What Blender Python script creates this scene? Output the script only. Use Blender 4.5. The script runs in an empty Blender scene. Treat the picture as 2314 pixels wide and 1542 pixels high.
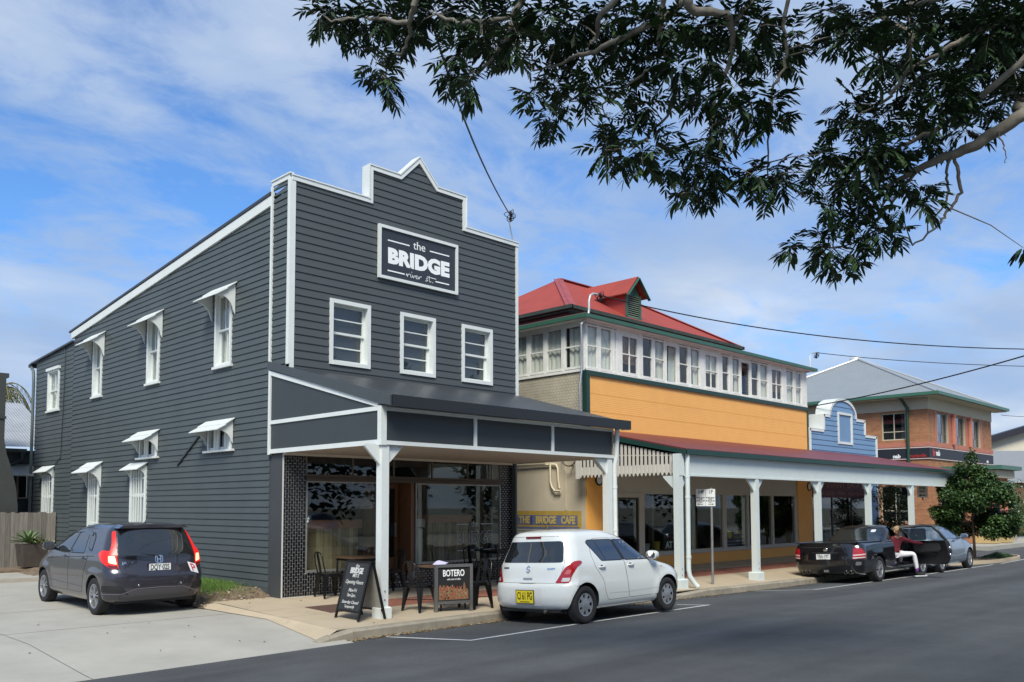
import bpy, bmesh, math, random
import numpy as np
from mathutils import Vector, Matrix
R = math.radians
rng = random.Random(7)
sc = bpy.context.scene
COL = sc.collection

# ------------------------------------------------------------------ camera, sky, sun, exposure
CAM = Vector((-8.56, -14.176, 1.694))
FOC, PCX, PCY, IW, IH = 1963.824, 1121.151, 1018.794, 2314.0, 1542.0
_ya, _pi, _ro = R(45.354), R(3.675), R(-0.095)
FWD = Vector((math.cos(_ya)*math.cos(_pi), math.sin(_ya)*math.cos(_pi), math.sin(_pi)))
_r = Vector((math.sin(_ya), -math.cos(_ya), 0)); _u = _r.cross(FWD)
RGT = _r*math.cos(_ro) + _u*math.sin(_ro)
UPV = -_r*math.sin(_ro) + _u*math.cos(_ro)
cd = bpy.data.cameras.new('camera'); cam = bpy.data.objects.new('camera', cd); COL.objects.link(cam)
m = Matrix((RGT, UPV, -FWD)).transposed().to_4x4(); m.translation = CAM
cam.matrix_world = m
cd.sensor_fit = 'HORIZONTAL'; cd.sensor_width = 36.0
cd.lens = 36.0*FOC/IW
cd.shift_x = (IW/2-PCX)/IW; cd.shift_y = (PCY-IH/2)/IW
cd.clip_start = 0.1; cd.clip_end = 3000
sc.camera = cam

SUN_EL, SUN_AZ = 48.0, 222.0      # direction the light comes from, degrees from +X
world = bpy.data.worlds.new('World'); sc.world = world; world.use_nodes = True
wt = world.node_tree; wn = wt.nodes; wl = wt.links
for n in list(wn): wn.remove(n)
def WN(t, **k):
    n = wn.new(t)
    for a, b in k.items(): setattr(n, a, b)
    return n
w_out = WN('ShaderNodeOutputWorld'); w_bg = WN('ShaderNodeBackground'); w_bg.inputs[1].default_value = 0.12
sky = WN('ShaderNodeTexSky', sky_type='NISHITA', sun_disc=False)
sky.sun_elevation = R(SUN_EL); sky.sun_rotation = R(90-SUN_AZ)
sky.air_density = 1.0; sky.dust_density = 0.6; sky.ozone_density = 2.0
tc = WN('ShaderNodeTexCoord'); sep = WN('ShaderNodeSeparateXYZ'); wl.new(tc.outputs['Generated'], sep.inputs[0])
def WM(op, a, b=None, c=None):
    n = WN('ShaderNodeMath', operation=op)
    for i, v in enumerate((a, b, c)):
        if v is None: continue
        if isinstance(v, (int, float)): n.inputs[i].default_value = v
        else: wl.new(v, n.inputs[i])
    return n.outputs[0]
zz = WM('ADD', WM('MAXIMUM', sep.outputs[2], 0.0), 0.16)
cmb = WN('ShaderNodeCombineXYZ')
wl.new(WM('DIVIDE', sep.outputs[0], zz), cmb.inputs[0]); wl.new(WM('DIVIDE', sep.outputs[1], zz), cmb.inputs[1])
mp = WN('ShaderNodeMapping'); mp.inputs['Rotation'].default_value = (0, 0, R(25)); mp.inputs['Scale'].default_value = (0.85, 1.15, 1)
mp.inputs['Location'].default_value = (3.1, 1.7, 0)
wl.new(cmb.outputs[0], mp.inputs[0])
def WNoise(scale, detail, rough, vec, dist=0.0):
    n = WN('ShaderNodeTexNoise'); n.inputs['Scale'].default_value = scale; n.inputs['Detail'].default_value = detail
    n.inputs['Roughness'].default_value = rough; n.inputs['Distortion'].default_value = dist
    wl.new(vec, n.inputs['Vector']); return n.outputs[0]
def WRamp(fac, stops):
    n = WN('ShaderNodeValToRGB'); e = n.color_ramp.elements
    while len(e) < len(stops): e.new(0.5)
    for i, (p, c) in enumerate(stops): e[i].position = p; e[i].color = (c[0], c[1], c[2], 1)
    wl.new(fac, n.inputs[0]); return n.outputs[0]
n1 = WNoise(0.9, 9, 0.55, mp.outputs[0], 0.5)
n2 = WNoise(3.6, 9, 0.62, mp.outputs[0], 0.8)
n3 = WNoise(13.0, 6, 0.6, mp.outputs[0], 0.6)
nm = WM('MULTIPLY_ADD', n3, 0.13, WM('MULTIPLY_ADD', n2, 0.40, WM('MULTIPLY', n1, 0.62)))
g1 = lambda v: (v, v, v)
low = WRamp(sep.outputs[2], [(0.0, g1(0.16)), (0.10, g1(0.10)), (0.30, g1(0.0)), (1.0, g1(0.0))])
nm = WM('ADD', nm, low)
mask = WRamp(nm, [(0.43, g1(0.05)), (0.50, g1(0.40)), (0.57, g1(0.78)), (0.68, g1(0.97))])
shade = WRamp(WM('ADD', WNoise(1.7, 6, 0.5, mp.outputs[0], 0.2), low), [(0.28, (2.3, 3.3, 5.2)), (0.48, (2.8, 3.75, 5.4)), (0.64, (3.6, 4.4, 5.7)), (0.80, (5.0, 5.5, 6.2))])
skyc = WN('ShaderNodeMixRGB', blend_type='MULTIPLY'); skyc.inputs[0].default_value = 1.0
wl.new(sky.outputs[0], skyc.inputs[1]); skyc.inputs[2].default_value = (0.60, 0.98, 1.38, 1)
mixw = WN('ShaderNodeMixRGB'); wl.new(mask, mixw.inputs[0]); wl.new(skyc.outputs[0], mixw.inputs[1]); wl.new(shade, mixw.inputs[2])
wl.new(mixw.outputs[0], w_bg.inputs[0]); wl.new(w_bg.outputs[0], w_out.inputs[0])

sd = bpy.data.lights.new('sun', 'SUN'); sd.energy = 3.7; sd.angle = R(22); sd.color = (1.0, 0.95, 0.82)
sun = bpy.data.objects.new('sun', sd); COL.objects.link(sun)
_d = Vector((math.cos(R(SUN_AZ))*math.cos(R(SUN_EL)), math.sin(R(SUN_AZ))*math.cos(R(SUN_EL)), math.sin(R(SUN_EL))))
sun.rotation_euler = (-_d).to_track_quat('-Z', 'Y').to_euler(); sun.location = (-20, 10, 30)
sc.view_settings.view_transform = 'Standard'; sc.view_settings.look = 'None'
sc.view_settings.exposure = 0.28; sc.view_settings.gamma = 1.0; sc.view_settings.use_curve_mapping = False

# ------------------------------------------------------------------ pixel <-> place helpers (measuring only)
def ray(u, v): return FWD + RGT*((u-PCX)/FOC) - UPV*((v-PCY)/FOC)
def at(u, v, dist): return CAM + ray(u, v)*dist
def at_plane(u, v, axis, val):
    d = ray(u, v); i = 'xyz'.index(axis); return CAM + d*((val-CAM[i])/d[i])

# ------------------------------------------------------------------ materials
MATS = {}
def mat(name, col, rough=0.6, metal=0.0, var=0.0, vscale=3.0, bump=0.0, bscale=40.0, coat=0.0, spec=0.5, stretch=None, dirt=None):
    if name in MATS: return MATS[name]
    M = bpy.data.materials.new(name); M.use_nodes = True; nt = M.node_tree; b = nt.nodes['Principled BSDF']
    b.inputs['Base Color'].default_value = (*col, 1); b.inputs['Roughness'].default_value = rough; b.inputs['Metallic'].default_value = metal
    b.inputs['Coat Weight'].default_value = coat; b.inputs['Coat Roughness'].default_value = 0.04
    b.inputs['Specular IOR Level'].default_value = spec
    if var or bump or dirt:
        t = nt.nodes.new('ShaderNodeTexCoord'); v = t.outputs['Object']
        if stretch:
            mpn = nt.nodes.new('ShaderNodeMapping'); mpn.inputs['Scale'].default_value = stretch
            nt.links.new(v, mpn.inputs[0]); v = mpn.outputs[0]
    if var:
        n = nt.nodes.new('ShaderNodeTexNoise'); n.inputs['Scale'].default_value = vscale; n.inputs['Detail'].default_value = 7; n.inputs['Roughness'].default_value = 0.65
        nt.links.new(v, n.inputs['Vector'])
        r = nt.nodes.new('ShaderNodeValToRGB'); r.color_ramp.elements[0].position = 0.28; r.color_ramp.elements[1].position = 0.74
        r.color_ramp.elements[0].color = (*[c*(1-var) for c in col], 1); r.color_ramp.elements[1].color = (*[min(1, c*(1+var)) for c in col], 1)
        nt.links.new(n.outputs[0], r.inputs[0]); cout = r.outputs[0]
        if dirt:
            n2 = nt.nodes.new('ShaderNodeTexNoise'); n2.inputs['Scale'].default_value = dirt[1]; n2.inputs['Detail'].default_value = 9; n2.inputs['Roughness'].default_value = 0.7
            nt.links.new(v, n2.inputs['Vector'])
            r2 = nt.nodes.new('ShaderNodeValToRGB'); r2.color_ramp.elements[0].position = dirt[2]; r2.color_ramp.elements[1].position = dirt[2]+0.12
            nt.links.new(n2.outputs[0], r2.inputs[0])
            mx = nt.nodes.new('ShaderNodeMixRGB'); mx.inputs[2].default_value = (*dirt[0], 1)
            nt.links.new(r2.outputs[0], mx.inputs[0]); nt.links.new(cout, mx.inputs[1]); cout = mx.outputs[0]
        nt.links.new(cout, b.inputs['Base Color'])
    if bump:
        n = nt.nodes.new('ShaderNodeTexNoise'); n.inputs['Scale'].default_value = bscale; n.inputs['Detail'].default_value = 5
        nt.links.new(v, n.inputs['Vector'])
        bp = nt.nodes.new('ShaderNodeBump'); bp.inputs['Strength'].default_value = bump; bp.inputs['Distance'].default_value = 0.01
        nt.links.new(n.outputs[0], bp.inputs['Height']); nt.links.new(bp.outputs[0], b.inputs['Normal'])
    MATS[name] = M; return M
def wall_uv(nt, k=1.0):
    t = nt.nodes.new('ShaderNodeTexCoord'); s = nt.nodes.new('ShaderNodeSeparateXYZ'); nt.links.new(t.outputs['Object'], s.inputs[0])
    a = nt.nodes.new('ShaderNodeMath'); a.operation = 'ADD'; nt.links.new(s.outputs[0], a.inputs[0]); nt.links.new(s.outputs[1], a.inputs[1])
    c = nt.nodes.new('ShaderNodeCombineXYZ'); nt.links.new(a.outputs[0], c.inputs[0]); nt.links.new(s.outputs[2], c.inputs[1])
    return c.outputs[0], s
def brick_mat(name, c1, c2, mortar, bw, bh, gap=0.01, rough=0.85, bump=0.6, color=True, flat=False, noise=0.15):
    M = bpy.data.materials.new(name); M.use_nodes = True; nt = M.node_tree; b = nt.nodes['Principled BSDF']; b.inputs['Roughness'].default_value = rough
    vec, s = wall_uv(nt)
    if flat:
        t = nt.nodes.new('ShaderNodeTexCoord'); vec = t.outputs['Object']
    k = nt.nodes.new('ShaderNodeTexBrick'); k.inputs['Scale'].default_value = 1.0
    k.inputs['Brick Width'].default_value = bw; k.inputs['Row Height'].default_value = bh; k.inputs['Mortar Size'].default_value = gap
    k.inputs['Mortar Smooth'].default_value = 0.3; k.inputs['Bias'].default_value = 0.0
    k.inputs['Color1'].default_value = (*c1, 1); k.inputs['Color2'].default_value = (*c2, 1); k.inputs['Mortar'].default_value = (*mortar, 1)
    nt.links.new(vec, k.inputs['Vector'])
    n = nt.nodes.new('ShaderNodeTexNoise'); n.inputs['Scale'].default_value = 2.5; n.inputs['Detail'].default_value = 8
    t2 = nt.nodes.new('ShaderNodeTexCoord'); nt.links.new(t2.outputs['Object'], n.inputs['Vector'])
    r = nt.nodes.new('ShaderNodeValToRGB'); r.color_ramp.elements[0].position = 0.3; r.color_ramp.elements[1].position = 0.7
    r.color_ramp.elements[0].color = (1-noise, 1-noise, 1-noise, 1); r.color_ramp.elements[1].color = (1, 1, 1, 1)
    nt.links.new(n.outputs[0], r.inputs[0])
    mx = nt.nodes.new('ShaderNodeMixRGB'); mx.blend_type = 'MULTIPLY'; mx.inputs[0].default_value = 1
    nt.links.new(k.outputs[0], mx.inputs[1]); nt.links.new(r.outputs[0], mx.inputs[2]); nt.links.new(mx.outputs[0], b.inputs['Base Color'])
    bp = nt.nodes.new('ShaderNodeBump'); bp.inputs['Strength'].default_value = bump; bp.inputs['Distance'].default_value = 0.01; bp.invert = True
    nt.links.new(k.outputs['Fac'], bp.inputs['Height']); nt.links.new(bp.outputs[0], b.inputs['Normal'])
    MATS[name] = M; return M
def corr_mat(name, col, axis, pitch=0.076, rough=0.45, metal=0.3, var=0.12):
    M = mat(name, col, rough, metal, var, 1.3); nt = M.node_tree; b = nt.nodes['Principled BSDF']
    t = nt.nodes.new('ShaderNodeTexCoord'); s = nt.nodes.new('ShaderNodeSeparateXYZ'); nt.links.new(t.outputs['Object'], s.inputs[0])
    mlt = nt.nodes.new('ShaderNodeMath'); mlt.operation = 'MULTIPLY'; mlt.inputs[1].default_value = 2*math.pi/pitch; nt.links.new(s.outputs['XYZ'.index(axis)], mlt.inputs[0])
    sn = nt.nodes.new('ShaderNodeMath'); sn.operation = 'SINE'; nt.links.new(mlt.outputs[0], sn.inputs[0])
    bp = nt.nodes.new('ShaderNodeBump'); bp.inputs['Strength'].default_value = 0.8; bp.inputs['Distance'].default_value = 0.012
    nt.links.new(sn.outputs[0], bp.inputs['Height']); nt.links.new(bp.outputs[0], b.inputs['Normal'])
    return M
def glass_mat(name, tint=(0.75, 0.8, 0.8), refl=1.0, rough=0.0, base=0.0):
    M = bpy.data.materials.new(name); M.use_nodes = True; nt = M.node_tree
    for n in list(nt.nodes): nt.nodes.remove(n)
    o = nt.nodes.new('ShaderNodeOutputMaterial'); tr = nt.nodes.new('ShaderNodeBsdfTransparent'); tr.inputs[0].default_value = (*tint, 1)
    gl = nt.nodes.new('ShaderNodeBsdfGlossy'); gl.inputs['Roughness'].default_value = rough
    fr = nt.nodes.new('ShaderNodeLayerWeight'); fr.inputs[0].default_value = 0.5      # facing: Schlick reflectance, the same from both sides
    pw = nt.nodes.new('ShaderNodeMath'); pw.operation = 'POWER'; pw.inputs[1].default_value = 5.0; nt.links.new(fr.outputs['Facing'], pw.inputs[0])
    ml = nt.nodes.new('ShaderNodeMath'); ml.operation = 'MULTIPLY_ADD'; ml.inputs[1].default_value = 0.95*refl; ml.inputs[2].default_value = 0.04*refl+base; nt.links.new(pw.outputs[0], ml.inputs[0])
    mx = nt.nodes.new('ShaderNodeMixShader'); nt.links.new(ml.outputs[0], mx.inputs[0]); nt.links.new(tr.outputs[0], mx.inputs[1]); nt.links.new(gl.outputs[0], mx.inputs[2])
    nt.links.new(mx.outputs[0], o.inputs[0]); MATS[name] = M; return M
def emit_mat(name, col, e):
    M = mat(name, col, 0.3); b = M.node_tree.nodes['Principled BSDF']; b.inputs['Emission Color'].default_value = (*col, 1); b.inputs['Emission Strength'].default_value = e; return M

SLATE = mat('slate_paint', (0.066, 0.081, 0.085), 0.55, var=0.10, vscale=1.6, bump=0.12, bscale=60)
SLATE2 = mat('slate_paint_front', (0.066, 0.075, 0.079), 0.5, var=0.05, vscale=1.2, bump=0.06, bscale=60)
SLATED = mat('charcoal_paint', (0.041, 0.050, 0.054), 0.5, var=0.06, vscale=2)
WHITE = mat('white_paint', (0.68, 0.715, 0.70), 0.45, var=0.05, vscale=4)
WHITEW = mat('weathered_white_paint', (0.74, 0.74, 0.70), 0.6, var=0.10, vscale=5, dirt=((0.42, 0.36, 0.27), 9, 0.66))
PALEG = mat('pale_green_grey_paint', (0.60, 0.66, 0.65), 0.5, var=0.04, vscale=2)
CREAM = mat('cream_paint', (0.56, 0.52, 0.43), 0.7, var=0.08, vscale=2.5)
GREEN = mat('dark_green_paint', (0.012, 0.045, 0.038), 0.45, var=0.1)
GREEN2 = mat('mid_green_paint', (0.035, 0.11, 0.075), 0.4, var=0.1)
ORANGE = mat('orange_paint', (0.83, 0.41, 0.095), 0.6, var=0.04, vscale=2)
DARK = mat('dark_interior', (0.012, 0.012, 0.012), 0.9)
BLACKM = mat('black_metal', (0.012, 0.012, 0.013), 0.4, 0.4)
GALV = mat('galvanised_steel', (0.42, 0.44, 0.45), 0.42, 0.8, var=0.12, vscale=8)
GLASS = glass_mat('shop_glass', (0.86, 0.90, 0.88), 1.0, base=0.01)
GLASSW = glass_mat('window_glass', (0.92, 0.94, 0.94), 1.0, base=0.02)
CURT = mat('curtain_cloth', (0.74, 0.73, 0.66), 0.9, var=0.06, vscale=9)
WOODD = mat('dark_timber', (0.12, 0.07, 0.04), 0.5, var=0.3, vscale=6, stretch=(1, 1, 6))
INK = mat('white_lettering', (0.86, 0.88, 0.88), 0.5)
CHALK = mat('chalk', (0.52, 0.53, 0.52), 0.95)

# ------------------------------------------------------------------ mesh and object helpers
ORG = {}
def org(o): return ORG.get(o.name, Vector((0, 0, 0))) if o is not None else Vector((0, 0, 0))
def tag(o, label=None, cat=None, group=None, kind=None):
    if label: o['label'] = label
    if cat: o['category'] = cat
    if group: o['group'] = group
    if kind: o['kind'] = kind
    return o
def thing(name, label, cat, loc=(0, 0, 0), group=None):
    o = bpy.data.objects.new(name, None); o.empty_display_size = 0.2; COL.objects.link(o); o.location = loc
    ORG[o.name] = Vector(loc); return tag(o, label, cat, group)
def sub_from(parent): return org(parent)
class MB:
    def __init__(s): s.v = []; s.f = []; s.m = []; s.mats = []
    def mi(s, m):
        if m is None: return 0
        if m not in s.mats: s.mats.append(m)
        return s.mats.index(m)
    def add(s, vs, fs, m=None):
        b = len(s.v); s.v += [tuple(p) for p in vs]; k = s.mi(m)
        for f in fs: s.f.append(tuple(i+b for i in f)); s.m.append(k)
        return s
    def box(s, x0, x1, y0, y1, z0, z1, m=None):
        if x0 > x1: x0, x1 = x1, x0
        if y0 > y1: y0, y1 = y1, y0
        if z0 > z1: z0, z1 = z1, z0
        return s.add([(x0,y0,z0),(x1,y0,z0),(x1,y1,z0),(x0,y1,z0),(x0,y0,z1),(x1,y0,z1),(x1,y1,z1),(x0,y1,z1)],
                     [(0,3,2,1),(4,5,6,7),(0,1,5,4),(1,2,6,5),(2,3,7,6),(3,0,4,7)], m)
    def prism(s, poly, fn, d0, d1, m=None):       # poly in 2D, fn(a, b, d) -> xyz
        n = len(poly); vs = [fn(a, b, d0) for a, b in poly]+[fn(a, b, d1) for a, b in poly]
        fs = [tuple(range(n)), tuple(range(2*n-1, n-1, -1))]+[(i, i+n, (i+1) % n+n, (i+1) % n) for i in range(n)]
        return s.add(vs, fs, m)
    def beam(s, p0, p1, w, h, m=None, up=(0, 0, 1)):   # rectangular bar between points
        p0 = Vector(p0); p1 = Vector(p1); d = (p1-p0).normalized(); a = d.cross(Vector(up))
        if a.length < 1e-4: a = d.cross(Vector((1, 0, 0)))
        a.normalize(); b = a.cross(d)
        vs = [p+a*(w/2*i)+b*(h/2*j) for p in (p0, p1) for i, j in ((-1,-1),(1,-1),(1,1),(-1,1))]
        return s.add(vs, [(0,1,2,3),(7,6,5,4),(0,4,5,1),(1,5,6,2),(2,6,7,3),(3,7,4,0)], m)
    def tube(s, pts, r, seg=8, m=None, cap=True):
        pts = [Vector(p) for p in pts]; n = len(pts); rr = r if isinstance(r, (list, tuple)) else [r]*n
        vs = []; prev = None
        for i, p in enumerate(pts):
            d = (pts[min(i+1, n-1)]-pts[max(i-1, 0)]).normalized()
            if prev is None:
                a = d.cross(Vector((0, 0, 1)));
                if a.length < 1e-3: a = d.cross(Vector((1, 0, 0)))
            else: a = prev-d*prev.dot(d)
            a.normalize(); prev = a; b = d.cross(a)
            for k in range(seg):
                t = 2*math.pi*k/seg; vs.append(p+a*(rr[i]*math.cos(t))+b*(rr[i]*math.sin(t)))
        fs = [(i*seg+k, i*seg+(k+1) % seg, (i+1)*seg+(k+1) % seg, (i+1)*seg+k) for i in range(n-1) for k in range(seg)]
        if cap: fs += [tuple(range(seg-1, -1, -1)), tuple((n-1)*seg+k for k in range(seg))]
        return s.add(vs, fs, m)
    def lathe(s, prof, seg=24, fn=None, m=None):    # prof: (r, h); fn(x, y, h)
        fn = fn or (lambda x, y, h: (x, y, h)); vs = []
        for r, h in prof:
            for k in range(seg):
                t = 2*math.pi*k/seg; vs.append(fn(r*math.cos(t), r*math.sin(t), h))
        n = len(prof)
        fs = [(i*seg+k, i*seg+(k+1) % seg, (i+1)*seg+(k+1) % seg, (i+1)*seg+k) for i in range(n-1) for k in range(seg)]
        return s.add(vs, fs, m)
    def quad(s, a, b, c, d, m=None): return s.add([a, b, c, d], [(0, 1, 2, 3)], m)
    def ell(s, c, r, m=None, seg=14, rings=9):
        c = Vector(c); prof = []
        for i in range(rings+1):
            t = math.pi*i/rings; prof.append((max(1e-4, math.sin(t)), -math.cos(t)))
        return s.lathe(prof, seg, lambda x, y, h: (c.x+x*r[0], c.y+y*r[1], c.z+h*r[2]), m)
    def mesh(s, name, mats=None, smooth=False, o=Vector((0, 0, 0)), fix=False):
        me = bpy.data.meshes.new(name); me.from_pydata([(p[0]-o[0], p[1]-o[1], p[2]-o[2]) for p in s.v], [], s.f)
        ms = mats if mats is not None else s.mats
        for q in (ms if isinstance(ms, (list, tuple)) else [ms]): me.materials.append(q)
        if len(s.mats) > 1: me.polygons.foreach_set('material_index', s.m)
        if fix:
            bm = bmesh.new(); bm.from_mesh(me); bmesh.ops.recalc_face_normals(bm, faces=bm.faces); bm.to_mesh(me); bm.free()
        if smooth: shade(me)
        me.update(); return me
    def build(s, name, mats=None, parent=None, smooth=False, fix=True, label=None):
        me = s.mesh(name, mats, smooth, org(parent), fix)
        o = bpy.data.objects.new(name, me); COL.objects.link(o)
        if parent is not None: o.parent = parent; ORG[o.name] = org(parent)
        if label: o['label'] = label
        return o
def shade(me, ang=50):
    me.polygons.foreach_set('use_smooth', [True]*len(me.polygons)); me.set_sharp_from_angle(angle=R(ang))
def inst(name, me, parent, loc=(0, 0, 0), rot=(0, 0, 0), world=True):
    o = bpy.data.objects.new(name, me); COL.objects.link(o); l = Vector(loc)
    if parent is not None:
        o.parent = parent
        if world: l = l-org(parent)
        ORG[o.name] = org(parent)
    o.location = l; o.rotation_euler = rot; return o
def copy_tree(o, parent=None):
    c = o.copy(); COL.objects.link(c)
    if parent is not None: c.parent = parent
    for ch in list(o.children): copy_tree(ch, c)
    return c
def bx(name, x0, x1, y0, y1, z0, z1, m, parent=None): return MB().box(x0, x1, y0, y1, z0, z1).build(name, m, parent, fix=False)
def struct(o): o['kind'] = 'structure'; return o
def text_mesh(body, size, bold=0.0, ext=0.002, align='CENTER', spacing=1.0, width=None, shear=0.0):
    cu = bpy.data.curves.new('lettering', 'FONT'); cu.body = body; cu.size = size; cu.offset = bold; cu.extrude = ext
    cu.align_x = align; cu.align_y = 'CENTER'; cu.space_character = spacing; cu.resolution_u = 3; cu.shear = shear
    o = bpy.data.objects.new('lettering', cu); COL.objects.link(o)
    dg = bpy.context.evaluated_depsgraph_get(); me = bpy.data.meshes.new_from_object(o.evaluated_get(dg))
    bpy.data.objects.remove(o); bpy.data.curves.remove(cu)
    if width:
        xs = [v.co.x for v in me.vertices]; w = max(xs)-min(xs)
        for v in me.vertices: v.co.x *= width/w
    me.name = 'lettering'; return me
def put_text(body, size, loc, parent, m, facing='front', bold=0.0, width=None, spacing=1.0, rot=None, shear=0.0, name='lettering'):
    me = text_mesh(body, size, bold, width=width, spacing=spacing, shear=shear); me.materials.clear(); me.materials.append(m)
    r = {'front': (R(90), 0, 0), 'left': (R(90), 0, R(-90)), 'rear': (R(90), 0, R(-90))}[facing] if rot is None else rot
    return inst(name, me, parent, loc, r)
def stroke(mb, pts, w, fn, m=None):       # flat pen stroke through 2D points
    for (a, b), (c, d) in zip(pts, pts[1:]):
        l = math.hypot(c-a, d-b)
        if l < 1e-6: continue
        nx, ny = -(d-b)/l*w/2, (c-a)/l*w/2; ex, ey = (c-a)/l*w*0.3, (d-b)/l*w*0.3
        q = [(a-ex+nx, b-ey+ny), (a-ex-nx, b-ey-ny), (c+ex-nx, d+ey-ny), (c+ex+nx, d+ey+ny)]
        mb.add([fn(*p) for p in q], [(0, 1, 2, 3)], m)
def board_rows(parent, name, fn, a0, a1, z0, z1, pitch, top, holes, m, lip=0.024, thin=0.006, jit=0.0, breaks=()):
    """lapped boards on a wall: fn(a, n, z) -> xyz, n outwards; top(a) = wall top; holes = (a0, a1, z0, z1)"""
    z = z0; k = 0
    while z < z1:
        zt = z+pitch
        cuts = sorted(set([a0, a1]+[c for h in holes for c in h[:2] if a0 < c < a1]+[c for c in breaks if a0 < c < a1]))
        extra = []
        for p, q in zip(cuts, cuts[1:]):      # crossings of a sloping top with this row
            tp, tq = top(p+1e-4), top(q-1e-4)
            for lv in (z, zt):
                if (tp-lv)*(tq-lv) < 0: extra.append(p+(q-p)*(lv-tp)/(tq-tp))
        cuts = sorted(set(cuts+extra)); run = []
        runs = []
        for p, q in zip(cuts, cuts[1:]):
            mid = (p+q)/2; hit = [h for h in holes if h[0] < mid < h[1] and h[2] < zt-1e-3 and h[3] > z+1e-3]
            lo, hi = z, zt
            ok = top(mid) > z+0.004
            for h in hit:
                if h[2] <= z+0.02 and h[3] >= zt-0.02: ok = False
                elif h[2] <= z+0.02: lo = max(lo, h[3])
                elif h[3] >= zt-0.02: hi = min(hi, h[2])
                else: ok = False
            u0, u1 = min(hi, top(p+1e-4)), min(hi, top(q-1e-4))
            if ok and max(u0, u1) > lo+0.004:
                u0 = max(u0, lo+0.001); u1 = max(u1, lo+0.001)
                if run and run[-1][1] == p and abs(run[-1][2]-lo) < 1e-6 and abs(run[-1][4]-u0) < 1e-3: run.append((p, q, lo, u0, u1))
                else:
                    if run: runs.append(run)
                    run = [(p, q, lo, u0, u1)]
            else:
                if run: runs.append(run); run = []
        if run: runs.append(run)
        for rn in runs:
            lo = rn[0][2]; pl = [(rn[0][0], lo), (rn[-1][1], lo), (rn[-1][1], rn[-1][4])]
            for s_ in reversed(rn): pl.append((s_[0], s_[3]))
            cl = [pl[0]]
            for q in pl[1:]:
                if abs(q[0]-cl[-1][0])+abs(q[1]-cl[-1][1]) > 1e-5: cl.append(q)
            n = len(cl); j = rng.uniform(-jit, jit)
            off = lambda zz_: thin+(lip-thin)*(1-(zz_-z)/pitch)
            vs = [fn(a, off(b), b+j) for a, b in cl]+[fn(a, -0.01, b+j) for a, b in cl]
            fs = [tuple(range(n))]+[(i, (i+1) % n, (i+1) % n+n, i+n) for i in range(n)]
            MB().add(vs, fs).build(name, m, parent)
        z = zt; k += 1
# ------------------------------------------------------------------ ground, road, kerb, footpath
def kerb_y(x):
    P = [(-60, -3.75), (-4.7, -3.75), (-1.5, -3.56), (2, -3.52), (8, -3.56), (12, -3.62), (60, -3.64)]
    for (a, b), (c, d) in zip(P, P[1:]):
        if a <= x <= c: return b+(d-b)*(x-a)/(c-a)
    return P[-1][1]
def zk(x): return float(np.interp(x, [2.5, 12, 20], [-0.105, -0.19, -0.21]))      # the street falls gently to the right
def road_z(x, y):
    d = max(0.0, kerb_y(x)-y)
    return zk(x)-0.15+0.045*min(d, 4.2)+0.02*max(0, min(d-4.2, 2.5))-0.02*max(0, d-6.7)
def fz(x, y): return zk(x)*min(1.0, max(0.0, -y)/3.45)
ASPH = mat('asphalt', (0.066, 0.070, 0.074), 0.88, var=0.22, vscale=1.1, bump=0.9, bscale=190)
_nt = ASPH.node_tree; _b = _nt.nodes['Principled BSDF']
_t = _nt.nodes.new('ShaderNodeTexCoord'); _n = _nt.nodes.new('ShaderNodeTexVoronoi'); _n.inputs['Scale'].default_value = 70
_nt.links.new(_t.outputs['Object'], _n.inputs['Vector'])
_r = _nt.nodes.new('ShaderNodeValToRGB'); _r.color_ramp.elements[0].position = 0.0; _r.color_ramp.elements[1].position = 0.30
_r.color_ramp.elements[0].color = (3.4, 3.3, 3.2, 1); _r.color_ramp.elements[1].color = (0.88, 0.88, 0.88, 1)
_nt.links.new(_n.outputs['Distance'], _r.inputs[0])
_old = _b.inputs['Base Color'].links[0].from_socket
_mx = _nt.nodes.new('ShaderNodeMixRGB'); _mx.blend_type = 'MULTIPLY'; _mx.inputs[0].default_value = 0.8
_nt.links.new(_old, _mx.inputs[1]); _nt.links.new(_r.outputs[0], _mx.inputs[2])
# long worn wheel tracks along the street and pale scuffs
_mp = _nt.nodes.new('ShaderNodeMapping'); _mp.inputs['Scale'].default_value = (0.05, 0.9, 1); _nt.links.new(_t.outputs['Object'], _mp.inputs[0])
_n3 = _nt.nodes.new('ShaderNodeTexNoise'); _n3.inputs['Scale'].default_value = 1.0; _n3.inputs['Detail'].default_value = 6; _nt.links.new(_mp.outputs[0], _n3.inputs['Vector'])
_r3 = _nt.nodes.new('ShaderNodeValToRGB'); _r3.color_ramp.elements[0].position = 0.35; _r3.color_ramp.elements[1].position = 0.68
_r3.color_ramp.elements[0].color = (0.74, 0.74, 0.75, 1); _r3.color_ramp.elements[1].color = (1.30, 1.29, 1.27, 1); _nt.links.new(_n3.outputs[0], _r3.inputs[0])
_mx3 = _nt.nodes.new('ShaderNodeMixRGB'); _mx3.blend_type = 'MULTIPLY'; _mx3.inputs[0].default_value = 1
_nt.links.new(_mx.outputs[0], _mx3.inputs[1]); _nt.links.new(_r3.outputs[0], _mx3.inputs[2]); _nt.links.new(_mx3.outputs[0], _b.inputs['Base Color'])

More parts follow.
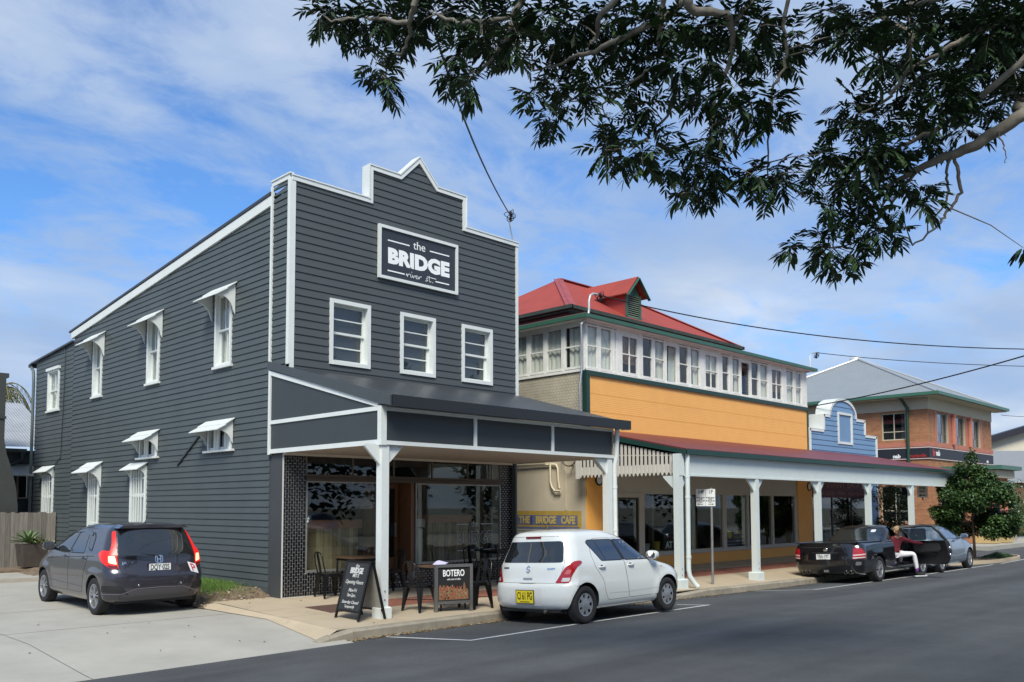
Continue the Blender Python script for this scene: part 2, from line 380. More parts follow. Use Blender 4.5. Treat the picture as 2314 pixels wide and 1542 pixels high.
CONC = mat('driveway_concrete', (0.36, 0.345, 0.305), 0.85, var=0.14, vscale=0.9, bump=0.25, bscale=90, dirt=((0.22, 0.21, 0.18), 2.2, 0.66))
PATHC = mat('footpath_concrete', (0.44, 0.36, 0.255), 0.85, var=0.12, vscale=1.2, bump=0.22, bscale=90, dirt=((0.27, 0.22, 0.16), 2.6, 0.64))
KERBM = mat('kerb_concrete', (0.30, 0.265, 0.205), 0.9, var=0.25, vscale=3, bump=0.4, bscale=50, dirt=((0.13, 0.12, 0.09), 4, 0.58))
DIRT = mat('bare_dirt', (0.17, 0.125, 0.085), 0.95, var=0.4, vscale=5, bump=1.0, bscale=45)
EARTH = mat('earth', (0.16, 0.16, 0.12), 0.95, var=0.3, vscale=0.3)
PAVER = mat('red_brick_paver', (0.30, 0.12, 0.078), 0.85, var=0.25, vscale=7)
LINE = mat('road_paint', (0.55, 0.56, 0.55), 0.75, var=0.16, vscale=6, dirt=((0.12, 0.12, 0.12), 22, 0.60))

def sheet(name, xs, ys, zf, m):
    vs = [(x, y, zf(x, y)) for y in ys for x in xs]; n = len(xs)
    fs = [(j*n+i, j*n+i+1, (j+1)*n+i+1, (j+1)*n+i) for j in range(len(ys)-1) for i in range(n-1)]
    return struct(MB().add(vs, fs).build(name, m, fix=False))
_ks = sorted(set([-60, -30, -12, -8, -5, -3, -1.7, -1.2, 0, 1, 2, 3.5, 5.5, 6.8, 8, 10, 12, 15, 18, 22, 26, 30, 40, 60]))
struct(MB().quad((-900, -900, -0.9), (900, -900, -0.9), (900, 900, -0.9), (-900, 900, -0.9)).build('ground', EARTH, fix=False))
# road: rows run from the kerb out across the camber to the far footpath
_rows = [0.0, 0.5, 1, 2, 3, 4, 5.2, 6, 8, 10]
vs = []; nx = len(_ks)
for d in _rows:
    for x in _ks: y_ = kerb_y(x)+(0.03 if d == 0 else -d); vs.append((x, y_, road_z(x, y_)))
fs = [(j*nx+i, (j+1)*nx+i, (j+1)*nx+i+1, j*nx+i+1) for j in range(len(_rows)-1) for i in range(nx-1)]
struct(MB().add(vs, fs).build('road', ASPH, fix=False))
# lane beside the bank (cross street) and the wider roads beyond
struct(MB().quad((27.15, -3.62, -0.357), (90, -3.62, -0.357), (90, -2.6, -0.20), (27.15, -2.6, -0.20)).build('side_road', ASPH, fix=False))
sheet('lane', [27.15, 31.9], [-2.6, 3.4, 40], lambda x, y: -0.20+0.16*min(1, (y+2.6)/6), ASPH)
sheet('road', [60, 400], [-18, 30], lambda x, y: -0.06, ASPH)
struct(bx('far_footpath', -60, 60, -30, -14.0, -0.6, -0.03, CONC))
struct(bx('far_kerb', -60, 60, -14.15, -14.003, -0.6, -0.02, KERBM))
# driveway slab, rising slightly from the gutter; joints are real gaps between the pours
def dz(x, y):
    return float(np.interp(y, [-4.05, -3.6, -1.6, 1.5, 8], [-0.255, -0.235, -0.105, -0.088, 0.0]))
for (xa, xb) in ((-30, -8.01), (-8, -4.81), (-4.8, -1.16)):
    for (ya, yb) in ((-4.05, -0.51), (-0.5, 2.09), (2.1, 6.49), (6.5, 12.3)):
        o = sheet('concrete_slab', [xa, xb], sorted({ya, *[q for q in (-3.6, -1.6, 1.5, 4.0) if ya < q < yb], yb-0.010}), dz, CONC); o.name = 'driveway'
sheet('driveway_base', [-30, -1.1], [-3.7, -3.6, -1.6, 1.5, 8, 14], lambda x, y: dz(x, y)-0.012, KERBM)
# footpath slabs with thin joints, brick band along the middle
fp = []
_edges = [-1.2, 0.1, 1.7, 3.3, 4.9, 6.5, 8.1, 9.7, 11.3, 12.9, 14.5, 16.1, 17.7, 19.3, 20.9, 22.5, 24.1, 25.6, 27.15]
for xa, xb in zip(_edges, _edges[1:]):
    ka, kb = kerb_y(xa)+0.15, kerb_y(xb)+0.15
    for nm, (y0a, y0b), (y1a, y1b), m_ in (('footpath', (-1.08, -1.08), (0.55, 0.55), PATHC), ('footpath', (ka, kb), (-1.90, -1.90), PATHC)):
        g = 0.0035
        MBq = MB()
        if nm and y1a > 0: MBq.quad((xa+g, y0a+g, fz(xa, y0a)), (xb-g, y0b+g, fz(xb, y0b)), (xb-g, 0, 0), (xa+g, 0, 0)).quad((xa+g, 0, 0), (xb-g, 0, 0), (xb-g, y1b-g, 0), (xa+g, y1a-g, 0))
        else: MBq.quad((xa+g, y0a+g, fz(xa, y0a)), (xb-g, y0b+g, fz(xb, y0b)), (xb-g, y1b-g, fz(xb, y1b)), (xa+g, y1a-g, fz(xa, y1a)))
        struct(MBq.build(nm, PATHC, fix=False))
sheet('footpath_base', [-1.2, 2.5, 7, 12, 20, 27.15], [-3.42, 0, 0.6], lambda x, y: fz(x, y)-0.010, KERBM)
# apron: slab corner that meets the driveway
struct(MB().add([(-1.20, -3.42, -0.104), (-1.2, -1.7, -0.052), (-1.2, 0.35, -0.002), (-1.42, 0.9, -0.078), (-1.30, -1.6, -0.097), (-1.55, -3.50, -0.222)], [(0, 1, 4, 5), (1, 2, 3, 4)]).build('apron', PATHC, fix=False))
# brick pavers of the band: parts of the footpath strip
sheet('footpath', [-1.195, 0.095], [-1.893, -1.087], lambda x, y: fz(x, y), PATHC); sheet('footpath', [0.105, 0.72], [-1.893, -1.087], lambda x, y: fz(x, y), PATHC)
band = sheet('paving_band', [0.73, 2.5, 7, 12, 20, 27.1], [-1.898, -1.082], lambda x, y: fz(x, y)-0.006, DIRT)
pm = MB().box(-0.112, 0.112, -0.053, 0.053, -0.02, 0.0, PAVER).mesh('paver', PAVER)
cnt = 0; rest = MB()
for j in range(7):
    y = -1.142-j*0.1145
    x = 0.86+(0.115 if j % 2 else 0)
    while x < 26.9:
        z = fz(x, y)+0.002+rng.uniform(-0.0015, 0.0015)
        if cnt < 300 and x < 8.6:
            inst('paver', pm, band, (x, y, z), (math.atan2(-zk(x), 3.45)*0.98, 0, rng.uniform(-0.01, 0.01))); cnt += 1
        else: rest.box(x-0.112, x+0.112, y-0.053, y+0.053, z-0.02, z, PAVER)
        x += 0.23
tag(rest.build('paver', PAVER, band, fix=False), kind='stuff')
# kerb blocks
kx = [-1.62, -1.42, -1.0, 0.6, 2.3, 4.0, 5.7, 6.9, 7.6, 8.6, 10.3, 12.0, 14, 16, 18, 20, 22, 24, 25.6, 27.15]
for xa, xb in zip(kx, kx[1:]):
    ta = -0.215 if xa < -1.6 else (-0.165 if xa < -1.4 else zk(xa))
    tb = -0.165 if xb < -1.4 else zk(xb)
    if xb == 7.6: tb -= 0.05
    if xa == 7.6: ta -= 0.05
    ya, yb = kerb_y(xa), kerb_y(xb); g = 0.004; w = 0.15; e = 0.03
    vs = [(xa+g, ya, -0.55), (xb-g, yb, -0.55), (xb-g, yb+w, -0.55), (xa+g, ya+w, -0.55),
          (xa+g, ya, ta-e), (xb-g, yb, tb-e), (xb-g, yb+e, tb), (xa+g, ya+e, ta), (xa+g, ya+w, ta), (xb-g, yb+w, tb)]
    struct(MB().add(vs, [(0,3,2,1), (0,1,5,4), (4,5,6,7), (7,6,9,8), (2,3,8,9), (1,2,9,6,5), (0,4,7,8,3)]).build('kerb', KERBM))
# pale gutter strip at the corner of the crossing
GUT = mat('gutter_mortar', (0.42, 0.40, 0.35), 0.9, var=0.4, vscale=12)
vs = []; xs_ = [-5.5+i*0.25 for i in range(33)]
for x in xs_:
    y_ = kerb_y(x)-(0.05+0.06*rng.random()); vs += [(x, kerb_y(x)+0.01, road_z(x, kerb_y(x))+0.004), (x, y_, road_z(x, y_)+0.005)]
struct(MB().add(vs, [(2*i, 2*i+1, 2*i+3, 2*i+2) for i in range(len(xs_)-1)]).build('gutter', GUT, fix=False))
# painted parking lines
def rl(pts, w=0.075):
    mb = MB()
    vs = []
    P = [Vector((p[0], p[1])) for p in pts]
    dense = []
    for a, b in zip(P, P[1:]):
        n = max(1, int((b-a).length/0.5)); dense += [a.lerp(b, i/n) for i in range(n)]
    dense.append(P[-1])
    for i, p in enumerate(dense):
        d = (dense[min(i+1, len(dense)-1)]-dense[max(i-1, 0)]).normalized(); nrm = Vector((-d.y, d.x))*w/2
        for s_ in (1, -1):
            q = p+nrm*s_; vs.append((q.x, q.y, road_z(q.x, q.y)+0.005))
    mb.add(vs, [(2*i, 2*i+1, 2*i+3, 2*i+2) for i in range(len(dense)-1)])
    return struct(mb.build('road_marking', LINE, fix=False))
rl([(-0.52, -3.62), (-0.15, -5.15), (2.38, -5.11), (6.39, -4.94)]); rl([(6.3, -4.93), (6.15, -4.35)])
rl([(10.4, -3.70), (11.34, -4.72), (18.6, -4.85), (24.2, -4.93)]); rl([(24.9, -4.98), (29.5, -4.75)])
# litter of dry leaves in the gutter
LEAFD = mat('dry_leaf', (0.20, 0.135, 0.06), 0.9, var=0.5, vscale=30)
mb = MB()
for i in range(1100):
    x = rng.choice([rng.uniform(-1.2, 2.0), rng.uniform(-1.2, 9), rng.uniform(7, 22)]); y = kerb_y(x)-abs(rng.gauss(0, 0.12))-0.01; a = rng.uniform(0, 6.3); s_ = rng.uniform(0.012, 0.035)
    z = road_z(x, y)+0.008; c, s2 = math.cos(a)*s_, math.sin(a)*s_
    mb.add([(x-c, y-s2, z), (x+s2*0.4, y-c*0.4, z+rng.uniform(0, 0.02)), (x+c, y+s2, z+0.003), (x-s2*0.4, y+c*0.4, z+rng.uniform(0, 0.02))], [(0, 1, 2, 3)], LEAFD)
for i in range(60):
    x = rng.uniform(-8, 9); y = rng.uniform(-3.3, 1.5); a = rng.uniform(0, 6.3); s_ = rng.uniform(0.015, 0.035); z = (dz(x, y) if x < -1.2 else fz(x, y))+0.008; c, s2 = math.cos(a)*s_, math.sin(a)*s_
    if x > -1.45 and y > 0 or -1.5 < x < -1.15: continue
    mb.add([(x-c, y-s2, z), (x+s2*0.4, y-c*0.4, z+0.012), (x+c, y+s2, z), (x-s2*0.4, y+c*0.4, z+0.006)], [(0, 1, 2, 3)], LEAFD)
tag(mb.build('leaf_litter', LEAFD, fix=False), 'dry brown leaves scattered in the gutter and on the paving', 'leaf litter', kind='stuff')
# dirt strip along the side wall with a tuft of grass
xs_ = [-1.44+i*0.076 for i in range(21)]; ys_ = [0.33+j*0.14 for j in range(86)]
def dirt_z(x, y):
    t = max(0, min(1, (x+1.55)/1.5)); e = min(1, max(0, (y-0.33)/0.5))
    return -0.085+0.06*min(1, y/5)+0.22*t*e*(0.75+0.25*math.sin(y*1.3))+rng.uniform(-0.010, 0.014)
o = sheet('dirt_strip', xs_, ys_, dirt_z, DIRT)
GRASS = mat('grass_blade', (0.10, 0.19, 0.035), 0.7, var=0.4, vscale=14)
mb = MB()
def blade(x, y, z, h, m_):
    a = rng.uniform(0, 6.28); w = rng.uniform(0.003, 0.006); l = rng.uniform(0.2, 0.8)*h
    c, s_ = math.cos(a), math.sin(a)
    mb.add([(x-s_*w, y+c*w, z), (x+s_*w, y-c*w, z), (x+c*l*0.4, y+s_*l*0.4, z+h*0.6), (x+c*l, y+s_*l, z+h)], [(0, 1, 2), (0, 2, 3)], m_)
for i in range(5200):
    y = rng.choice([rng.gauss(3.2, 0.75), rng.gauss(2.4, 0.6)]); x = -0.42+rng.gauss(0, 0.26)
    if x > -0.05 or x < -1.4 or y < 0.6: continue
    t = max(0, min(1, (x+1.55)/1.5)); blade(x, y, -0.035+0.17*t, rng.uniform(0.04, 0.15), GRASS)
for i in range(700):
    y = rng.uniform(0.5, 9); x = rng.uniform(-1.3, -0.05); t = max(0, min(1, (x+1.55)/1.5)); blade(x, y, -0.03+0.15*t, rng.uniform(0.02, 0.07), GRASS)
tag(mb.build('grass', GRASS, fix=False), 'tuft of short green grass growing along the dark side wall', 'grass', kind='stuff')
STONE = mat('pale_stone', (0.42, 0.38, 0.30), 0.9, var=0.3, vscale=9)
mb = MB()
for i in range(700):
    y = 0.4+abs(rng.gauss(0, 1.2)); x = rng.uniform(-1.5, -0.05); s_ = rng.choice([0.005, 0.007, 0.009, 0.012, 0.012, 0.02]); t = max(0, min(1, (x+1.55)/1.5))
    mb.ell((x, y, -0.025+0.19*t*min(1, (y-0.33)/0.5)), (s_*rng.uniform(0.8, 1.5), s_, s_*0.6), rng.choice([STONE, DIRT, LEAFD, LEAFD, DIRT]), 6, 4)
tag(mb.build('gravel', None, fix=False), 'pebbles and bark chips scattered on the bare dirt strip', 'gravel', kind='stuff')
struct(MB().add([(a, b, fz(a, b)+h) for h in (-0.02, 0.008) for a, b in ((-0.30, -1.92), (0.42, -1.92), (0.42, -1.12), (-0.30, -1.12))], [(0,3,2,1),(4,5,6,7),(0,1,5,4),(1,2,6,5),(2,3,7,6),(3,0,4,7)]).build('door_mat_grating', mat('rust_grating', (0.10, 0.055, 0.04), 0.8, var=0.3, vscale=20, bump=0.6, bscale=80)))
# ------------------------------------------------------------------ the cafe building
cafe = thing('cafe_building', 'tall charcoal weatherboard shop with stepped parapet and white trim', 'building', (0, 0, 0))
fnS = lambda a, n, z: (-n, a, z)          # side wall, facing -X; a = y
fnF = lambda a, n, z: (a, -n, z)          # front wall, facing -Y; a = x
SW = [('tall', 2.18, 2.89, 4.62, 6.2), ('tall', 5.64, 6.32, 4.62, 6.2), ('tall', 9.17, 9.79, 4.62, 6.2)]
side_holes = [w[1:] for w in SW]+[(12.40, 13.36, 4.52, 5.72), (2.11, 3.11, 2.87, 3.36), (5.67, 6.62, 2.87, 3.36), (6.2, 7.12, 1.3, 2.68), (9.15, 9.88, 1.28, 2.72), (12.65, 13.6, 1.3, 2.74)]
def side_top(y):
    if y < 0.66: return 7.975
    if y < 11.35: return 7.60-(y-0.66)*0.1045
    return 6.30-(y-11.35)*0.062
rearj = 11.3
board_rows(cafe, 'weatherboard', fnS, 0.62, rearj, 0.17, 2.66, 0.1275, side_top, side_holes, SLATE, jit=0.004)
board_rows(cafe, 'weatherboard', fnS, 0.0+0.09, rearj, 2.72, 8.0, 0.1275, side_top, side_holes, SLATE, jit=0.003)
board_rows(cafe, 'weatherboard', fnS, rearj+0.005, 14.5, 0.12, 6.4, 0.1275, side_top, side_holes, SLATE, lip=0.020, jit=0.006)
bx('plinth_board', -0.03, 0.02, 0.62, 11.3, -0.1, 0.17, SLATE, cafe)
SHD = [(0.0, 7.96), (1.796, 7.96), (1.796, 8.66), (2.58, 8.66), (3.10, 9.18), (3.62, 8.66), (4.456, 8.66), (4.456, 7.96), (6.157, 7.96)]
def front_top(x):
    for (a, b), (c, d) in zip(SHD, SHD[1:]):
        if a <= x < c: return b+(d-b)*(x-a)/(c-a)
    return 7.96
FW = [(0.875, 1.848), (2.614, 3.576), (4.347, 5.299)]
fholes = [(a, b, 4.46, 5.754) for a, b in FW]
board_rows(cafe, 'weatherboard', fnF, 0.08, 6.08, 4.20, 9.2, 0.1495, front_top, fholes, SLATE2, jit=0.0, breaks=[p[0] for p in SHD])
# wall sheets behind the boards on the other sides, parapet back, roofs
mb = MB(); mb.box(6.10, 6.15, 0.02, 14.5, 0, 7.9); mb.box(0.03, 6.1, 14.45, 14.5, 0, 6.0); mb.build('wall', SLATE, cafe)
mb = MB()
mb.prism([(a, b-0.02) for a, b in SHD]+[(6.13, 4.2), (0.03, 4.2)], lambda a, b, d: (min(max(a, 0.03), 6.13), d, b), 0.185, 0.165)
mb.build('parapet_back', SLATED, cafe)
# white parapet capping: a lapped fascia on the front and a flat cap behind it
mb = MB()
def cap(p, q, EX):
    (a, b), (c, d) = p, q; l = math.hypot(c-a, d-b); ux, uz = (c-a)/l, (d-b)/l; nx, nz = uz, -ux   # inward normal (down/right)
    t = 0.085; e = 0.0
    q4 = [(a, b), (c, d), (c+nx*t, d+nz*t), (a+nx*t, b+nz*t)]
    q4 = [(a-ux*0.001, b-uz*0.001), (c+ux*0.001, d+uz*0.001), (c+nx*t+ux*EX[1], d+nz*t+uz*EX[1]), (a+nx*t-ux*EX[0], b+nz*t-uz*EX[0])]
    mb.prism(q4, lambda x, z, y: (x, y, z), -0.045-0.0008*EX[2], 0.0)
    q5 = [(a-ux*0.012, b-uz*0.012), (c+ux*0.012, d+uz*0.012), (c+ux*0.012-nx*0.025, d+uz*0.012-nz*0.025), (a-ux*0.012-nx*0.025, b-uz*0.012-nz*0.025)]
    mb.prism(q5, lambda x, z, y: (x, y, z), -0.06-0.0008*EX[2], 0.19+0.001*EX[2])
def corner_ext(p, q, r, t=0.085):      # how far the inner edge runs on (+) or falls short (-) at a corner so that the pieces mitre
    a1 = math.atan2(q[1]-p[1], q[0]-p[0]); a2 = math.atan2(r[1]-q[1], r[0]-q[0]); return t*math.tan((a2-a1)/2)
for k, (p, q) in enumerate(zip(SHD, SHD[1:])):
    e0 = corner_ext(SHD[k-1], p, q) if k else 0.0; e1 = corner_ext(p, q, SHD[k+2]) if k+2 < len(SHD) else 0.0
    cap(p, q, (e0, e1, k))
mb.box(-0.035, 0.0, 0.0, 0.64, 7.90, 7.99); mb.box(-0.055, 0.03, -0.05, 0.66, 7.99, 8.015)
mb.build('parapet_trim', WHITE, cafe)
mb = MB(); mb.box(0.0, 0.085, -0.035, 0.0, 4.30, 7.9); mb.box(-0.036, 0.0, -0.035, 0.06, 4.36, 7.9); mb.build('corner_board', WHITE, cafe)
mb = MB(); mb.box(6.075, 6.157, -0.036, 0.05, 4.25, 7.9); mb.build('corner_board', WHITE, cafe)
MB().box(-0.05, 0.0, 0.60, 0.66, 4.42, 7.9).build('corner_board', WHITE, cafe)
# sloping white barge board on the side and dark roof edge
mb = MB(); mb.prism([(0.66, 7.73), (11.45, 6.60), (11.45, 6.42), (0.66, 7.53)], lambda y, z, d: (d, y, z), -0.055, 0.0); mb.build('barge_board', WHITE, cafe)
RF = mat('roof_sheet', (0.05, 0.055, 0.065), 0.4, 0.3, var=0.1)
mb = MB(); mb.prism([(0.64, 7.80), (11.6, 6.655), (11.6, 6.61), (0.64, 7.74)], lambda y, z, d: (d, y, z), -0.075, 6.2)
mb.prism([(11.3, 6.36), (14.9, 6.14), (14.9, 6.09), (11.3, 6.31)], lambda y, z, d: (d, y, z), -0.09, 6.2); mb.build('roof', RF, cafe)
mb = MB(); mb.box(-0.12, 6.2, 14.82, 14.95, 6.0, 6.10); mb.build('gutter', SLATED, cafe)
MB().tube([(-0.06, 14.85, 6.0), (-0.07, 14.62, 5.86), (-0.07, 14.56, 5.5), (-0.07, 14.56, 0.1)], 0.045, 8).build('downpipe', mat('painted_pipe', (0.10, 0.125, 0.13), 0.5), cafe, smooth=True)
MB().tube([(-0.03, 12.0, 6.25), (-0.05, 11.9, 6.0), (-0.035, 11.95, 5.2), (-0.035, 12.1, 3.1), (-0.04, 12.5, 2.95)], 0.012, 6).build('cable', SLATED, cafe)
MB().beam((-0.035, 3.35, 3.32), (-0.035, 4.55, 2.62), 0.03, 0.035).build('stay_rod', SLATED, cafe)

def lap_window(parent, fn, a0, a1, z0, z1, kind, curtain=True, mirror=1):
    """sash window on the side wall: frame, sashes, panes and sill; fn(a, n, z)"""
    P = lambda A, B, n0, n1, Z0, Z1, mb_, m_=WHITE: mb_.add([fn(a, n, z) for z in (Z0, Z1) for a, n in ((A, n0), (B, n0), (B, n1), (A, n1))], [(0,3,2,1),(4,5,6,7),(0,1,5,4),(1,2,6,5),(2,3,7,6),(3,0,4,7)], m_)
    t = 0.07; w = MB()
    P(a0, a0+t, -0.14, 0.05, z0, z1, w); P(a1-t, a1, -0.14, 0.05, z0, z1, w); P(a0+t, a1-t, -0.14, 0.05, z1-t, z1, w); P(a0+t, a1-t, -0.14, 0.02, z0, z0+0.05, w)
    fr = w.build('window', WHITE, parent)
    zm = z0+(z1-z0)*0.47; s = MB(); q = 0.04
    A, B = a0+t, a1-t
    for (Z0, Z1, n) in ((z0+0.05, zm+q, -0.09), (zm, z1-t, -0.05)):
        P(A, A+q, n, n+0.035, Z0, Z1, s); P(B-q, B, n, n+0.035, Z0, Z1, s); P(A+q, B-q, n, n+0.035, Z0, Z0+q, s); P(A+q, B-q, n, n+0.035, Z1-q, Z1, s)
        P((A+B)/2-0.012, (A+B)/2+0.012, n+0.004, n+0.03, Z0+q, Z1-q, s)
    s.build('sash', WHITE, fr)
    g = MB(); P(A+0.01, B-0.01, -0.078, -0.072, z0+0.06, zm+0.02, g); P(A+0.01, B-0.01, -0.038, -0.032, zm+0.02, z1-t-0.01, g); g.build('pane', GLASSW, fr)
    if curtain:
        c = MB(); n = 14; vs = []
        for i in range(n+1):
            a = A+(B-A)*i/n; d = -0.17+0.02*math.sin(i*1.9)
            vs += [fn(a, d, z0+0.05), fn(a, d, z1-t)]
        c.add(vs, [(2*i, 2*i+2, 2*i+3, 2*i+1) for i in range(n)]); c.build('curtain', CURT, fr, fix=False)
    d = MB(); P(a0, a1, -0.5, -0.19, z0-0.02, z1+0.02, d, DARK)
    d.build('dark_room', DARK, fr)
    s = MB(); P(a0-0.05, a1+0.05, -0.02, 0.075, z0-0.05, z0, s); s.build('sill', WHITE, fr)
    return fr
def hood(parent, fn, a0, a1, zt, zo, out, brz, plain=False):
    """sheet metal window hood with curved side brackets"""
    h = MB(); t = 0.018
    if out > 0.32:
        z_mid = zt-(zt-zo)*0.52; n_mid = out*0.52
        prof = [(0.02, zt), (n_mid, z_mid+0.008), (n_mid, z_mid-0.012), (out, zo)]
    else: prof = [(0.02, zt), (out, zo)]
    n = len(prof); vs = []
    for a in (a0, a1):
        for (d, z) in prof: vs.append(fn(a, d, z))
        for (d, z) in prof: vs.append(fn(a, d, z-t))
    fs = [tuple(range(n))+tuple(range(2*n-1, n-1, -1)), tuple(range(2*n, 3*n))+tuple(range(4*n-1, 3*n-1, -1))]
    for i in range(n-1):
        fs += [(i, i+1, 2*n+i+1, 2*n+i), (n+i, n+i+1, 3*n+i+1, 3*n+i)]
    fs += [(n-1, 2*n-1, 4*n-1, 3*n-1)]
    h.add(vs, fs, WHITE); hd = h.build('window_hood', WHITE, parent)
    for a in (a0+0.05, a1-0.08):
        b = MB(); pl = [(0.03, zt-0.03), (out*0.93, zo-0.01)]
        for k in range(1, 8):
            th = k/8*math.pi/2; pl.append((0.03+(out*0.93-0.03)*(1-math.sin(th))**1.0+0.03*math.sin(th), zo-0.01-(zo-0.01-brz)*(1-math.cos(th))))
        pl.append((0.03, brz))
        b.prism(pl, lambda n_, z, d: fn(d, n_, z), a, a+0.022); b.build('bracket', WHITE, hd)
    return hd
for (k, a0, a1, z0, z1) in SW:
    w = lap_window(cafe, fnS, a0, a1, z0, z1, k); hood(cafe, fnS, a0-0.19, a1+0.22, 6.30, 6.00, 0.43, 5.62)
w = lap_window(cafe, fnS, 12.40, 13.36, 4.52, 5.72, 'slide'); MB().box(-0.09, 0.0, 12.35, 13.42, 5.70, 5.78).build('window_hood', WHITE, cafe)
for (a0, a1) in ((2.11, 3.11), (5.67, 6.62)):
    f = MB(); z0, z1 = 2.87, 3.36
    for (A, B, Z0, Z1) in ((a0, a0+0.05, z0, z1), (a1-0.05, a1, z0, z1), (a0+0.05, a1-0.05, z1-0.05, z1)): f.box(-0.05, 0.12, A, B, Z0, Z1)
    fr = f.build('window', WHITE, cafe)
    am = (a0+a1)/2
    for (A, B) in ((a0+0.06, am-0.02), (am+0.02, a1-0.06)):
        s = MB(); s.box(-0.02, 0.0, A, A+(B-A)*0.62, z0, z1-0.05); s.box(-0.03, -0.021, A+0.02, A+0.05, z0, z1-0.05); s.box(-0.03, -0.021, A+0.14, A+0.16, z0, z1-0.05); s.box(-0.02, 0.0, A+(B-A)*0.62, B, z0, z0+0.06)
        s.build('shutter', WHITE, fr); MB().box(0.01, 0.016, A+(B-A)*0.62, B, z0+0.06, z1-0.05).build('pane', GLASSW, fr)
    MB().box(0.02, 0.1, am-0.02, am+0.02, z0, z1-0.05).build('mullion', BLACKM, fr)
    MB().box(0.1, 0.11, a0, a1, z0-0.02, z1).build('dark_room', DARK, fr)
    MB().box(-0.09, 0.02, a0-0.12, a1+0.14, z0-0.045, z0).build('sill', WHITE, fr)
    hood(cafe, fnS, a0-0.12, a1+0.14, 3.50, 3.25, 0.40, 2.98)
def bar_window(a0, a1, z0, z1, n):
    f = MB()
    f.box(-0.05, 0.12, a0, a0+0.09, z0-0.5, z1); f.box(-0.05, 0.12, a1-0.09, a1, z0-0.5, z1); f.box(-0.05, 0.12, a0+0.09, a1-0.09, z1-0.06, z1); f.box(-0.05, 0.12, a0+0.09, a1-0.09, z0-0.06, z0)
    fr = f.build('window', WHITE, cafe)
    MB().box(0.08, 0.085, a0+0.09, a1-0.09, z0, z1-0.06).build('pane', mat('frosted_pane', (0.36, 0.40, 0.38), 0.4), fr)
    s = MB(); zm = z0+(z1-z0)*0.5; s.box(0.03, 0.07, a0+0.09, a1-0.09, zm-0.05, zm+0.05); s.build('sash', WHITE, fr)
    for i in range(n):
        a = a0+0.11+(a1-a0-0.22)*(i+0.5)/n
        MB().box(-0.085, -0.06, a-0.014, a+0.014, z0-0.06, z1-0.1).build('bar', WHITE, fr, fix=False)
    for z in (z1-0.28, zm, z0+0.02): MB().box(-0.062, -0.045, a0+0.05, a1-0.05, z-0.012, z+0.012).build('bar_rail', WHITE, fr, fix=False)
    return fr
bar_window(6.2, 7.12, 1.3, 2.66, 5); hood(cafe, fnS, 6.16, 7.20, 2.76, 2.59, 0.28, 2.40)
bar_window(9.15, 9.88, 1.28, 2.70, 4); hood(cafe, fnS, 8.96, 10.05, 2.88, 2.60, 0.42, 2.20)
bar_window(12.65, 13.6, 1.3, 2.72, 5); hood(cafe, fnS, 12.6, 13.68, 2.90, 2.72, 0.28, 2.52)
# three sash windows in the front
for i, (a0, a1) in enumerate(FW):
    z0, z1 = 4.46, 5.754; f = MB(); t = 0.078
    f.box(a0, a0+t, -0.045, 0.0, z0, z1); f.box(a1-t, a1, -0.045, 0.0, z0, z1); f.box(a0+t, a1-t, -0.045, 0.0, z1-t, z1); f.box(a0+t, a1-t, -0.05, 0.0, z0, z0+t)
    A, B, Z0, Z1 = a0+t, a1-t, z0+t, z1-t; d = 0.17
    f.box(A-0.02, A, 0.0, d, Z0, Z1); f.box(B, B+0.02, 0.0, d, Z0, Z1); f.box(A, B, 0.0, d, Z1, Z1+0.02); f.box(A, B, 0.0, d, Z0-0.02, Z0)
    fr = f.build('window', WHITE, cafe); s = MB(); q = 0.045; zm = Z0+(Z1-Z0)*0.50
    for (za, zb, y) in ((Z0, zm+0.02, d-0.05), (zm-0.02, Z1, d-0.09)):
        s.box(A, A+q, y, y+0.035, za, zb); s.box(B-q, B, y, y+0.035, za, zb); s.box(A+q, B-q, y, y+0.035, za, za+q); s.box(A+q, B-q, y, y+0.035, zb-q, zb)
        s.box(A+q, B-q, y+0.005, y+0.03, (za+zb)/2-0.012, (za+zb)/2+0.012)
    s.build('sash', WHITE, fr)
    g = MB(); g.box(A+0.01, B-0.01, d-0.03, d-0.026, Z0, zm); g.box(A+0.01, B-0.01, d-0.073, d-0.069, zm, Z1); g.build('pane', GLASSW, fr)
    drop = (0.52, 0.50, 0.68)[i]
    b = MB(); n = 10; vs = []
    for k in range(n+1):
        z = Z1-(Z1-Z0)*drop*k/n; y = d+0.05+0.012*math.sin(k*2.4); vs += [(A+0.04, y, z), (B-0.10, y, z)]
    b.add(vs, [(2*k, 2*k+1, 2*k+3, 2*k+2) for k in range(n)]); b.build('blind', mat('window_blind', (0.70, 0.72, 0.70), 0.8, var=0.08, vscale=6, stretch=(1, 1, 9)), fr, fix=False)
    r = MB(); r.box(A-0.1, B+0.1, d+0.5, d+0.52, Z0-0.2, Z1+0.2); r.box(A-0.1, B+0.1, d+0.02, d+0.5, Z0-0.22, Z0-0.2); r.box(B+0.08, B+0.1, d+0.02, d+0.5, Z0-0.2, Z1+0.2)
    r.build('dark_room', mat('dim_room', (0.05, 0.05, 0.05), 0.9), fr)

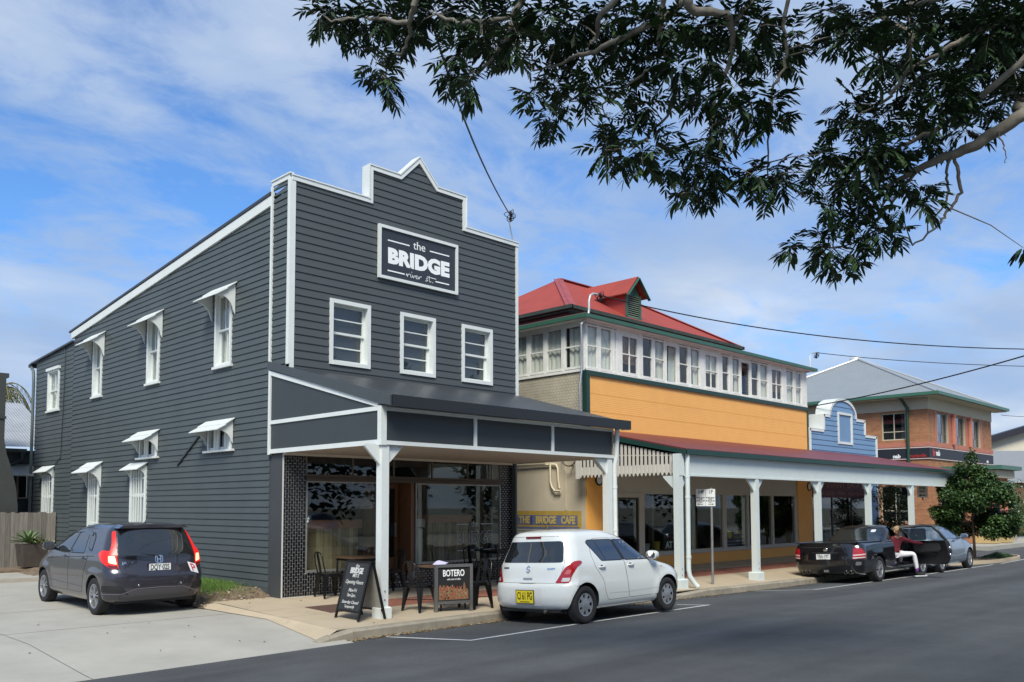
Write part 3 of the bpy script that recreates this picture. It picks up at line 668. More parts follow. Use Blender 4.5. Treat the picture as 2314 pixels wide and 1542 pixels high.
# painted sign board on the parapet front
sg = thing('shop_sign', 'dark framed sign reading the BRIDGE river st. on the parapet front', 'sign', (3.10, -0.03, 6.93))
x0, x1, z0, z1 = 2.009, 4.188, 6.37, 7.487; t = 0.062
MB().box(x0+t, x1-t, -0.05, -0.026, z0+t, z1-t).build('sign_panel', mat('sign_navy', (0.030, 0.036, 0.046), 0.45), sg)
f = MB(); f.box(x0, x0+t, -0.085, -0.026, z0, z1); f.box(x1-t, x1, -0.085, -0.026, z0, z1); f.box(x0+t, x1-t, -0.085, -0.026, z1-t, z1); f.box(x0+t, x1-t, -0.085, -0.026, z0, z0+t)
f.build('sign_frame', WHITE, sg)
cx_ = (x0+x1)/2; yS = -0.053
put_text('the', 0.25, (cx_, yS, 7.225), sg, INK, width=0.33)
put_text('BRIDGE', 0.415, (cx_, yS, 6.865), sg, INK, bold=0.026, width=1.69, spacing=1.05)
fS = lambda a, b: (a, yS-0.002, b)
mb = MB()
for (a, b, z) in ((cx_-0.845, cx_-0.27, 7.195), (cx_+0.29, cx_+0.845, 7.195), (cx_-0.845, cx_-0.40, 6.56), (cx_+0.45, cx_+0.845, 6.56)): mb.box(a, b, yS-0.004, yS, z-0.013, z+0.013)
mb.build('rule_line', INK, sg)
def script(parent, fn, ox, oz, s, w, m, sz=1.0):
    mb = MB()
    def S(pts): stroke(mb, [(ox+a*s, oz+b*s*sz) for a, b in pts], w, fn, m)
    S([(0, .3), (.06, .62), (.1, .1), (.16, .5), (.26, .62), (.3, .55)]); S([(.36, .6), (.38, .2), (.44, .12), (.52, .3)]); S([(.44, .95), (.47, .97)])
    S([(.52, .55), (.6, .12), (.7, .55), (.78, .42)]); S([(.78, .35), (.92, .45), (.9, .6), (.8, .55), (.78, .3), (.86, .12), (1.0, .22)]); S([(1.02, .5), (1.06, .12), (1.12, .5), (1.26, .6)])
    S([(1.78, .6), (1.66, .55), (1.7, .4), (1.8, .25), (1.66, .1), (1.6, .14)]); S([(1.94, 1.0), (1.92, .25), (1.98, .1), (2.08, .2)]); S([(1.74, .84), (2.5, .78)]); S([(2.2, .1), (2.23, .12)])
    return mb.build('lettering', m, parent, fix=False)
script(sg, fS, cx_-0.36, 6.505, 0.33, 0.014, INK, 0.42)

# ------------------------------------------------------------------ shopfront under the awning
Y = 0.16
MB().box(0.0, 0.02, Y+0.01, 0.62, -0.05, 2.70).build('corner_pilaster', mat('smooth_charcoal', (0.05, 0.055, 0.06), 0.6, var=0.08), cafe)
GROUT = mat('pale_grout', (0.55, 0.55, 0.53), 0.9); TILE = mat('black_tile', (0.010, 0.011, 0.014), 0.16)
walls = MB(); walls.box(0.02, 0.50, Y, Y+0.3, -0.05, 2.7); walls.box(0.50, 2.2, Y, Y+0.25, -0.05, 0.44); walls.box(3.18, 5.74, Y, Y+0.25, -0.05, 0.47); walls.box(5.74, 6.17, Y, Y+0.3, -0.05, 2.7)
walls.box(2.2, 3.18, Y, Y+0.25, -0.05, 0.145); walls.box(2.2, 3.18, Y+0.25, Y+0.45, -0.05, 0.30); walls.box(0.0, 0.02, Y-0.012, Y+0.012, 0.0, 2.7); walls.box(0.0, 0.50, Y-0.005, Y+0.002, 0.0, 0.012)
walls.build('shopfront_wall', GROUT, cafe)
tw, th, gp = 0.0555, 0.104, 0.010
tme = MB().box(-tw/2+gp/2, tw/2-gp/2, -0.006, 0.0, -th/2+gp/2, th/2-gp/2, TILE).mesh('tile', TILE)
def tiles(xa, xb, za, zb, y, single, stf):
    n = max(1, round((xb-xa)/tw)); p = (xb-xa)/n
    for i in range(n):
        x = xa+p*(i+0.5); z = za+(th/2 if i % 2 else 0)
        if i % 2: stf.box(x-tw/2+gp/2, x+tw/2-gp/2, y-0.006, y, za+gp/2, za+th/2-gp/2, TILE)
        while z+th/2 <= zb+0.001:
            zc = z+th/2
            if single: inst('tile', tme, cafe, (x, y-rng.uniform(0, 0.0008), zc))
            else: stf.box(x-tw/2+gp/2, x+tw/2-gp/2, y-0.006, y, zc-th/2+gp/2, zc+th/2-gp/2, TILE)
            z += th
        if zb-z > 0.025: stf.box(x-tw/2+gp/2, x+tw/2-gp/2, y-0.006, y, z+gp/2, zb-gp/2, TILE)
stf = MB()
tiles(0.015, 0.50, 0.012, 2.69, Y, True, stf)
tiles(0.50, 2.2, 0.012, 0.44, Y, False, stf); tiles(3.18, 5.74, 0.012, 0.47, Y, False, stf); tiles(5.74, 6.16, 0.012, 2.69, Y, False, stf)
tiles(2.2, 3.18, 0.012, 0.135, Y, False, stf); tiles(2.2, 3.18, 0.165, 0.29, Y+0.25, False, stf)
tag(stf.build('tile', TILE, cafe, fix=False), kind='stuff')
st = mat('red_brown_tread', (0.11, 0.045, 0.03), 0.5)
mb = MB(); mb.box(2.2, 3.18, Y-0.02, Y+0.25, 0.147, 0.165); mb.box(2.2, 3.18, Y+0.23, Y+0.5, 0.302, 0.33); mb.build('step_tread', st, cafe)
ALU = mat('bronze_frame', (0.16, 0.135, 0.11), 0.45, 0.4); ALUL = mat('grey_frame', (0.33, 0.33, 0.32), 0.4, 0.5)
mb = MB()
mb.box(0.50, 5.78, Y-0.05, Y+0.06, 2.19, 2.235); mb.box(0.50, 5.78, Y-0.03, Y+0.06, 2.238, 2.275); mb.box(0.50, 5.78, Y-0.05, Y+0.06, 2.278, 2.315)
mb.build('transom_beam', mat('brown_timber', (0.085, 0.065, 0.05), 0.6, var=0.25, vscale=5, stretch=(1, 6, 6)), cafe)
mb = MB()
for x in (0.505, 1.58, 2.61, 3.66, 4.70, 5.72): mb.box(x-0.014, x+0.014, Y-0.01, Y+0.03, 2.316, 2.70)
mb.build('transom_mullion', ALU, cafe)
for a, b in ((0.52, 1.566), (1.594, 2.596), (2.624, 3.646), (3.674, 4.686), (4.714, 5.706)): MB().box(a, b, Y+0.005, Y+0.011, 2.317, 2.70).build('transom_pane', GLASS, cafe)
# left window, door with its frame, right window
def shopwin(a, b, z0, z1, nm='shop_window'):
    f = MB(); q = 0.028
    f.box(a, a+q, Y-0.01, Y+0.04, z0, z1); f.box(b-q, b, Y-0.01, Y+0.04, z0, z1); f.box(a+q, b-q, Y-0.03, Y+0.05, z0, z0+0.045); f.box(a+q, b-q, Y-0.01, Y+0.04, z1-q, z1)
    fr = f.build(nm, ALUL, cafe); MB().box(a+q, b-q, Y+0.008, Y+0.014, z0+0.045, z1-q).build('pane', GLASS, fr); return fr
w1 = shopwin(0.51, 2.19, 0.445, 2.188); w2 = shopwin(3.20, 5.735, 0.475, 2.188)
# the outlined cafe name etched on the right pane
lt = mat('etched_lettering', (0.42, 0.44, 0.42), 0.7)
def outline_text(body, size, loc, width, parent, m, w=0.011):
    me = text_mesh(body, size, 0.012, ext=0.0, width=width)
    mb = MB(); bm = bmesh.new(); bm.from_mesh(me); bmesh.ops.remove_doubles(bm, verts=bm.verts, dist=1e-5)
    for e in bm.edges:
        if len(e.link_faces) == 1:
            a, b = e.verts[0].co, e.verts[1].co
            stroke(mb, [(loc[0]+a.x, loc[2]+a.y), (loc[0]+b.x, loc[2]+b.y)], w, lambda p, q: (p, loc[1], q), m)
    bm.free(); bpy.data.meshes.remove(me); return mb.build('lettering', m, parent, fix=False)
outline_text('BRIDGE', 0.36, (4.92, Y-0.002, 0.99), 1.08, w2, lt)
put_text('the', 0.20, (4.92, Y-0.002, 1.30), w2, lt, width=0.22)
mb = MB()
for a, b, z in ((4.38, 4.74, 1.30), (5.10, 5.46, 1.30), (4.38, 4.64, 0.72), (5.2, 5.46, 0.72)): mb.box(a, b, Y-0.003, Y-0.001, z-0.009, z+0.009)
mb.build('rule_line', lt, w2); script(w2, lambda a, b: (a, Y-0.002, b), 4.68, 0.68, 0.20, 0.010, lt, 0.5)
f = MB(); DW = mat('door_timber', (0.16, 0.075, 0.035), 0.45, var=0.25, vscale=4, stretch=(5, 5, 1))
yd = Y+0.42
for (a, b, c, d) in ((2.24, 2.34, 0.33, 2.19), (2.98, 3.06, 0.33, 2.19), (2.34, 2.98, 0.33, 0.62), (2.34, 2.98, 2.08, 2.19)): f.box(a, b, yd, yd+0.05, c, d)
dr = f.build('door', DW, cafe); MB().box(2.34, 2.98, yd+0.02, yd+0.026, 0.62, 2.08).build('pane', GLASS, dr); MB().box(2.955, 2.975, yd-0.05, yd, 1.05, 1.35).build('handle', GALV, dr)
MB().box(3.09, 3.17, Y+0.02, yd+0.05, 0.33, 2.19).build('door_post', DW, cafe); MB().box(2.19, 2.23, Y+0.02, yd+0.05, 0.33, 2.19).build('door_post', DW, cafe)
# the room behind the glass
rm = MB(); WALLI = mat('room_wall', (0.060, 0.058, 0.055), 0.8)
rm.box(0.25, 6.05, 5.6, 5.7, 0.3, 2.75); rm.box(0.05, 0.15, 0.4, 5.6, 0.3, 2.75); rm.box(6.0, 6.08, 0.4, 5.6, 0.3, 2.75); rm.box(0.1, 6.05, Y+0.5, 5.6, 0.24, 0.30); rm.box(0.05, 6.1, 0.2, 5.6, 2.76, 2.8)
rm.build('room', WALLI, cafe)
MB().box(4.55, 5.72, 1.3, 1.36, 0.3, 2.7).build('partition_wall', mat('grey_green_wall', (0.34, 0.38, 0.36), 0.8), cafe)
PL = [mat('pale_plank', (0.55, 0.43, 0.28), 0.7, var=0.25, vscale=3, stretch=(9, 9, 1)), mat('mid_plank', (0.46, 0.35, 0.22), 0.7, var=0.25, vscale=3, stretch=(9, 9, 1)), mat('brown_plank', (0.34, 0.25, 0.155), 0.7, var=0.25, vscale=3, stretch=(9, 9, 1))]
def counter(nm, lab, x0, x1, y0, y1, zt, mats):
    c = thing(nm, lab, 'counter', ((x0+x1)/2, (y0+y1)/2, 0.3))
    MB().box(x0, x1-0.02, y0+0.03, y1, 0.3, zt-0.17).build('carcass', DARK, c); x = x0
    while x < x1-0.03:
        w = rng.uniform(0.07, 0.13); e = min(x+w, x1)
        MB().box(x+0.003, e-0.003, y0+rng.uniform(0, 0.008), y0+0.03, 0.32, zt-0.17).build('plank', rng.choice(mats), c); x = e
    MB().box(x0-0.04, x1+0.06, y0-0.06, y1+0.05, zt-0.168, zt).build('counter_top', mat('red_brown_slab', (0.32, 0.12, 0.065), 0.35, var=0.3, vscale=4, stretch=(1, 8, 8)), c)
    return c
counter('service_counter', 'pale plank counter with red brown top behind left shop window', 0.3, 1.98, 0.52, 1.15, 1.43, PL)
counter('service_counter', 'dark plank counter with red brown top behind right shop window', 3.92, 5.12, 0.60, 1.22, 1.50, [PL[2], mat('dark_plank', (0.20, 0.145, 0.095), 0.7, var=0.3, vscale=3, stretch=(9, 9, 1))])
b = thing('steel_bin', 'tall pale steel bin behind the right shop window by the door', 'bin', (3.72, 0.75, 0.3))
MB().lathe([(0.02, 0), (0.13, 0.0), (0.135, 0.85), (0.12, 0.88), (0.02, 0.9)], 20, lambda x, y, h: (3.72+x, 0.75+y, 0.33+h)).build('drum', mat('pale_steel', (0.5, 0.53, 0.52), 0.5, 0.2), b, smooth=True)
MB().box(3.6, 3.85, 0.62, 0.88, 1.24, 1.42).build('bag_on_bin', mat('pale_bag', (0.5, 0.5, 0.52), 0.8, bump=0.6, bscale=15), b)  # pale bag resting on top of the bin
# ------------------------------------------------------------------ cafe awning
aw = thing('shop_awning', 'charcoal awning with white trim on square posts before the dark cafe', 'awning', (3.0, -2.9, 0))
yF, yB, xL, xR = -2.94, 0.60, -0.045, 6.06
SHEET = corr_mat('awning_sheet', (0.05, 0.055, 0.062), 'X', 0.19, 0.36, 0.2, var=0.2)
rz = lambda y: 4.31+(y)*0.2710   # roof plane
mb = MB(); mb.prism([(0.0, rz(0)), (-3.14, rz(-3.14)), (-3.14, rz(-3.14)-0.03), (0.0, rz(0)-0.03)], lambda y, z, d: (d, y, z), -0.04, 6.24); mb.build('roof', SHEET, aw)
mb = MB(); mb.box(-0.05, 6.26, -3.20, -3.13, 3.40, 3.475); mb.box(-0.05, 6.26, -3.215, -3.20, 3.30, 3.485); mb.box(-0.05, 6.26, -3.20, -3.08, 3.30, 3.32); mb.box(6.20, 6.26, -3.2, -3.0, 3.30, 3.47); mb.build('gutter', mat('dark_gutter', (0.02, 0.022, 0.026), 0.35), aw)
MB().prism([(0.62, 4.475), (-3.2, 3.475), (-3.2, 3.31), (-2.90, 3.36), (0.62, 4.33)], lambda y, z, d: (d, y, z), -0.095, -0.06).build('barge_board', mat('slate_panel', (0.058, 0.068, 0.074), 0.5, var=0.05), aw)
# gable end: infill panels and white trim
gs = lambda y, z, d: (d, y, z)
zt = lambda y: 3.335+(y-yF)*0.262
MB().prism([(0.55, 3.30), (-2.85, 3.30), (-2.85, 3.33), (0.55, zt(0.55)-0.03)], gs, -0.045, -0.028).build('gable_panel', SLATED, aw)
MB().prism([(0.55, 2.72), (-2.88, 2.72), (-2.88, 3.26), (0.55, 3.26)], gs, -0.045, -0.028).build('gable_panel', SLATED, aw)
mb = MB()
mb.prism([(0.60, zt(0.60)+0.035), (-2.86, zt(-2.86)+0.035), (-2.86, zt(-2.86)-0.05), (0.60, zt(0.60)-0.05)], gs, -0.07, -0.03)
mb.prism([(0.60, 3.325), (-2.86, 3.325), (-2.86, 3.255), (0.60, 3.255)], gs, -0.067, -0.03)
mb.prism([(0.60, 2.78), (-2.86, 2.78), (-2.86, 2.70), (0.60, 2.70)], gs, -0.07, -0.03)
mb.prism([(0.60, 2.68), (0.53, 2.68), (0.53, zt(0.53)+0.03), (0.60, zt(0.6)+0.03)], gs, -0.075, -0.029)
mb.build('gable_trim', WHITE, aw)
# front fascia
mx_ = [0.03, 2.025, 4.095, 6.0]
for a, b in zip(mx_, mx_[1:]): MB().box(a+0.03, b-0.03, yF+0.02, yF+0.04, 2.75, 3.28).build('fascia_panel', mat('fascia_navy', (0.036, 0.043, 0.047), 0.5, var=0.06), aw)
mb = MB(); mb.box(xL, 6.0, yF-0.01, yF+0.02, 3.255, 3.315); mb.box(xL, 6.0, yF-0.01, yF+0.02, 2.70, 2.765)
for x in (2.025, 4.095): mb.box(x-0.034, x+0.034, yF-0.006, yF+0.02, 2.765, 3.255)
mb.box(xL-0.03, 0.035, yF-0.014, yF+0.09, 2.69, 3.33)
mb.build('fascia_trim', WHITE, aw)
SOF = mat('soffit_board', (0.42, 0.36, 0.30), 0.7, var=0.12, vscale=4, stretch=(0.6, 6, 1))
y = yF+0.06
while y < 0.10:
    MB().box(0.0, 6.05, y, min(y+0.128, 0.12), 2.708, 2.726).build('soffit_board', SOF, aw, fix=False); y += 0.135
MB().box(0.0, 6.05, 0.06, 0.15, 2.66, 2.706).build('soffit_trim', CREAM, aw); MB().box(6.02, 6.06, -2.9, 0.16, 2.69, 3.3).build('end_panel', CREAM, aw)
def post(parent, x, y, zt, w=0.145, bw=0.225, bh=0.19, br=0.31, m=WHITE, dirs=('x-', 'x+', 'y+'), zb=None):
    zb = fz(x, y)-0.01 if zb is None else zb; bh = bh+zb
    p = MB().box(x-w/2, x+w/2, y-w/2, y+w/2, zb, zt); p = p.build('post', m, parent)
    b = MB(); b.box(x-bw/2, x+bw/2, y-bw/2, y+bw/2, zb-0.03, bh-0.02); b.add([(x-bw/2, y-bw/2, bh-0.02), (x+bw/2, y-bw/2, bh-0.02), (x+bw/2, y+bw/2, bh-0.02), (x-bw/2, y+bw/2, bh-0.02), (x-bw/2+0.02, y-bw/2+0.02, bh), (x+bw/2-0.02, y-bw/2+0.02, bh), (x+bw/2-0.02, y+bw/2-0.02, bh), (x-bw/2+0.02, y+bw/2-0.02, bh)], [(0,1,5,4), (1,2,6,5), (2,3,7,6), (3,0,4,7), (4,5,6,7)])
    b.build('footing', m, p)
    for d in dirs:
        h = w/2; q = [(h, zt), (h+br, zt), (h+br, zt-0.03), (h, zt-br-0.02)]
        s = -1 if d[1] == '-' else 1
        if d[0] == 'x': f = lambda a, z, t: (x+s*a, y+t, z)
        else: f = lambda a, z, t: (x+t, y+s*a, z)
        MB().prism(q, f, -0.025, 0.025, m).build('bracket', m, p)
    mb = MB()
    for z in (zb+0.30, zb+0.44):
        mb.lathe([(0.001, -0.012), (0.014, -0.010), (0.016, 0)], 8, lambda a, b_, h_: (x+a, y-w/2+h_, z+b_))
    mb.build('bolt', GALV, p, fix=False)
    return p
post(aw, 0.035, yF+0.085, 2.70); post(aw, 5.90, yF+0.085, 2.70)
MB().tube([(6.06, yF-0.06, 3.32), (6.06, yF-0.03, 2.75), (6.06, yF+0.02, 2.55), (6.06, yF+0.02, 0.10), (6.06, yF-0.12, -0.09)], 0.052, 10).build('downpipe', WHITE, aw, smooth=True)
mb = MB()
for z in (2.72, 2.1, 1.2): mb.lathe([(0.058, -0.03), (0.058, 0.03)], 10, lambda a, b_, h_: (6.06+a, yF+0.02+b_, z+h_))
mb.build('pipe_collar', WHITE, aw)

# ------------------------------------------------------------------ orange building
og = thing('orange_building', 'orange fronted two storey shop with red iron roof and long window row', 'building', (8.69, 0, 0))
X0, X1 = 8.69, 21.05
ORANGES = brick_mat('orange_pressed_sheet', (0.88, 0.455, 0.125), (0.87, 0.445, 0.12), (0.85, 0.44, 0.14), 0.095, 0.052, 0.007, rough=0.6, bump=0.45, noise=0.06)
SHING = brick_mat('cream_pressed_sheet', (0.52, 0.475, 0.375), (0.49, 0.445, 0.345), (0.40, 0.355, 0.265), 0.105, 0.075, 0.010, rough=0.75, bump=1.0, noise=0.2)
REND = mat('tan_render', (0.50, 0.44, 0.335), 0.85, var=0.10, vscale=1.4, bump=0.25, bscale=25, dirt=((0.20, 0.17, 0.12), 3.5, 0.72))
MB().box(X0+0.11, X1-0.03, 0.0, 0.12, 3.40, 5.08).build('front_wall', ORANGES, og)
for z in (4.62, 4.16): MB().box(X0+0.11, X1-0.03, -0.004, 0.0, z-0.006, z+0.002).build('sheet_lap', ORANGE, og)
mb = MB(); mb.box(X0-0.02, X1+0.02, -0.05, 0.10, 5.08, 5.20); mb.box(X0-0.025, X0+0.11, -0.045, 0.10, 2.95, 5.08); mb.box(X1-0.03, X1+0.03, -0.03, 0.1, 3.4, 5.08); mb.build('band_trim', GREEN, og)
MB().box(X0, X0+0.12, 0.10, 12.0, 4.2, 5.20).build('side_wall', SHING, og); MB().box(X0-0.01, X0+0.12, 0.03, 12.0, -0.1, 4.2).build('side_wall', REND, og)
MB().box(X1-0.1, X1, 0.1, 12, 0, 6.4).build('side_wall', REND, og); MB().box(X0+0.2, X1-0.1, 11.9, 12, 0, 6.4).build('rear_wall', REND, og)
MB().box(X0-0.04, X0+0.02, 0.1, 12, 5.18, 5.25).build('side_sill', WHITEW, og)
# window row: (x0, x1, type, curtain) between posts
RED_CURT = mat('brown_curtain', (0.22, 0.115, 0.065), 0.9, var=0.25, vscale=4, stretch=(8, 8, 0.3))
def casement(parent, fn, a0, a1, z0, z1, zm, curt, sd=None, dbl=False, louvre=False, m=WHITEW):
    P = lambda mb_, A, B, n0, n1, Z0, Z1, m_: mb_.add([fn(a, n, z) for z in (Z0, Z1) for a, n in ((A, n0), (B, n0), (B, n1), (A, n1))], [(0,3,2,1),(4,5,6,7),(0,1,5,4),(1,2,6,5),(2,3,7,6),(3,0,4,7)], m_)
    f = MB(); q = 0.045 if not dbl else 0.06
    P(f, a0, a0+q, -0.05, 0.012, z0, z1, m); P(f, a1-q, a1, -0.05, 0.012, z0, z1, m); P(f, a0+q, a1-q, -0.05, 0.012, z1-q, z1, m); P(f, a0+q, a1-q, -0.05, 0.02, z0, z0+q+0.015, m)
    fr = f.build('window', m, parent)
    s = MB(); P(s, a0+q, a1-q, -0.035, 0.006, zm-0.016, zm+0.016, m)
    if dbl: P(s, (a0+a1)/2-0.016, (a0+a1)/2+0.016, -0.036, 0.0, z0+q, z1-q, m)
    if not louvre: s.build('glazing_bar', m, fr)
    g = MB()
    if louvre:
        n = 11; h = (z1-z0-2*q)/n
        for i in range(n):
            z = z0+q+0.01+h*i; A, B = a0+q, a1-q
            MB().add([fn(A, -0.01, z), fn(B, -0.01, z), fn(B, -0.055, z+h*1.12), fn(A, -0.055, z+h*1.12), fn(A, -0.014, z), fn(B, -0.014, z), fn(B, -0.059, z+h*1.12), fn(A, -0.059, z+h*1.12)], [(0,1,2,3), (7,6,5,4), (0,4,5,1), (3,2,6,7)]).build('louvre_blade', GLASSW, fr)
    else:
        P(g, a0+q, a1-q, -0.028, -0.022, z0+q, zm, GLASSW); P(g, a0+q, a1-q, -0.029, -0.023, zm, z1-q, GLASSW); g.build('pane', GLASSW, fr)
    A, B = a0+q, a1-q
    w_ = B-A; spans = {'full': [(A-0.12, B+0.12)], 'left': [(A-0.1, A+w_*0.36)], 'right': [(A+w_*0.45, B+0.12)], 'rightthin': [(A+w_*0.66, B+0.12)], 'brown': [(A-0.12, B+0.12)], 'half': [(A-0.12, B+0.12)], 'none': []}[curt]
    for (p, r_) in spans:
        n = 16; vs = []; zc = (zm-0.05) if curt == 'half' else z0+q
        if curt == 'brown': zc = z0+(z1-z0)*0.30
        for i in range(n+1):
            a = p+(r_-p)*i/n; d = -0.10+0.022*math.sin(i*1.75+p)+0.01*math.sin(i*0.6); lean = (0.07*math.sin(p*7))*(1 if curt in ('right', 'left') else 0)
            vs += [fn(a+lean*0.5, d-0.01, zc), fn(a, d, z1-q)]
        MB().add(vs, [(2*i, 2*i+2, 2*i+3, 2*i+1) for i in range(n)]).build('curtain', RED_CURT if curt == 'brown' else CURT, fr, fix=False)
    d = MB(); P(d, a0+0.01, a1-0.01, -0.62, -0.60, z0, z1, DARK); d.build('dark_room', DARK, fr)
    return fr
fnO = lambda a, n, z: (a, -n, z); Z0, Z1, ZM = 5.25, 6.42, 5.86
row = [(8.72, 9.20, 'full', 0, 0), (9.27, 9.80, 'full', 0, 0), (9.86, 9.99, 'none', 0, 0), (10.18, 10.97, 'brown', 1, 0), (11.13, 11.65, 'none', 0, 0), (11.72, 12.24, 'right', 0, 0), (12.29, 12.87, 'right', 0, 2),
       (12.93, 13.46, 'left', 0, 0), (13.55, 14.08, 'right', 0, 0), (14.33, 15.10, 'half', 1, 0), (15.31, 15.76, 'left', 0, 0), (15.93, 16.43, 'rightthin', 0, 0), (16.47, 17.07, 'none', 0, 2), (17.11, 17.63, 'none', 0, 0), (17.70, 18.25, 'right', 0, 0),
       (18.46, 19.25, 'brown', 1, 0), (19.50, 20.08, 'full', 0, 0), (20.17, 20.68, 'full', 0, 0)]
for (a, b, c, dbl, lv) in row:
    if lv: casement(og, fnO, a, b, 5.21, 6.36, ZM, c, louvre=True)
    elif dbl: casement(og, fnO, a, b, 5.25, 6.36, 5.82, c, dbl=True)
    else: casement(og, fnO, a, b, Z0, Z1, ZM, c)
# posts and rails around the windows
mb = MB(); prev = X0
fr_x = [(8.69, 8.72)]+[(p[1], q[0]) for p, q in zip(row, row[1:])]+[(20.68, X1)]
for k, (a, b) in enumerate(fr_x):
    if b-a > 0.005: MB().box(a, b, -0.02 if b-a > 0.12 else -0.005, 0.06, 5.20, 6.46).build('window_post', WHITEW, og)
mb = MB(); mb.box(X0, X1, -0.03, 0.06, 6.44, 6.56); mb.box(X0, X1, -0.035, 0.05, 5.20, 5.238)
for (a, b, c, dbl, lv) in row:
    if dbl or lv: mb.box(a, b, -0.004, 0.06, 6.36, 6.44)
mb.build('window_rail', WHITEW, og)
fnW = lambda a, n, z: (X0-n, a, z)
srow = [(0.12, 0.72), (0.78, 1.36), (1.42, 1.98), (2.04, 2.6), (2.7, 3.25), (3.3, 3.9)]
for a, b in srow: casement(og, fnW, a, b, 5.27, 6.42, 5.86, 'full')
mb = MB(); mb.box(X0-0.02, X0+0.05, 0.06, 4.0, 6.42, 6.56); mb.box(X0-0.02, X0+0.05, 3.9, 12, 5.25, 6.56); mb.box(X0-0.012, X0+0.04, 0.03, 0.12, 5.2, 6.5)
for (a, b), (c, d) in zip(srow, srow[1:]): mb.box(X0-0.015, X0+0.05, b, c, 5.25, 6.42)
mb.build('side_window_rail', WHITEW, og)
MB().box(X0+0.05, X1-0.1, 0.66, 0.70, 3.3, 6.5).build('inner_wall', DARK, og)
# roofs
REDR = corr_mat('red_iron_roof', (0.34, 0.045, 0.028), 'X', 0.076, 0.65, 0.0, var=0.16); REDS = corr_mat('red_iron_roof_side', (0.34, 0.045, 0.028), 'Y', 0.076, 0.65, 0.0, var=0.16)
ex, ey, ez = X0+1.63, 1.88, 7.47; fx = 19.85; ax_, bx_, ayz, azz = 13.36, 16.5, 5.0, 9.38
mb = MB(); mb.add([(ex, ey, ez), (fx, ey, ez), (bx_, ayz, azz), (ax_, ayz, azz)], [(0, 1, 2, 3)]); mb.add([(fx, 8.2, ez), (ex, 8.2, ez), (ax_, ayz, azz), (bx_, ayz, azz)], [(0, 1, 2, 3)]); mb.build('roof', REDR, og, fix=False)
mb = MB(); mb.add([(ex, 8.2, ez), (ex, ey, ez), (ax_, ayz, azz)], [(0, 1, 2)]); mb.add([(fx, ey, ez), (fx, 8.2, ez), (bx_, ayz, azz)], [(0, 1, 2)]); mb.build('roof', REDS, og, fix=False)
mb = MB()
for p, q in (((ex, ey, ez), (ax_, ayz, azz)), ((fx, ey, ez), (bx_, ayz, azz)), ((ax_, ayz, azz), (bx_, ayz, azz))): mb.beam(p, q, 0.30, 0.03); mb.tube([p, q], 0.045, 8)
mb.build('ridge_cap', mat('red_ridge', (0.34, 0.06, 0.055), 0.5, 0.2, var=0.2), og)
MAROON = mat('dark_red_boards', (0.06, 0.012, 0.012), 0.6)
mb = MB(); mb.box(ex+0.1, fx-0.1, ey+0.1, 8.1, 6.9, 7.42, MAROON); mb.build('clerestory_wall', MAROON, og)
mb = MB()
for (a, b, c, d) in ((ex-0.05, fx+0.05, ey-0.10, ey), (ex-0.10, ex, ey-0.1, 8.2), (fx, fx+0.1, ey-0.1, 8.2)): mb.box(a, b, c, d, ez-0.09, ez+0.015)
mb.box(ex, fx, ey, ey+0.03, ez-0.16, ez-0.01); mb.box(ex, ex+0.03, ey+0.03, 8.2, ez-0.16, ez-0.01)
mb.build('gutter', mat('aged_green_gutter', (0.035, 0.05, 0.04), 0.6, var=0.4, vscale=6), og)
mb = MB(); mb.box(ex+0.02, fx-0.02, ey+0.03, ey+0.12, ez-0.19, ez-0.17); mb.build('soffit', GREEN, og)
# lower skirt roof over the window row
LOWR = corr_mat('verandah_iron', (0.20, 0.045, 0.04), 'X', 0.076, var=0.2)
mb = MB(); mb.add([(X0-0.28, -0.24, 6.60), (X1+0.25, -0.24, 6.60), (fx-0.1, ey+0.12, 7.10), (ex+0.1, ey+0.12, 7.10)], [(0, 1, 2, 3)])
mb.add([(X0-0.28, 12, 6.60), (X0-0.28, -0.24, 6.60), (ex+0.1, ey+0.12, 7.10), (ex+0.1, 12, 7.10)], [(0, 1, 2, 3)]); mb.add([(X1+0.25, -0.24, 6.60), (X1+0.25, 12, 6.6), (fx-0.1, 12, 7.1), (fx-0.1, ey+0.12, 7.10)], [(0, 1, 2, 3)]); mb.build('skirt_roof', LOWR, og, fix=False)
mb = MB(); mb.box(X0-0.33, X1+0.3, -0.30, -0.22, 6.50, 6.60); mb.box(X0-0.33, X0-0.25, -0.22, 12, 6.50, 6.60); mb.box(X1+0.22, X1+0.3, -0.22, 12, 6.5, 6.6); mb.build('gutter', GREEN2, og)
mb = MB(); mb.box(X0-0.25, X1+0.22, -0.22, 0.0, 6.505, 6.52); mb.box(X0-0.25, X0, 0.0, 12, 6.505, 6.52); mb.build('soffit', WHITEW, og)
mb = MB()
for i in range(70):      # rolled ends of the corrugated sheets along the side gutter
    yy = -0.2+i*0.076; mb.lathe([(0.022, -0.03), (0.022, 0.05)], 8, lambda a, b, h: (X0-0.27+h, yy+a, 6.622+b*0.6))
mb.build('sheet_end', mat('pale_rust_iron', (0.32, 0.2, 0.17), 0.7), og)
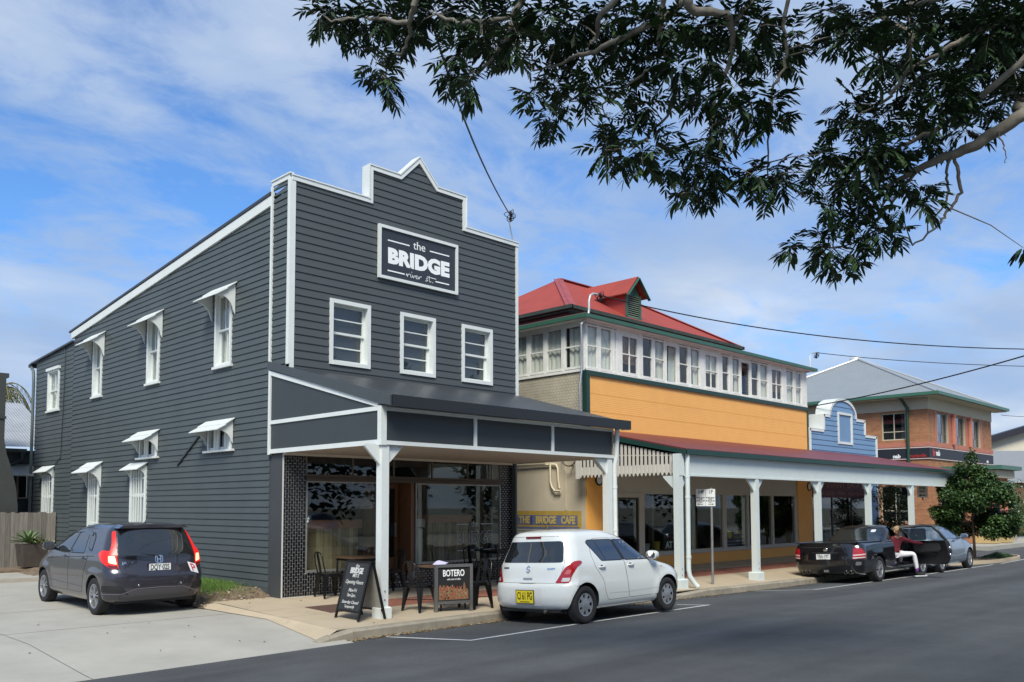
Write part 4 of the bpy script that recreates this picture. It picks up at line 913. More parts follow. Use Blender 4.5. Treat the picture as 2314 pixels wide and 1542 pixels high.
# louvred dormer vent
dm = dict(x0=13.42, x1=14.12, y=2.22, z0=7.66, ze=8.42, zp=8.98)
mb = MB(); xm = (dm['x0']+dm['x1'])/2
mb.prism([(dm['y']+0.09, dm['z0']), (dm['y']+0.09, dm['ze']), (3.6, dm['ze'])], lambda a, b, d: (d, a, b), dm['x0'], dm['x1']); mb.box(dm['x0'], dm['x0']+0.03, dm['y'], dm['y']+0.09, dm['z0'], dm['ze']); mb.box(dm['x1']-0.03, dm['x1'], dm['y'], dm['y']+0.09, dm['z0'], dm['ze']); dcheek = mb.build('dormer', mat('red_cheek', (0.33, 0.05, 0.04), 0.55, var=0.15), og)
mb = MB()
for s_ in (-1, 1):
    xe = xm+s_*0.55; ze = dm['ze']-0.05; mb.add([(xm, dm['y']-0.22, dm['zp']), (xe, dm['y']-0.22, ze), (xe, 3.55, ze), (xm, 4.45, dm['zp'])], [(0, 1, 2, 3)]); mb.add([(xm, dm['y']-0.22, dm['zp']-0.025), (xe, dm['y']-0.22, ze-0.025), (xe, 3.55, ze-0.025), (xm, 4.45, dm['zp']-0.025)], [(0, 1, 2, 3)])
mb.build('dormer_roof', REDS, dcheek, fix=False)
mb = MB()
for s_ in (-1, 1): mb.beam((xm, dm['y']-0.24, dm['zp']-0.06), (xm+s_*0.58, dm['y']-0.24, dm['ze']-0.13), 0.03, 0.10, up=(0, 1, 0)); mb.box(xm+s_*0.35-0.04, xm+s_*0.35+0.04, dm['y']-0.05, dm['y'], dm['z0']-0.02, dm['ze'])
mb.add([(xm-0.36, dm['y']-0.01, dm['ze']-0.02), (xm+0.36, dm['y']-0.01, dm['ze']-0.02), (xm, dm['y']-0.01, dm['zp']-0.04)], [(0, 1, 2)]); mb.box(xm-0.39, xm+0.39, dm['y']-0.06, dm['y'], dm['z0']-0.05, dm['z0']+0.03); mb.build('dormer_frame', GREEN2, dcheek)
MB().box(dm['x0']+0.035, dm['x1']-0.035, dm['y']+0.075, dm['y']+0.085, dm['z0'], dm['ze']).build('dark_room', DARK, dcheek)
for i in range(11):
    z = dm['z0']+0.045+i*0.066
    MB().add([(xm-0.31, dm['y']-0.025, z), (xm+0.31, dm['y']-0.025, z), (xm+0.31, dm['y']+0.04, z+0.05), (xm-0.31, dm['y']+0.04, z+0.05), (xm-0.31, dm['y']-0.025, z+0.01), (xm+0.31, dm['y']-0.025, z+0.01), (xm+0.31, dm['y']+0.04, z+0.06), (xm-0.31, dm['y']+0.04, z+0.06)], [(0,1,2,3), (4,7,6,5), (0,4,5,1), (3,2,6,7)]).build('louvre_slat', mat('pale_green_slat', (0.20, 0.25, 0.19), 0.6), dcheek)
# shopfront of the orange building
CREAMS = mat('cream_shopfront', (0.47, 0.46, 0.41), 0.6, var=0.05)
MB().box(X0+0.0, 9.72, -0.012, 0.2, -0.05, 2.98).build('pier', ORANGE, og); MB().box(20.16, 21.22, -0.03, 0.2, -0.05, 2.98).build('pier', ORANGE, og)
MB().box(11.15, 20.16, 0.0, 0.2, -0.05, 0.315).build('dado_wall', ORANGE, og); MB().box(11.13, 20.2, -0.05, 0.2, 0.318, 0.40).build('shop_sill', CREAMS, og)
MB().box(9.72, 20.16, 0.02, 0.2, 2.06, 2.99).build('head_wall', CREAMS, og)
mb = MB()
for a, b in ((9.72, 9.99), (10.93, 11.17), (13.16, 13.27), (15.26, 15.46), (16.72, 16.84), (18.34, 18.46), (19.97, 20.16)): mb.box(a, b, -0.005, 0.12, 0.40 if a > 11 else -0.05, 2.06)
mb.box(9.99, 10.93, -0.005, 0.1, 1.93, 2.06); mb.build('shop_frame', CREAMS, og)
for a, b in ((11.17, 13.16), (13.27, 15.26), (15.46, 16.72), (16.84, 18.34), (18.46, 19.97)):
    f = MB(); f.box(a, b, 0.02, 0.06, 0.40, 0.43); f.box(a, b, 0.02, 0.06, 2.03, 2.06); f.box(a, a+0.02, 0.02, 0.06, 0.43, 2.03); f.box(b-0.02, b, 0.02, 0.06, 0.43, 2.03); f = f.build('shop_window', CREAMS, og); MB().box(a, b, 0.035, 0.041, 0.43, 2.03).build('pane', GLASS, f)
f = MB(); f.box(9.99, 10.05, 0.02, 0.07, 0, 1.93); f.box(10.87, 10.93, 0.02, 0.07, 0, 1.93); f.box(10.05, 10.87, 0.02, 0.07, 1.87, 1.93); f.box(10.05, 10.87, 0.02, 0.07, 0, 0.1); f = f.build('door', mat('dark_bronze', (0.05, 0.045, 0.04), 0.4, 0.5), og); MB().box(10.05, 10.87, 0.04, 0.046, 0.1, 1.87).build('pane', GLASS, f)
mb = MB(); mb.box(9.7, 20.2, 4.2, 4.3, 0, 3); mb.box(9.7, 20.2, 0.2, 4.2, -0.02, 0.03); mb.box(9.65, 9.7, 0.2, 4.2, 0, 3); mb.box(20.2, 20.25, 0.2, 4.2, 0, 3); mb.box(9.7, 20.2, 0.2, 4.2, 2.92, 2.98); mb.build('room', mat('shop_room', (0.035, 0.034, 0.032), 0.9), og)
mb = MB()
for x in (12.0, 17.6): mb.box(x, x+0.12, 0.35, 0.47, 0.03, 2.9)
mb.build('inner_post', mat('grey_post', (0.12, 0.12, 0.11), 0.8), og)
# navy poster and goods in the shop window
ps = thing('window_poster', 'navy shop poster with yellow roundel standing inside orange shop window', 'poster', (16.1, 0.1, 0.45))
MB().box(15.55, 16.68, 0.09, 0.10, 0.44, 1.0).build('poster_sheet', mat('navy_print', (0.02, 0.022, 0.09), 0.6), ps); YEL = mat('yellow_print', (0.62, 0.47, 0.05), 0.6)
MB().lathe([(0.001, 0), (0.13, 0.0)], 20, lambda a, b, h: (15.78+a, 0.086, 0.80+b)).build('roundel', YEL, ps); put_text('COMBUCCI', 0.155, (16.30, 0.084, 0.86), ps, YEL, width=0.66); put_text('CONSTRUCTIONS', 0.11, (16.30, 0.084, 0.72), ps, YEL, width=0.68)
mb = MB()
for z in (0.60, 0.50): mb.box(15.62, 16.6, 0.083, 0.086, z-0.008, z+0.008)
mb.build('small_print', mat('pale_print', (0.4, 0.4, 0.5), 0.6), ps)
for i, (x, h, r_, c, lb, nm) in enumerate(((11.55, 0.22, 0.16, (0.45, 0.47, 0.44), 'round pale green pot inside left end of orange shop window', 'pot'), (12.15, 0.26, 0.10, (0.42, 0.33, 0.05), 'small yellow tin inside orange shop window', 'tin'), (13.55, 0.30, 0.16, (0.42, 0.41, 0.40), 'pale grey lumpy bundle behind orange shop window', 'bundle'))):
    t_ = thing(nm, lb, nm, (x, 0.3, 0.43)); m_ = mat('goods_%d' % i, c, 0.6, var=0.2)
    if i < 2: MB().lathe([(0.01, 0), (r_*0.8, 0), (r_, h*0.9), (r_*1.03, h), (r_*0.9, h), (r_*0.88, h*0.9)], 18, lambda a, b, hh: (x+a, 0.3+b, 0.43+hh)).build('body', m_, t_, smooth=True); MB().box(x-0.2, x+0.2, 0.18, 0.45, 0.36, 0.428).build('ledge', CREAMS, t_)
    else:
        mb = MB()
        for k in range(5): mb.ell((x+rng.uniform(-0.12, 0.12), 0.3, 0.48+rng.uniform(0, 0.14)), (0.11, 0.1, 0.1), m_, 10, 7)
        mb.build('body', m_, t_, smooth=True, fix=False); MB().box(x-0.2, x+0.2, 0.18, 0.45, 0.36, 0.428).build('ledge', CREAMS, t_)
sgn = thing('shop_notice', 'dark notice with white AT lettering inside the orange shop window', 'notice', (12.75, 0.2, 0.45)); MB().box(12.35, 13.05, 0.2, 0.21, 0.44, 0.86).build('notice_sheet', mat('black_print', (0.02, 0.02, 0.02), 0.6), sgn); put_text('AT', 0.26, (12.62, 0.196, 0.58), sgn, INK, bold=0.01); put_text('TACK', 0.13, (12.68, 0.196, 0.77), sgn, mat('red_print', (0.25, 0.03, 0.03), 0.6))
# wall mural panels on the tan side wall
mu = thing('painted_wall_sign', 'faded blue and yellow painted sign reading THE BRIDGE CAFE on tan wall', 'wall sign', (8.68, 1.4, 0.9))
MUY = mat('faded_yellow', (0.43, 0.29, 0.055), 0.85, var=0.2, vscale=4, dirt=((0.42, 0.37, 0.28), 9, 0.64)); MUB = mat('faded_blue', (0.115, 0.135, 0.235), 0.85, var=0.2, vscale=4, dirt=((0.34, 0.31, 0.26), 10, 0.62)); MUW = mat('faded_white', (0.42, 0.41, 0.36), 0.85, var=0.12, vscale=5, dirt=((0.25, 0.23, 0.2), 9, 0.66)); MUN = mat('fresh_blue', (0.045, 0.06, 0.19), 0.8, var=0.2)
xw = 8.68; L = lambda x, ya, yb, za, zb, m_, nm: MB().box(x-0.002, x, ya, yb, za, zb).build(nm, m_, mu)
L(xw, 0.17, 3.4, 0.25, 1.575, MUY, 'yellow_ground'); L(xw-0.003, 0.30, 3.3, 1.20, 1.46, MUB, 'blue_panel'); L(xw-0.003, 0.24, 1.32, 0.35, 1.165, MUB, 'blue_panel'); L(xw-0.003, 1.38, 3.3, 1.085, 1.15, MUB, 'blue_panel'); L(xw-0.003, 1.5, 3.3, 0.85, 1.083, MUW, 'white_panel'); L(xw-0.003, 1.38, 3.3, 0.35, 0.848, MUB, 'blue_panel'); L(xw-0.005, 1.88, 1.98, 1.21, 1.45, MUN, 'blue_patch')
for z in (1.03, 0.95): L(xw-0.006, 1.75, 3.2, z-0.008, z+0.008, BLACKM, 'dark_line')
YT = mat('cream_yellow_lettering', (0.52, 0.39, 0.12), 0.85, var=0.2, vscale=14, dirt=((0.16, 0.17, 0.24), 16, 0.62))
for w_, yc, wd in (('THE', 2.18, 0.42), ('BRIDGE', 1.40, 0.72), ('CAFE', 0.62, 0.48)): put_text(w_, 0.26, (xw-0.007, yc, 1.325), mu, YT, 'left', bold=0.012, width=wd)
# pipes, clock hoop and conduit on the side wall
PIPE = mat('cream_pipe', (0.62, 0.55, 0.40), 0.6, var=0.12)
mb = MB(); x = X0-0.07
mb.tube([(x, 4.5, 2.78), (x, 1.1, 2.80), (x, 0.98, 2.79), (x, 0.92, 2.70), (x, 0.90, 2.38), (x, 0.86, 2.16)], 0.028, 8); mb.tube([(x-0.05, 4.5, 2.87), (x-0.05, 1.3, 2.88)], 0.03, 8); mb.tube([(x-0.03, 1.16, 2.95), (x-0.03, 1.15, 2.35), (x-0.03, 1.10, 2.2), (x-0.03, 1.0, 2.10), (x-0.03, 0.80, 2.10)], 0.028, 8); pw = mb.build('wall_pipe', PIPE, og, smooth=True)
MB().tube([(X0-0.03, 0.68, 4.2), (X0-0.03, 0.68, 1.6)], 0.014, 6).build('conduit', REND, og)
mb = MB(); mb.tube([(X0-0.2, 0.42+0.27*math.cos(t), 3.00+0.27*math.sin(t)) for t in [2*math.pi*i/28 for i in range(29)]], 0.018, 6); mb.box(X0-0.2, X0, 0.41, 0.43, 2.72, 2.75); mb.build('sign_hoop', mat('rusty_hoop', (0.10, 0.075, 0.055), 0.7), og)
for (xx, lb) in ((9.15, 'small round wall clock hung on the orange pier at left'), (21.0, 'small round wall clock hung on the orange pier at right')):
    ck = thing('wall_clock', lb, 'clock', (xx, -0.02, 2.38)); MB().lathe([(0.001, 0.02), (0.13, 0.02), (0.13, 0.0)], 24, lambda a, b, h: (xx+a, -0.03-h, 2.38+b)).build('dial', WHITE, ck); MB().tube([(xx+0.135*math.cos(t), -0.045, 2.38+0.135*math.sin(t)) for t in [2*math.pi*i/24 for i in range(25)]], 0.022, 6).build('rim', BLACKM, ck, smooth=True)
# service poles
def goose(nm, lab, pts, r, coil, parent=None, n=26, ext=0.16):
    g = thing(nm, lab, 'service pole', pts[0]); MB().tube(pts, r, 8).build('pole', mat('pale_pole', (0.5, 0.51, 0.5), 0.45, 0.5), g, smooth=True)
    mb = MB(); c = Vector(coil); rr = random.Random(3)
    for k in range(5):
        ax = Vector((rr.uniform(-1, 1), rr.uniform(-1, 1), rr.uniform(-0.4, 0.4))).normalized(); u_ = ax.cross(Vector((0, 0, 1))).normalized(); v_ = ax.cross(u_); q = c+Vector((rr.uniform(-.06, .06), rr.uniform(-.06, .06), rr.uniform(-.05, .05)))
        mb.tube([q+u_*(ext*rr.uniform(0.8, 1)*math.cos(t))+v_*(ext*0.5*math.sin(t)) for t in [2*math.pi*i/14 for i in range(15)]], 0.008, 5)
    mb.build('cable_loop', BLACKM, g)
    mb = MB()
    for k in range(4): mb.ell(c+Vector((rr.uniform(-.08, .08), rr.uniform(-.08, .08), rr.uniform(-.08, .06))), (0.035, 0.035, 0.05), None, 8, 6)
    mb.build('insulator', mat('brown_insulator', (0.06, 0.035, 0.04), 0.3), g, smooth=True)
    return g
pa = Vector((6.13, 0.1, 8.0)); pb = at_plane(1150.5, 502, 'y', 0.0); pb2 = at_plane(1154, 488, 'y', -0.02)
goose('service_pole', 'thin bent service pole on right corner of the cafe parapet', [pa, pa.lerp(pb, 0.6), pb, pb2], 0.016, pb2)
q = lambda u, v: at_plane(u, v, 'y', -0.1)
pO = [q(1312, 735), q(1319, 726), q(1329, 716), q(1331, 700), q(1331, 680), q(1334, 668), q(1341, 664), q(1350, 666)]
goose('service_pole', 'grey goose neck service pole at left corner of white window row', pO, 0.032, q(1357, 671))
MB().tube([q(1313, 735), q(1315, 800), q(1314.5, 835), q(1310, 870), q(1311, 945)], 0.028, 8).build('conduit', GALV, og, smooth=True)
pR = [q(1822, 840), q(1828, 838), q(1831, 828), q(1830, 806), q(1834, 799), q(1843, 797)]
goose('service_pole', 'grey goose neck service pole at right end of white window row', pR, 0.022, q(1845, 803), ext=0.11)

# ------------------------------------------------------------------ long maroon awning with pale fascia
a2 = thing('street_awning', 'long maroon awning with pale fascia and slatted end in front of orange shop', 'awning', (15, -3.4, 0))
yA = -3.15; ax0, ax1 = 8.26, 26.1
rA = lambda y: 3.69+y*0.211
MRF = corr_mat('maroon_roof', (0.16, 0.026, 0.030), 'X', 0.19, 0.42, 0.05, var=0.15)
mb = MB(); mb.prism([(0.0, rA(0)), (-3.27, rA(-3.27)), (-3.27, rA(-3.27)-0.03), (0.0, rA(0)-0.03)], lambda y, z, d: (d, y, z), ax0-0.05, ax1); mb.build('roof', MRF, a2)
mb = MB(); mb.box(ax0-0.06, ax1, -3.29, -3.20, 2.87, 2.985); mb.prism([(0.0, rA(0)-0.03), (-3.29, rA(-3.29)-0.03), (-3.29, 2.86), (0, rA(0)-0.16)], lambda y, z, d: (d, y, z), ax0-0.07, ax0-0.03); mb.build('gutter', GREEN, a2)
fxs = [8.34, 10.31, 12.57, 14.88, 17.2, 19.5, 21.8, 24.1, 26.05]
for a, b in zip(fxs, fxs[1:]): MB().box(a+0.004, b-0.004, yA, yA+0.03, 2.42, 2.83).build('fascia_panel', PALEG, a2)
mb = MB(); mb.box(8.28, 26.1, yA-0.015, yA+0.02, 2.38, 2.425); mb.box(8.28, 26.1, yA-0.012, yA+0.02, 2.825, 2.87); mb.box(8.28, 26.1, yA+0.03, yA+0.12, 2.39, 2.44); mb.build('fascia_trim', PALEG, a2)
mb = MB(); mb.prism([(0.0, 2.98), (-3.1, 2.86), (-3.1, 2.84), (0.0, 2.96)], lambda y, z, d: (d, y, z), ax0, ax1); mb.build('ceiling', CREAM, a2)
for k, x in enumerate((8.18, 11.62, 15.14, 18.60, 22.13, 25.65)):
    post(a2, x, yA+0.07, 2.385, 0.155, 0.28, 0.215, 0.31, PALEG, dirs=('x+', 'y+') if k == 0 else ('x-', 'x+'))
MB().box(8.11, 8.30, yA-0.02, yA+0.16, 2.385, 2.88).build('corner_block', PALEG, a2)
mb = MB(); mb.tube([(8.37, yA-0.06, 2.9), (8.37, yA-0.05, 0.27), (8.39, yA-0.06, 0.13), (8.49, yA-0.13, -0.05), (8.53, yA-0.19, -0.12)], 0.055, 10); mb.build('downpipe', PALEG, a2, smooth=True)
mb = MB()
for z in (2.37, 1.9, 0.55): mb.lathe([(0.062, -0.03), (0.062, 0.03)], 10, lambda a, b, h: (8.37+a, yA-0.055+b, z+h))
mb.build('pipe_collar', PALEG, a2)
# slatted valance across the open end
SLT = mat('pale_slat', (0.56, 0.54, 0.49), 0.65, var=0.08); n = 29; y = -3.0
while y < -0.05:
    yb = y+0.068; zt_ = rA(y)-0.19
    pl = [(y, 2.46), (y+0.017, 2.415), (y+0.034, 2.395), (y+0.051, 2.415), (yb, 2.46), (yb, zt_), (y, zt_)]
    MB().prism(pl, lambda a, b, d: (d, a, b), 8.24, 8.254).build('slat', SLT, a2); y += 0.116
mb = MB(); mb.prism([(-0.05, 2.66), (-3.03, 2.66), (-3.03, 2.47), (-0.05, 2.47)], lambda a, b, d: (d, a, b), 8.256, 8.276); mb.box(8.23, 8.29, -0.13, -0.02, 2.38, 3.5); mb.build('slat_rail', SLT, a2)
mb = MB(); mb.prism([(-0.05, rA(0)-0.2), (-3.03, rA(-3.03)-0.2), (-3.03, 2.68), (-0.05, 2.68)], lambda a, b, d: (d, a, b), 8.42, 8.425); mb.build('end_backing', mat('brown_backing', (0.07, 0.022, 0.014), 0.7, var=0.3, vscale=5), a2)

# ------------------------------------------------------------------ blue parapet shop
bl = thing('blue_shop', 'blue weatherboard shop with round topped stepped parapet and white edging', 'building', (24.1, 0, 0))
BLUE = mat('blue_paint', (0.15, 0.27, 0.44), 0.55, var=0.06, vscale=2)
BX0, BX1 = 21.16, 27.07; xc = 24.0; pts = [(BX0, 4.48), (22.29, 4.48), (22.29, 5.06), (22.76, 5.06)]
arc = []
for i in range(17):
    t = math.pi*(1-i/16); arc.append((xc+1.02*math.cos(t)*1.14, 5.12+0.64*math.sin(t)))
pts = [(BX0, 4.48), (22.29, 4.48), (22.29, 5.06), (arc[0][0], 5.06)]+arc+[(arc[-1][0], 5.06), (25.98, 5.06), (25.98, 4.48), (BX1, 4.48)]
def blue_top(x):
    for (a, b), (c, d) in zip(pts, pts[1:]):
        if a <= x < c: return b+(d-b)*(x-a)/(c-a)
    return 4.48
board_rows(bl, 'weatherboard', fnF, BX0+0.05, BX1-0.05, 3.35, 5.8, 0.19, blue_top, [(23.5, 24.78, 4.03, 5.24)], BLUE, breaks=[p[0] for p in pts])
mb = MB(); mb.prism([(a, b-0.01) for a, b in pts]+[(BX1, 3.3), (BX0, 3.3)], lambda a, b, d: (a, d, b), 0.008, 0.5); mb.build('parapet_wall', mat('pale_parapet_side', (0.50, 0.52, 0.49), 0.7), bl)
mb = MB()
for p, q_ in zip([(BX0, 3.35)]+pts, pts+[(BX1, 3.35)]):
    (a, b), (c, d) = p, q_; l = math.hypot(c-a, d-b)
    if l < 1e-5: continue
    ux, uz = (c-a)/l, (d-b)/l; nx_, nz_ = uz, -ux; t = 0.085
    mb.prism([(a-ux*0.0, b), (c, d), (c+nx_*t, d+nz_*t), (a+nx_*t, b+nz_*t)], lambda x, z, y: (x, y, z), -0.05, 0.004)
    mb.prism([(a, b), (c, d), (c-nx_*0.02, d-nz_*0.02), (a-nx_*0.02, b-nz_*0.02)], lambda x, z, y: (x, y, z), -0.055, 0.52)
mb.build('parapet_trim', WHITE, bl)
mb = MB(); mb.box(23.5, 23.6, -0.05, 0, 4.03, 5.24); mb.box(24.68, 24.78, -0.05, 0, 4.03, 5.24); mb.box(23.6, 24.68, -0.05, 0, 5.15, 5.24); mb.box(23.6, 24.68, -0.05, 0, 4.03, 4.12); w = mb.build('blind_window', WHITE, bl); MB().box(23.6, 24.68, -0.005, 0.004, 4.12, 5.15).build('panel', BLUE, w)
mb = MB(); mb.box(BX0+0.05, BX1, 0.5, 12, 3.0, 3.6, RF); mb.build('roof', RF, bl)
board_rows(bl, 'weatherboard', fnF, 26.36, 27.05, 0.0, 3.0, 0.19, lambda x: 3.0, [], BLUE)
mb = MB(); mb.box(27.0, 27.07, 0.0, 12, 0, 3.3); mb.box(21.2, 27.0, 5.2, 5.3, 0, 3); mb.box(21.2, 27, 0.1, 5.2, -0.02, 0.02); mb.box(21.2, 21.25, 0.1, 5.2, 0, 3); mb.box(21.3, 27, 0.1, 5.2, 2.95, 3.0); mb.build('room', mat('fabric_shop_room', (0.06, 0.055, 0.05), 0.9), bl)
MB().box(27.03, 27.10, -0.04, 0.05, 0.0, 3.3).build('corner_board', WHITE, bl)
MB().box(21.22, 26.36, -0.01, 0.12, -0.05, 0.42).build('dado_wall', mat('grey_dado', (0.16, 0.15, 0.15), 0.7), bl)
for a, b in ((21.25, 22.9), (22.94, 24.6), (24.64, 26.34)):
    f = MB(); f.box(a-0.02, a+0.02, 0.0, 0.05, 0.42, 2.0); f.box(b-0.02, b+0.02, 0.0, 0.05, 0.42, 2.0); f.box(a+0.02, b-0.02, 0, 0.05, 0.42, 0.45); f = f.build('shop_window', BLACKM, bl); MB().box(a+0.02, b-0.02, 0.02, 0.026, 0.45, 2.0).build('pane', GLASS, f)
MB().box(21.27, 22.0, 0.2, 0.22, 0.45, 2.0).build('inner_curtain', mat('grey_backing', (0.22, 0.22, 0.22), 0.9), bl)
hs = thing('shop_sign', 'maroon fascia sign reading REMNANT BASKET above the fabric shop window', 'sign', (23.8, -0.02, 2.4))
MB().box(21.24, 26.34, -0.02, 0.0, 2.0, 2.95).build('sign_panel', mat('maroon_sign', (0.085, 0.012, 0.028), 0.6), hs); PK = mat('dull_pink_lettering', (0.30, 0.20, 0.20), 0.8)
put_text('REMNANT BASKET', 0.40, (23.75, -0.025, 2.48), hs, PK, width=4.4); put_text('Quilt fabrics . Wool . Haberdashery', 0.24, (23.75, -0.025, 2.17), hs, PK, width=4.2)
GD = [((22.3, 0.5), 'white display box with dark print in fabric shop window', 'display_box'), ]
t_ = thing('display_box', 'white display box with dark label in the fabric shop window', 'display box', (23.6, 0.4, 0.45)); MB().box(23.35, 23.85, 0.3, 0.5, 0.42, 0.98).build('carton', mat('pale_card', (0.42, 0.42, 0.42), 0.8), t_); MB().box(23.44, 23.76, 0.294, 0.298, 0.70, 0.90).build('label_print', BLACKM, t_)
t_ = thing('fabric_stack', 'pale folded fabric stacked at right of fabric shop window', 'fabric', (25.6, 0.4, 0.45))
for i in range(5): MB().box(25.1+0.03*i, 25.9-0.02*i, 0.25, 0.7, 0.44+0.06*i, 0.495+0.06*i).build('folded_cloth', mat('cloth_%d' % (i % 3), ((0.4, 0.38, 0.36), (0.3, 0.22, 0.25), (0.35, 0.38, 0.4))[i % 3], 0.9), t_)

# ------------------------------------------------------------------ brick bank on the corner beyond the lane
nb = thing('brick_bank', 'two storey orange brick bank with grey hipped roof on the corner', 'building', (33, 0, 0))
NX0, NX1 = 33.0, 42.2
BRK = brick_mat('orange_brick', (0.50, 0.205, 0.085), (0.37, 0.135, 0.058), (0.34, 0.235, 0.15), 0.235, 0.086, 0.012, bump=0.5, noise=0.25)
BRKD = brick_mat('red_brick', (0.32, 0.10, 0.05), (0.23, 0.07, 0.04), (0.16, 0.11, 0.08), 0.235, 0.086, 0.012, bump=0.5, noise=0.25)
TERRA = mat('terracotta_render', (0.46, 0.17, 0.115), 0.7, var=0.12, vscale=2); CRM2 = mat('cream_band', (0.60, 0.53, 0.38), 0.7, var=0.05); BEIG = mat('beige_frieze', (0.50, 0.45, 0.34), 0.7, var=0.05)
# walls with real openings: left wall (x = 33) and front wall (y = 0)
def wall_holes(nm, fn, a0, a1, z0, z1, holes, d, m, parent):
    mb = MB(); A = sorted({a0, a1, *[h[0] for h in holes], *[h[1] for h in holes]}); Z = sorted({z0, z1, *[h[2] for h in holes], *[h[3] for h in holes]})
    for p, q_ in zip(A, A[1:]):
        for r_, s_ in zip(Z, Z[1:]):
            cm, zm_ = (p+q_)/2, (r_+s_)/2
            if any(h[0] < cm < h[1] and h[2] < zm_ < h[3] for h in holes): continue
            mb.add([fn(a, n, z) for z in (r_, s_) for a, n in ((p, 0), (q_, 0), (q_, -d), (p, -d))], [(0,3,2,1),(4,5,6,7),(0,1,5,4),(1,2,6,5),(2,3,7,6),(3,0,4,7)], m)
    return mb.build(nm, m, parent)
fnL = lambda a, n, z: (NX0-n, a, z); fnN = lambda a, n, z: (a, -n, z)
lh = [(0.98, 2.08, 4.74, 6.02), (5.2, 6.3, 4.74, 6.02), (0.9, 2.2, 0.95, 2.6), (4.0, 5.3, 0.95, 2.6), (7.5, 8.8, 0.95, 2.6)]
wall_holes('wall', fnL, 0.0, 10.0, 0.0, 6.10, lh, 0.25, BRK, nb)
fh = [(34.05, 35.62, 4.62, 6.02), (36.55, 38.02, 4.62, 6.02), (38.95, 40.35, 4.62, 6.02), (33.95, 35.2, 0.95, 2.55)]
wall_holes('wall', fnN, NX0+0.25, NX1, 0.0, 6.10, fh, 0.25, BRK, nb)
MB().box(NX1-0.25, NX1, 0.25, 10, 0, 6.1).build('wall', BRK, nb)
mb = MB(); mb.box(NX0-0.03, NX1+0.03, -0.03, 10, 6.10, 6.62); mb.build('frieze', BEIG, nb)
mb = MB(); mb.box(NX0-0.05, NX1+0.05, -0.05, 10, 4.40, 4.60); mb.build('string_course', TERRA, nb)
BLK = mat('black_band', (0.018, 0.02, 0.028), 0.5)
mb = MB(); mb.box(NX0-0.045, NX1+0.04, -0.045, 10, 3.86, 4.32); mb.build('sign_band', BLK, nb)
mb = MB(); mb.box(NX0-0.055, NX1+0.05, -0.055, 10, 4.33, 4.375); mb.box(NX0-0.055, NX1+0.05, -0.055, 10, 3.82, 3.855); mb.build('band_edge', mat('pink_edge', (0.62, 0.5, 0.48), 0.6), nb)
RED = mat('red_sign_paint', (0.42, 0.035, 0.03), 0.5)
put_text('nab', 0.24, (NX0-0.06, 1.40, 3.97), nb, INK, 'left', bold=0.010, width=0.34); put_text('macksville', 0.22, (NX0-0.06, 0.47, 3.97), nb, RED, 'left', bold=0.004, width=0.74)
put_text('nab', 0.34, (33.98, -0.06, 4.10), nb, INK, 'front', bold=0.012, width=0.52); put_text('nab', 0.2, (41.2, -0.06, 3.97), nb, INK, 'front', bold=0.01, width=0.3)
mb = MB(); st_ = []
for i in range(10):
    t = math.pi/2+i*math.pi/5; r_ = 0.22 if i % 2 == 0 else 0.11; st_.append((33.45+r_*math.cos(t), 4.09+r_*math.sin(t)))
mb.prism(st_, lambda a, b, d: (a, d, b), -0.06, -0.048); mb.build('star_mark', RED, nb)
# terracotta piers and window surrounds at the front, upper floor
mb = MB()
for a, b in ((33.80, 34.05), (35.62, 36.55), (38.02, 38.95), (40.35, 40.62)):
    mb = MB().box(a, b, -0.03, 0.0, 4.60, 6.10)
    if a in (35.62, 38.02): c_ = (a+b)/2; mb.tube([(c_, -0.08, 4.6), (c_, -0.08, 5.95)], 0.13, 12); mb.box(c_-0.17, c_+0.17, -0.20, 0.0, 5.95, 6.06)
    mb.build('pier', TERRA, nb)
mb = MB()
for a, b in ((34.05, 35.62), (36.55, 38.02), (38.95, 40.35)):
    mb.box(a, a+0.10, -0.01, 0.1, 4.62, 6.02); mb.box(b-0.10, b, -0.01, 0.1, 4.62, 6.02)
mb.build('window_surround', mat('beige_surround', (0.46, 0.38, 0.28), 0.7), nb)
BRZ = mat('bronze_window_frame', (0.20, 0.185, 0.16), 0.4, 0.4)
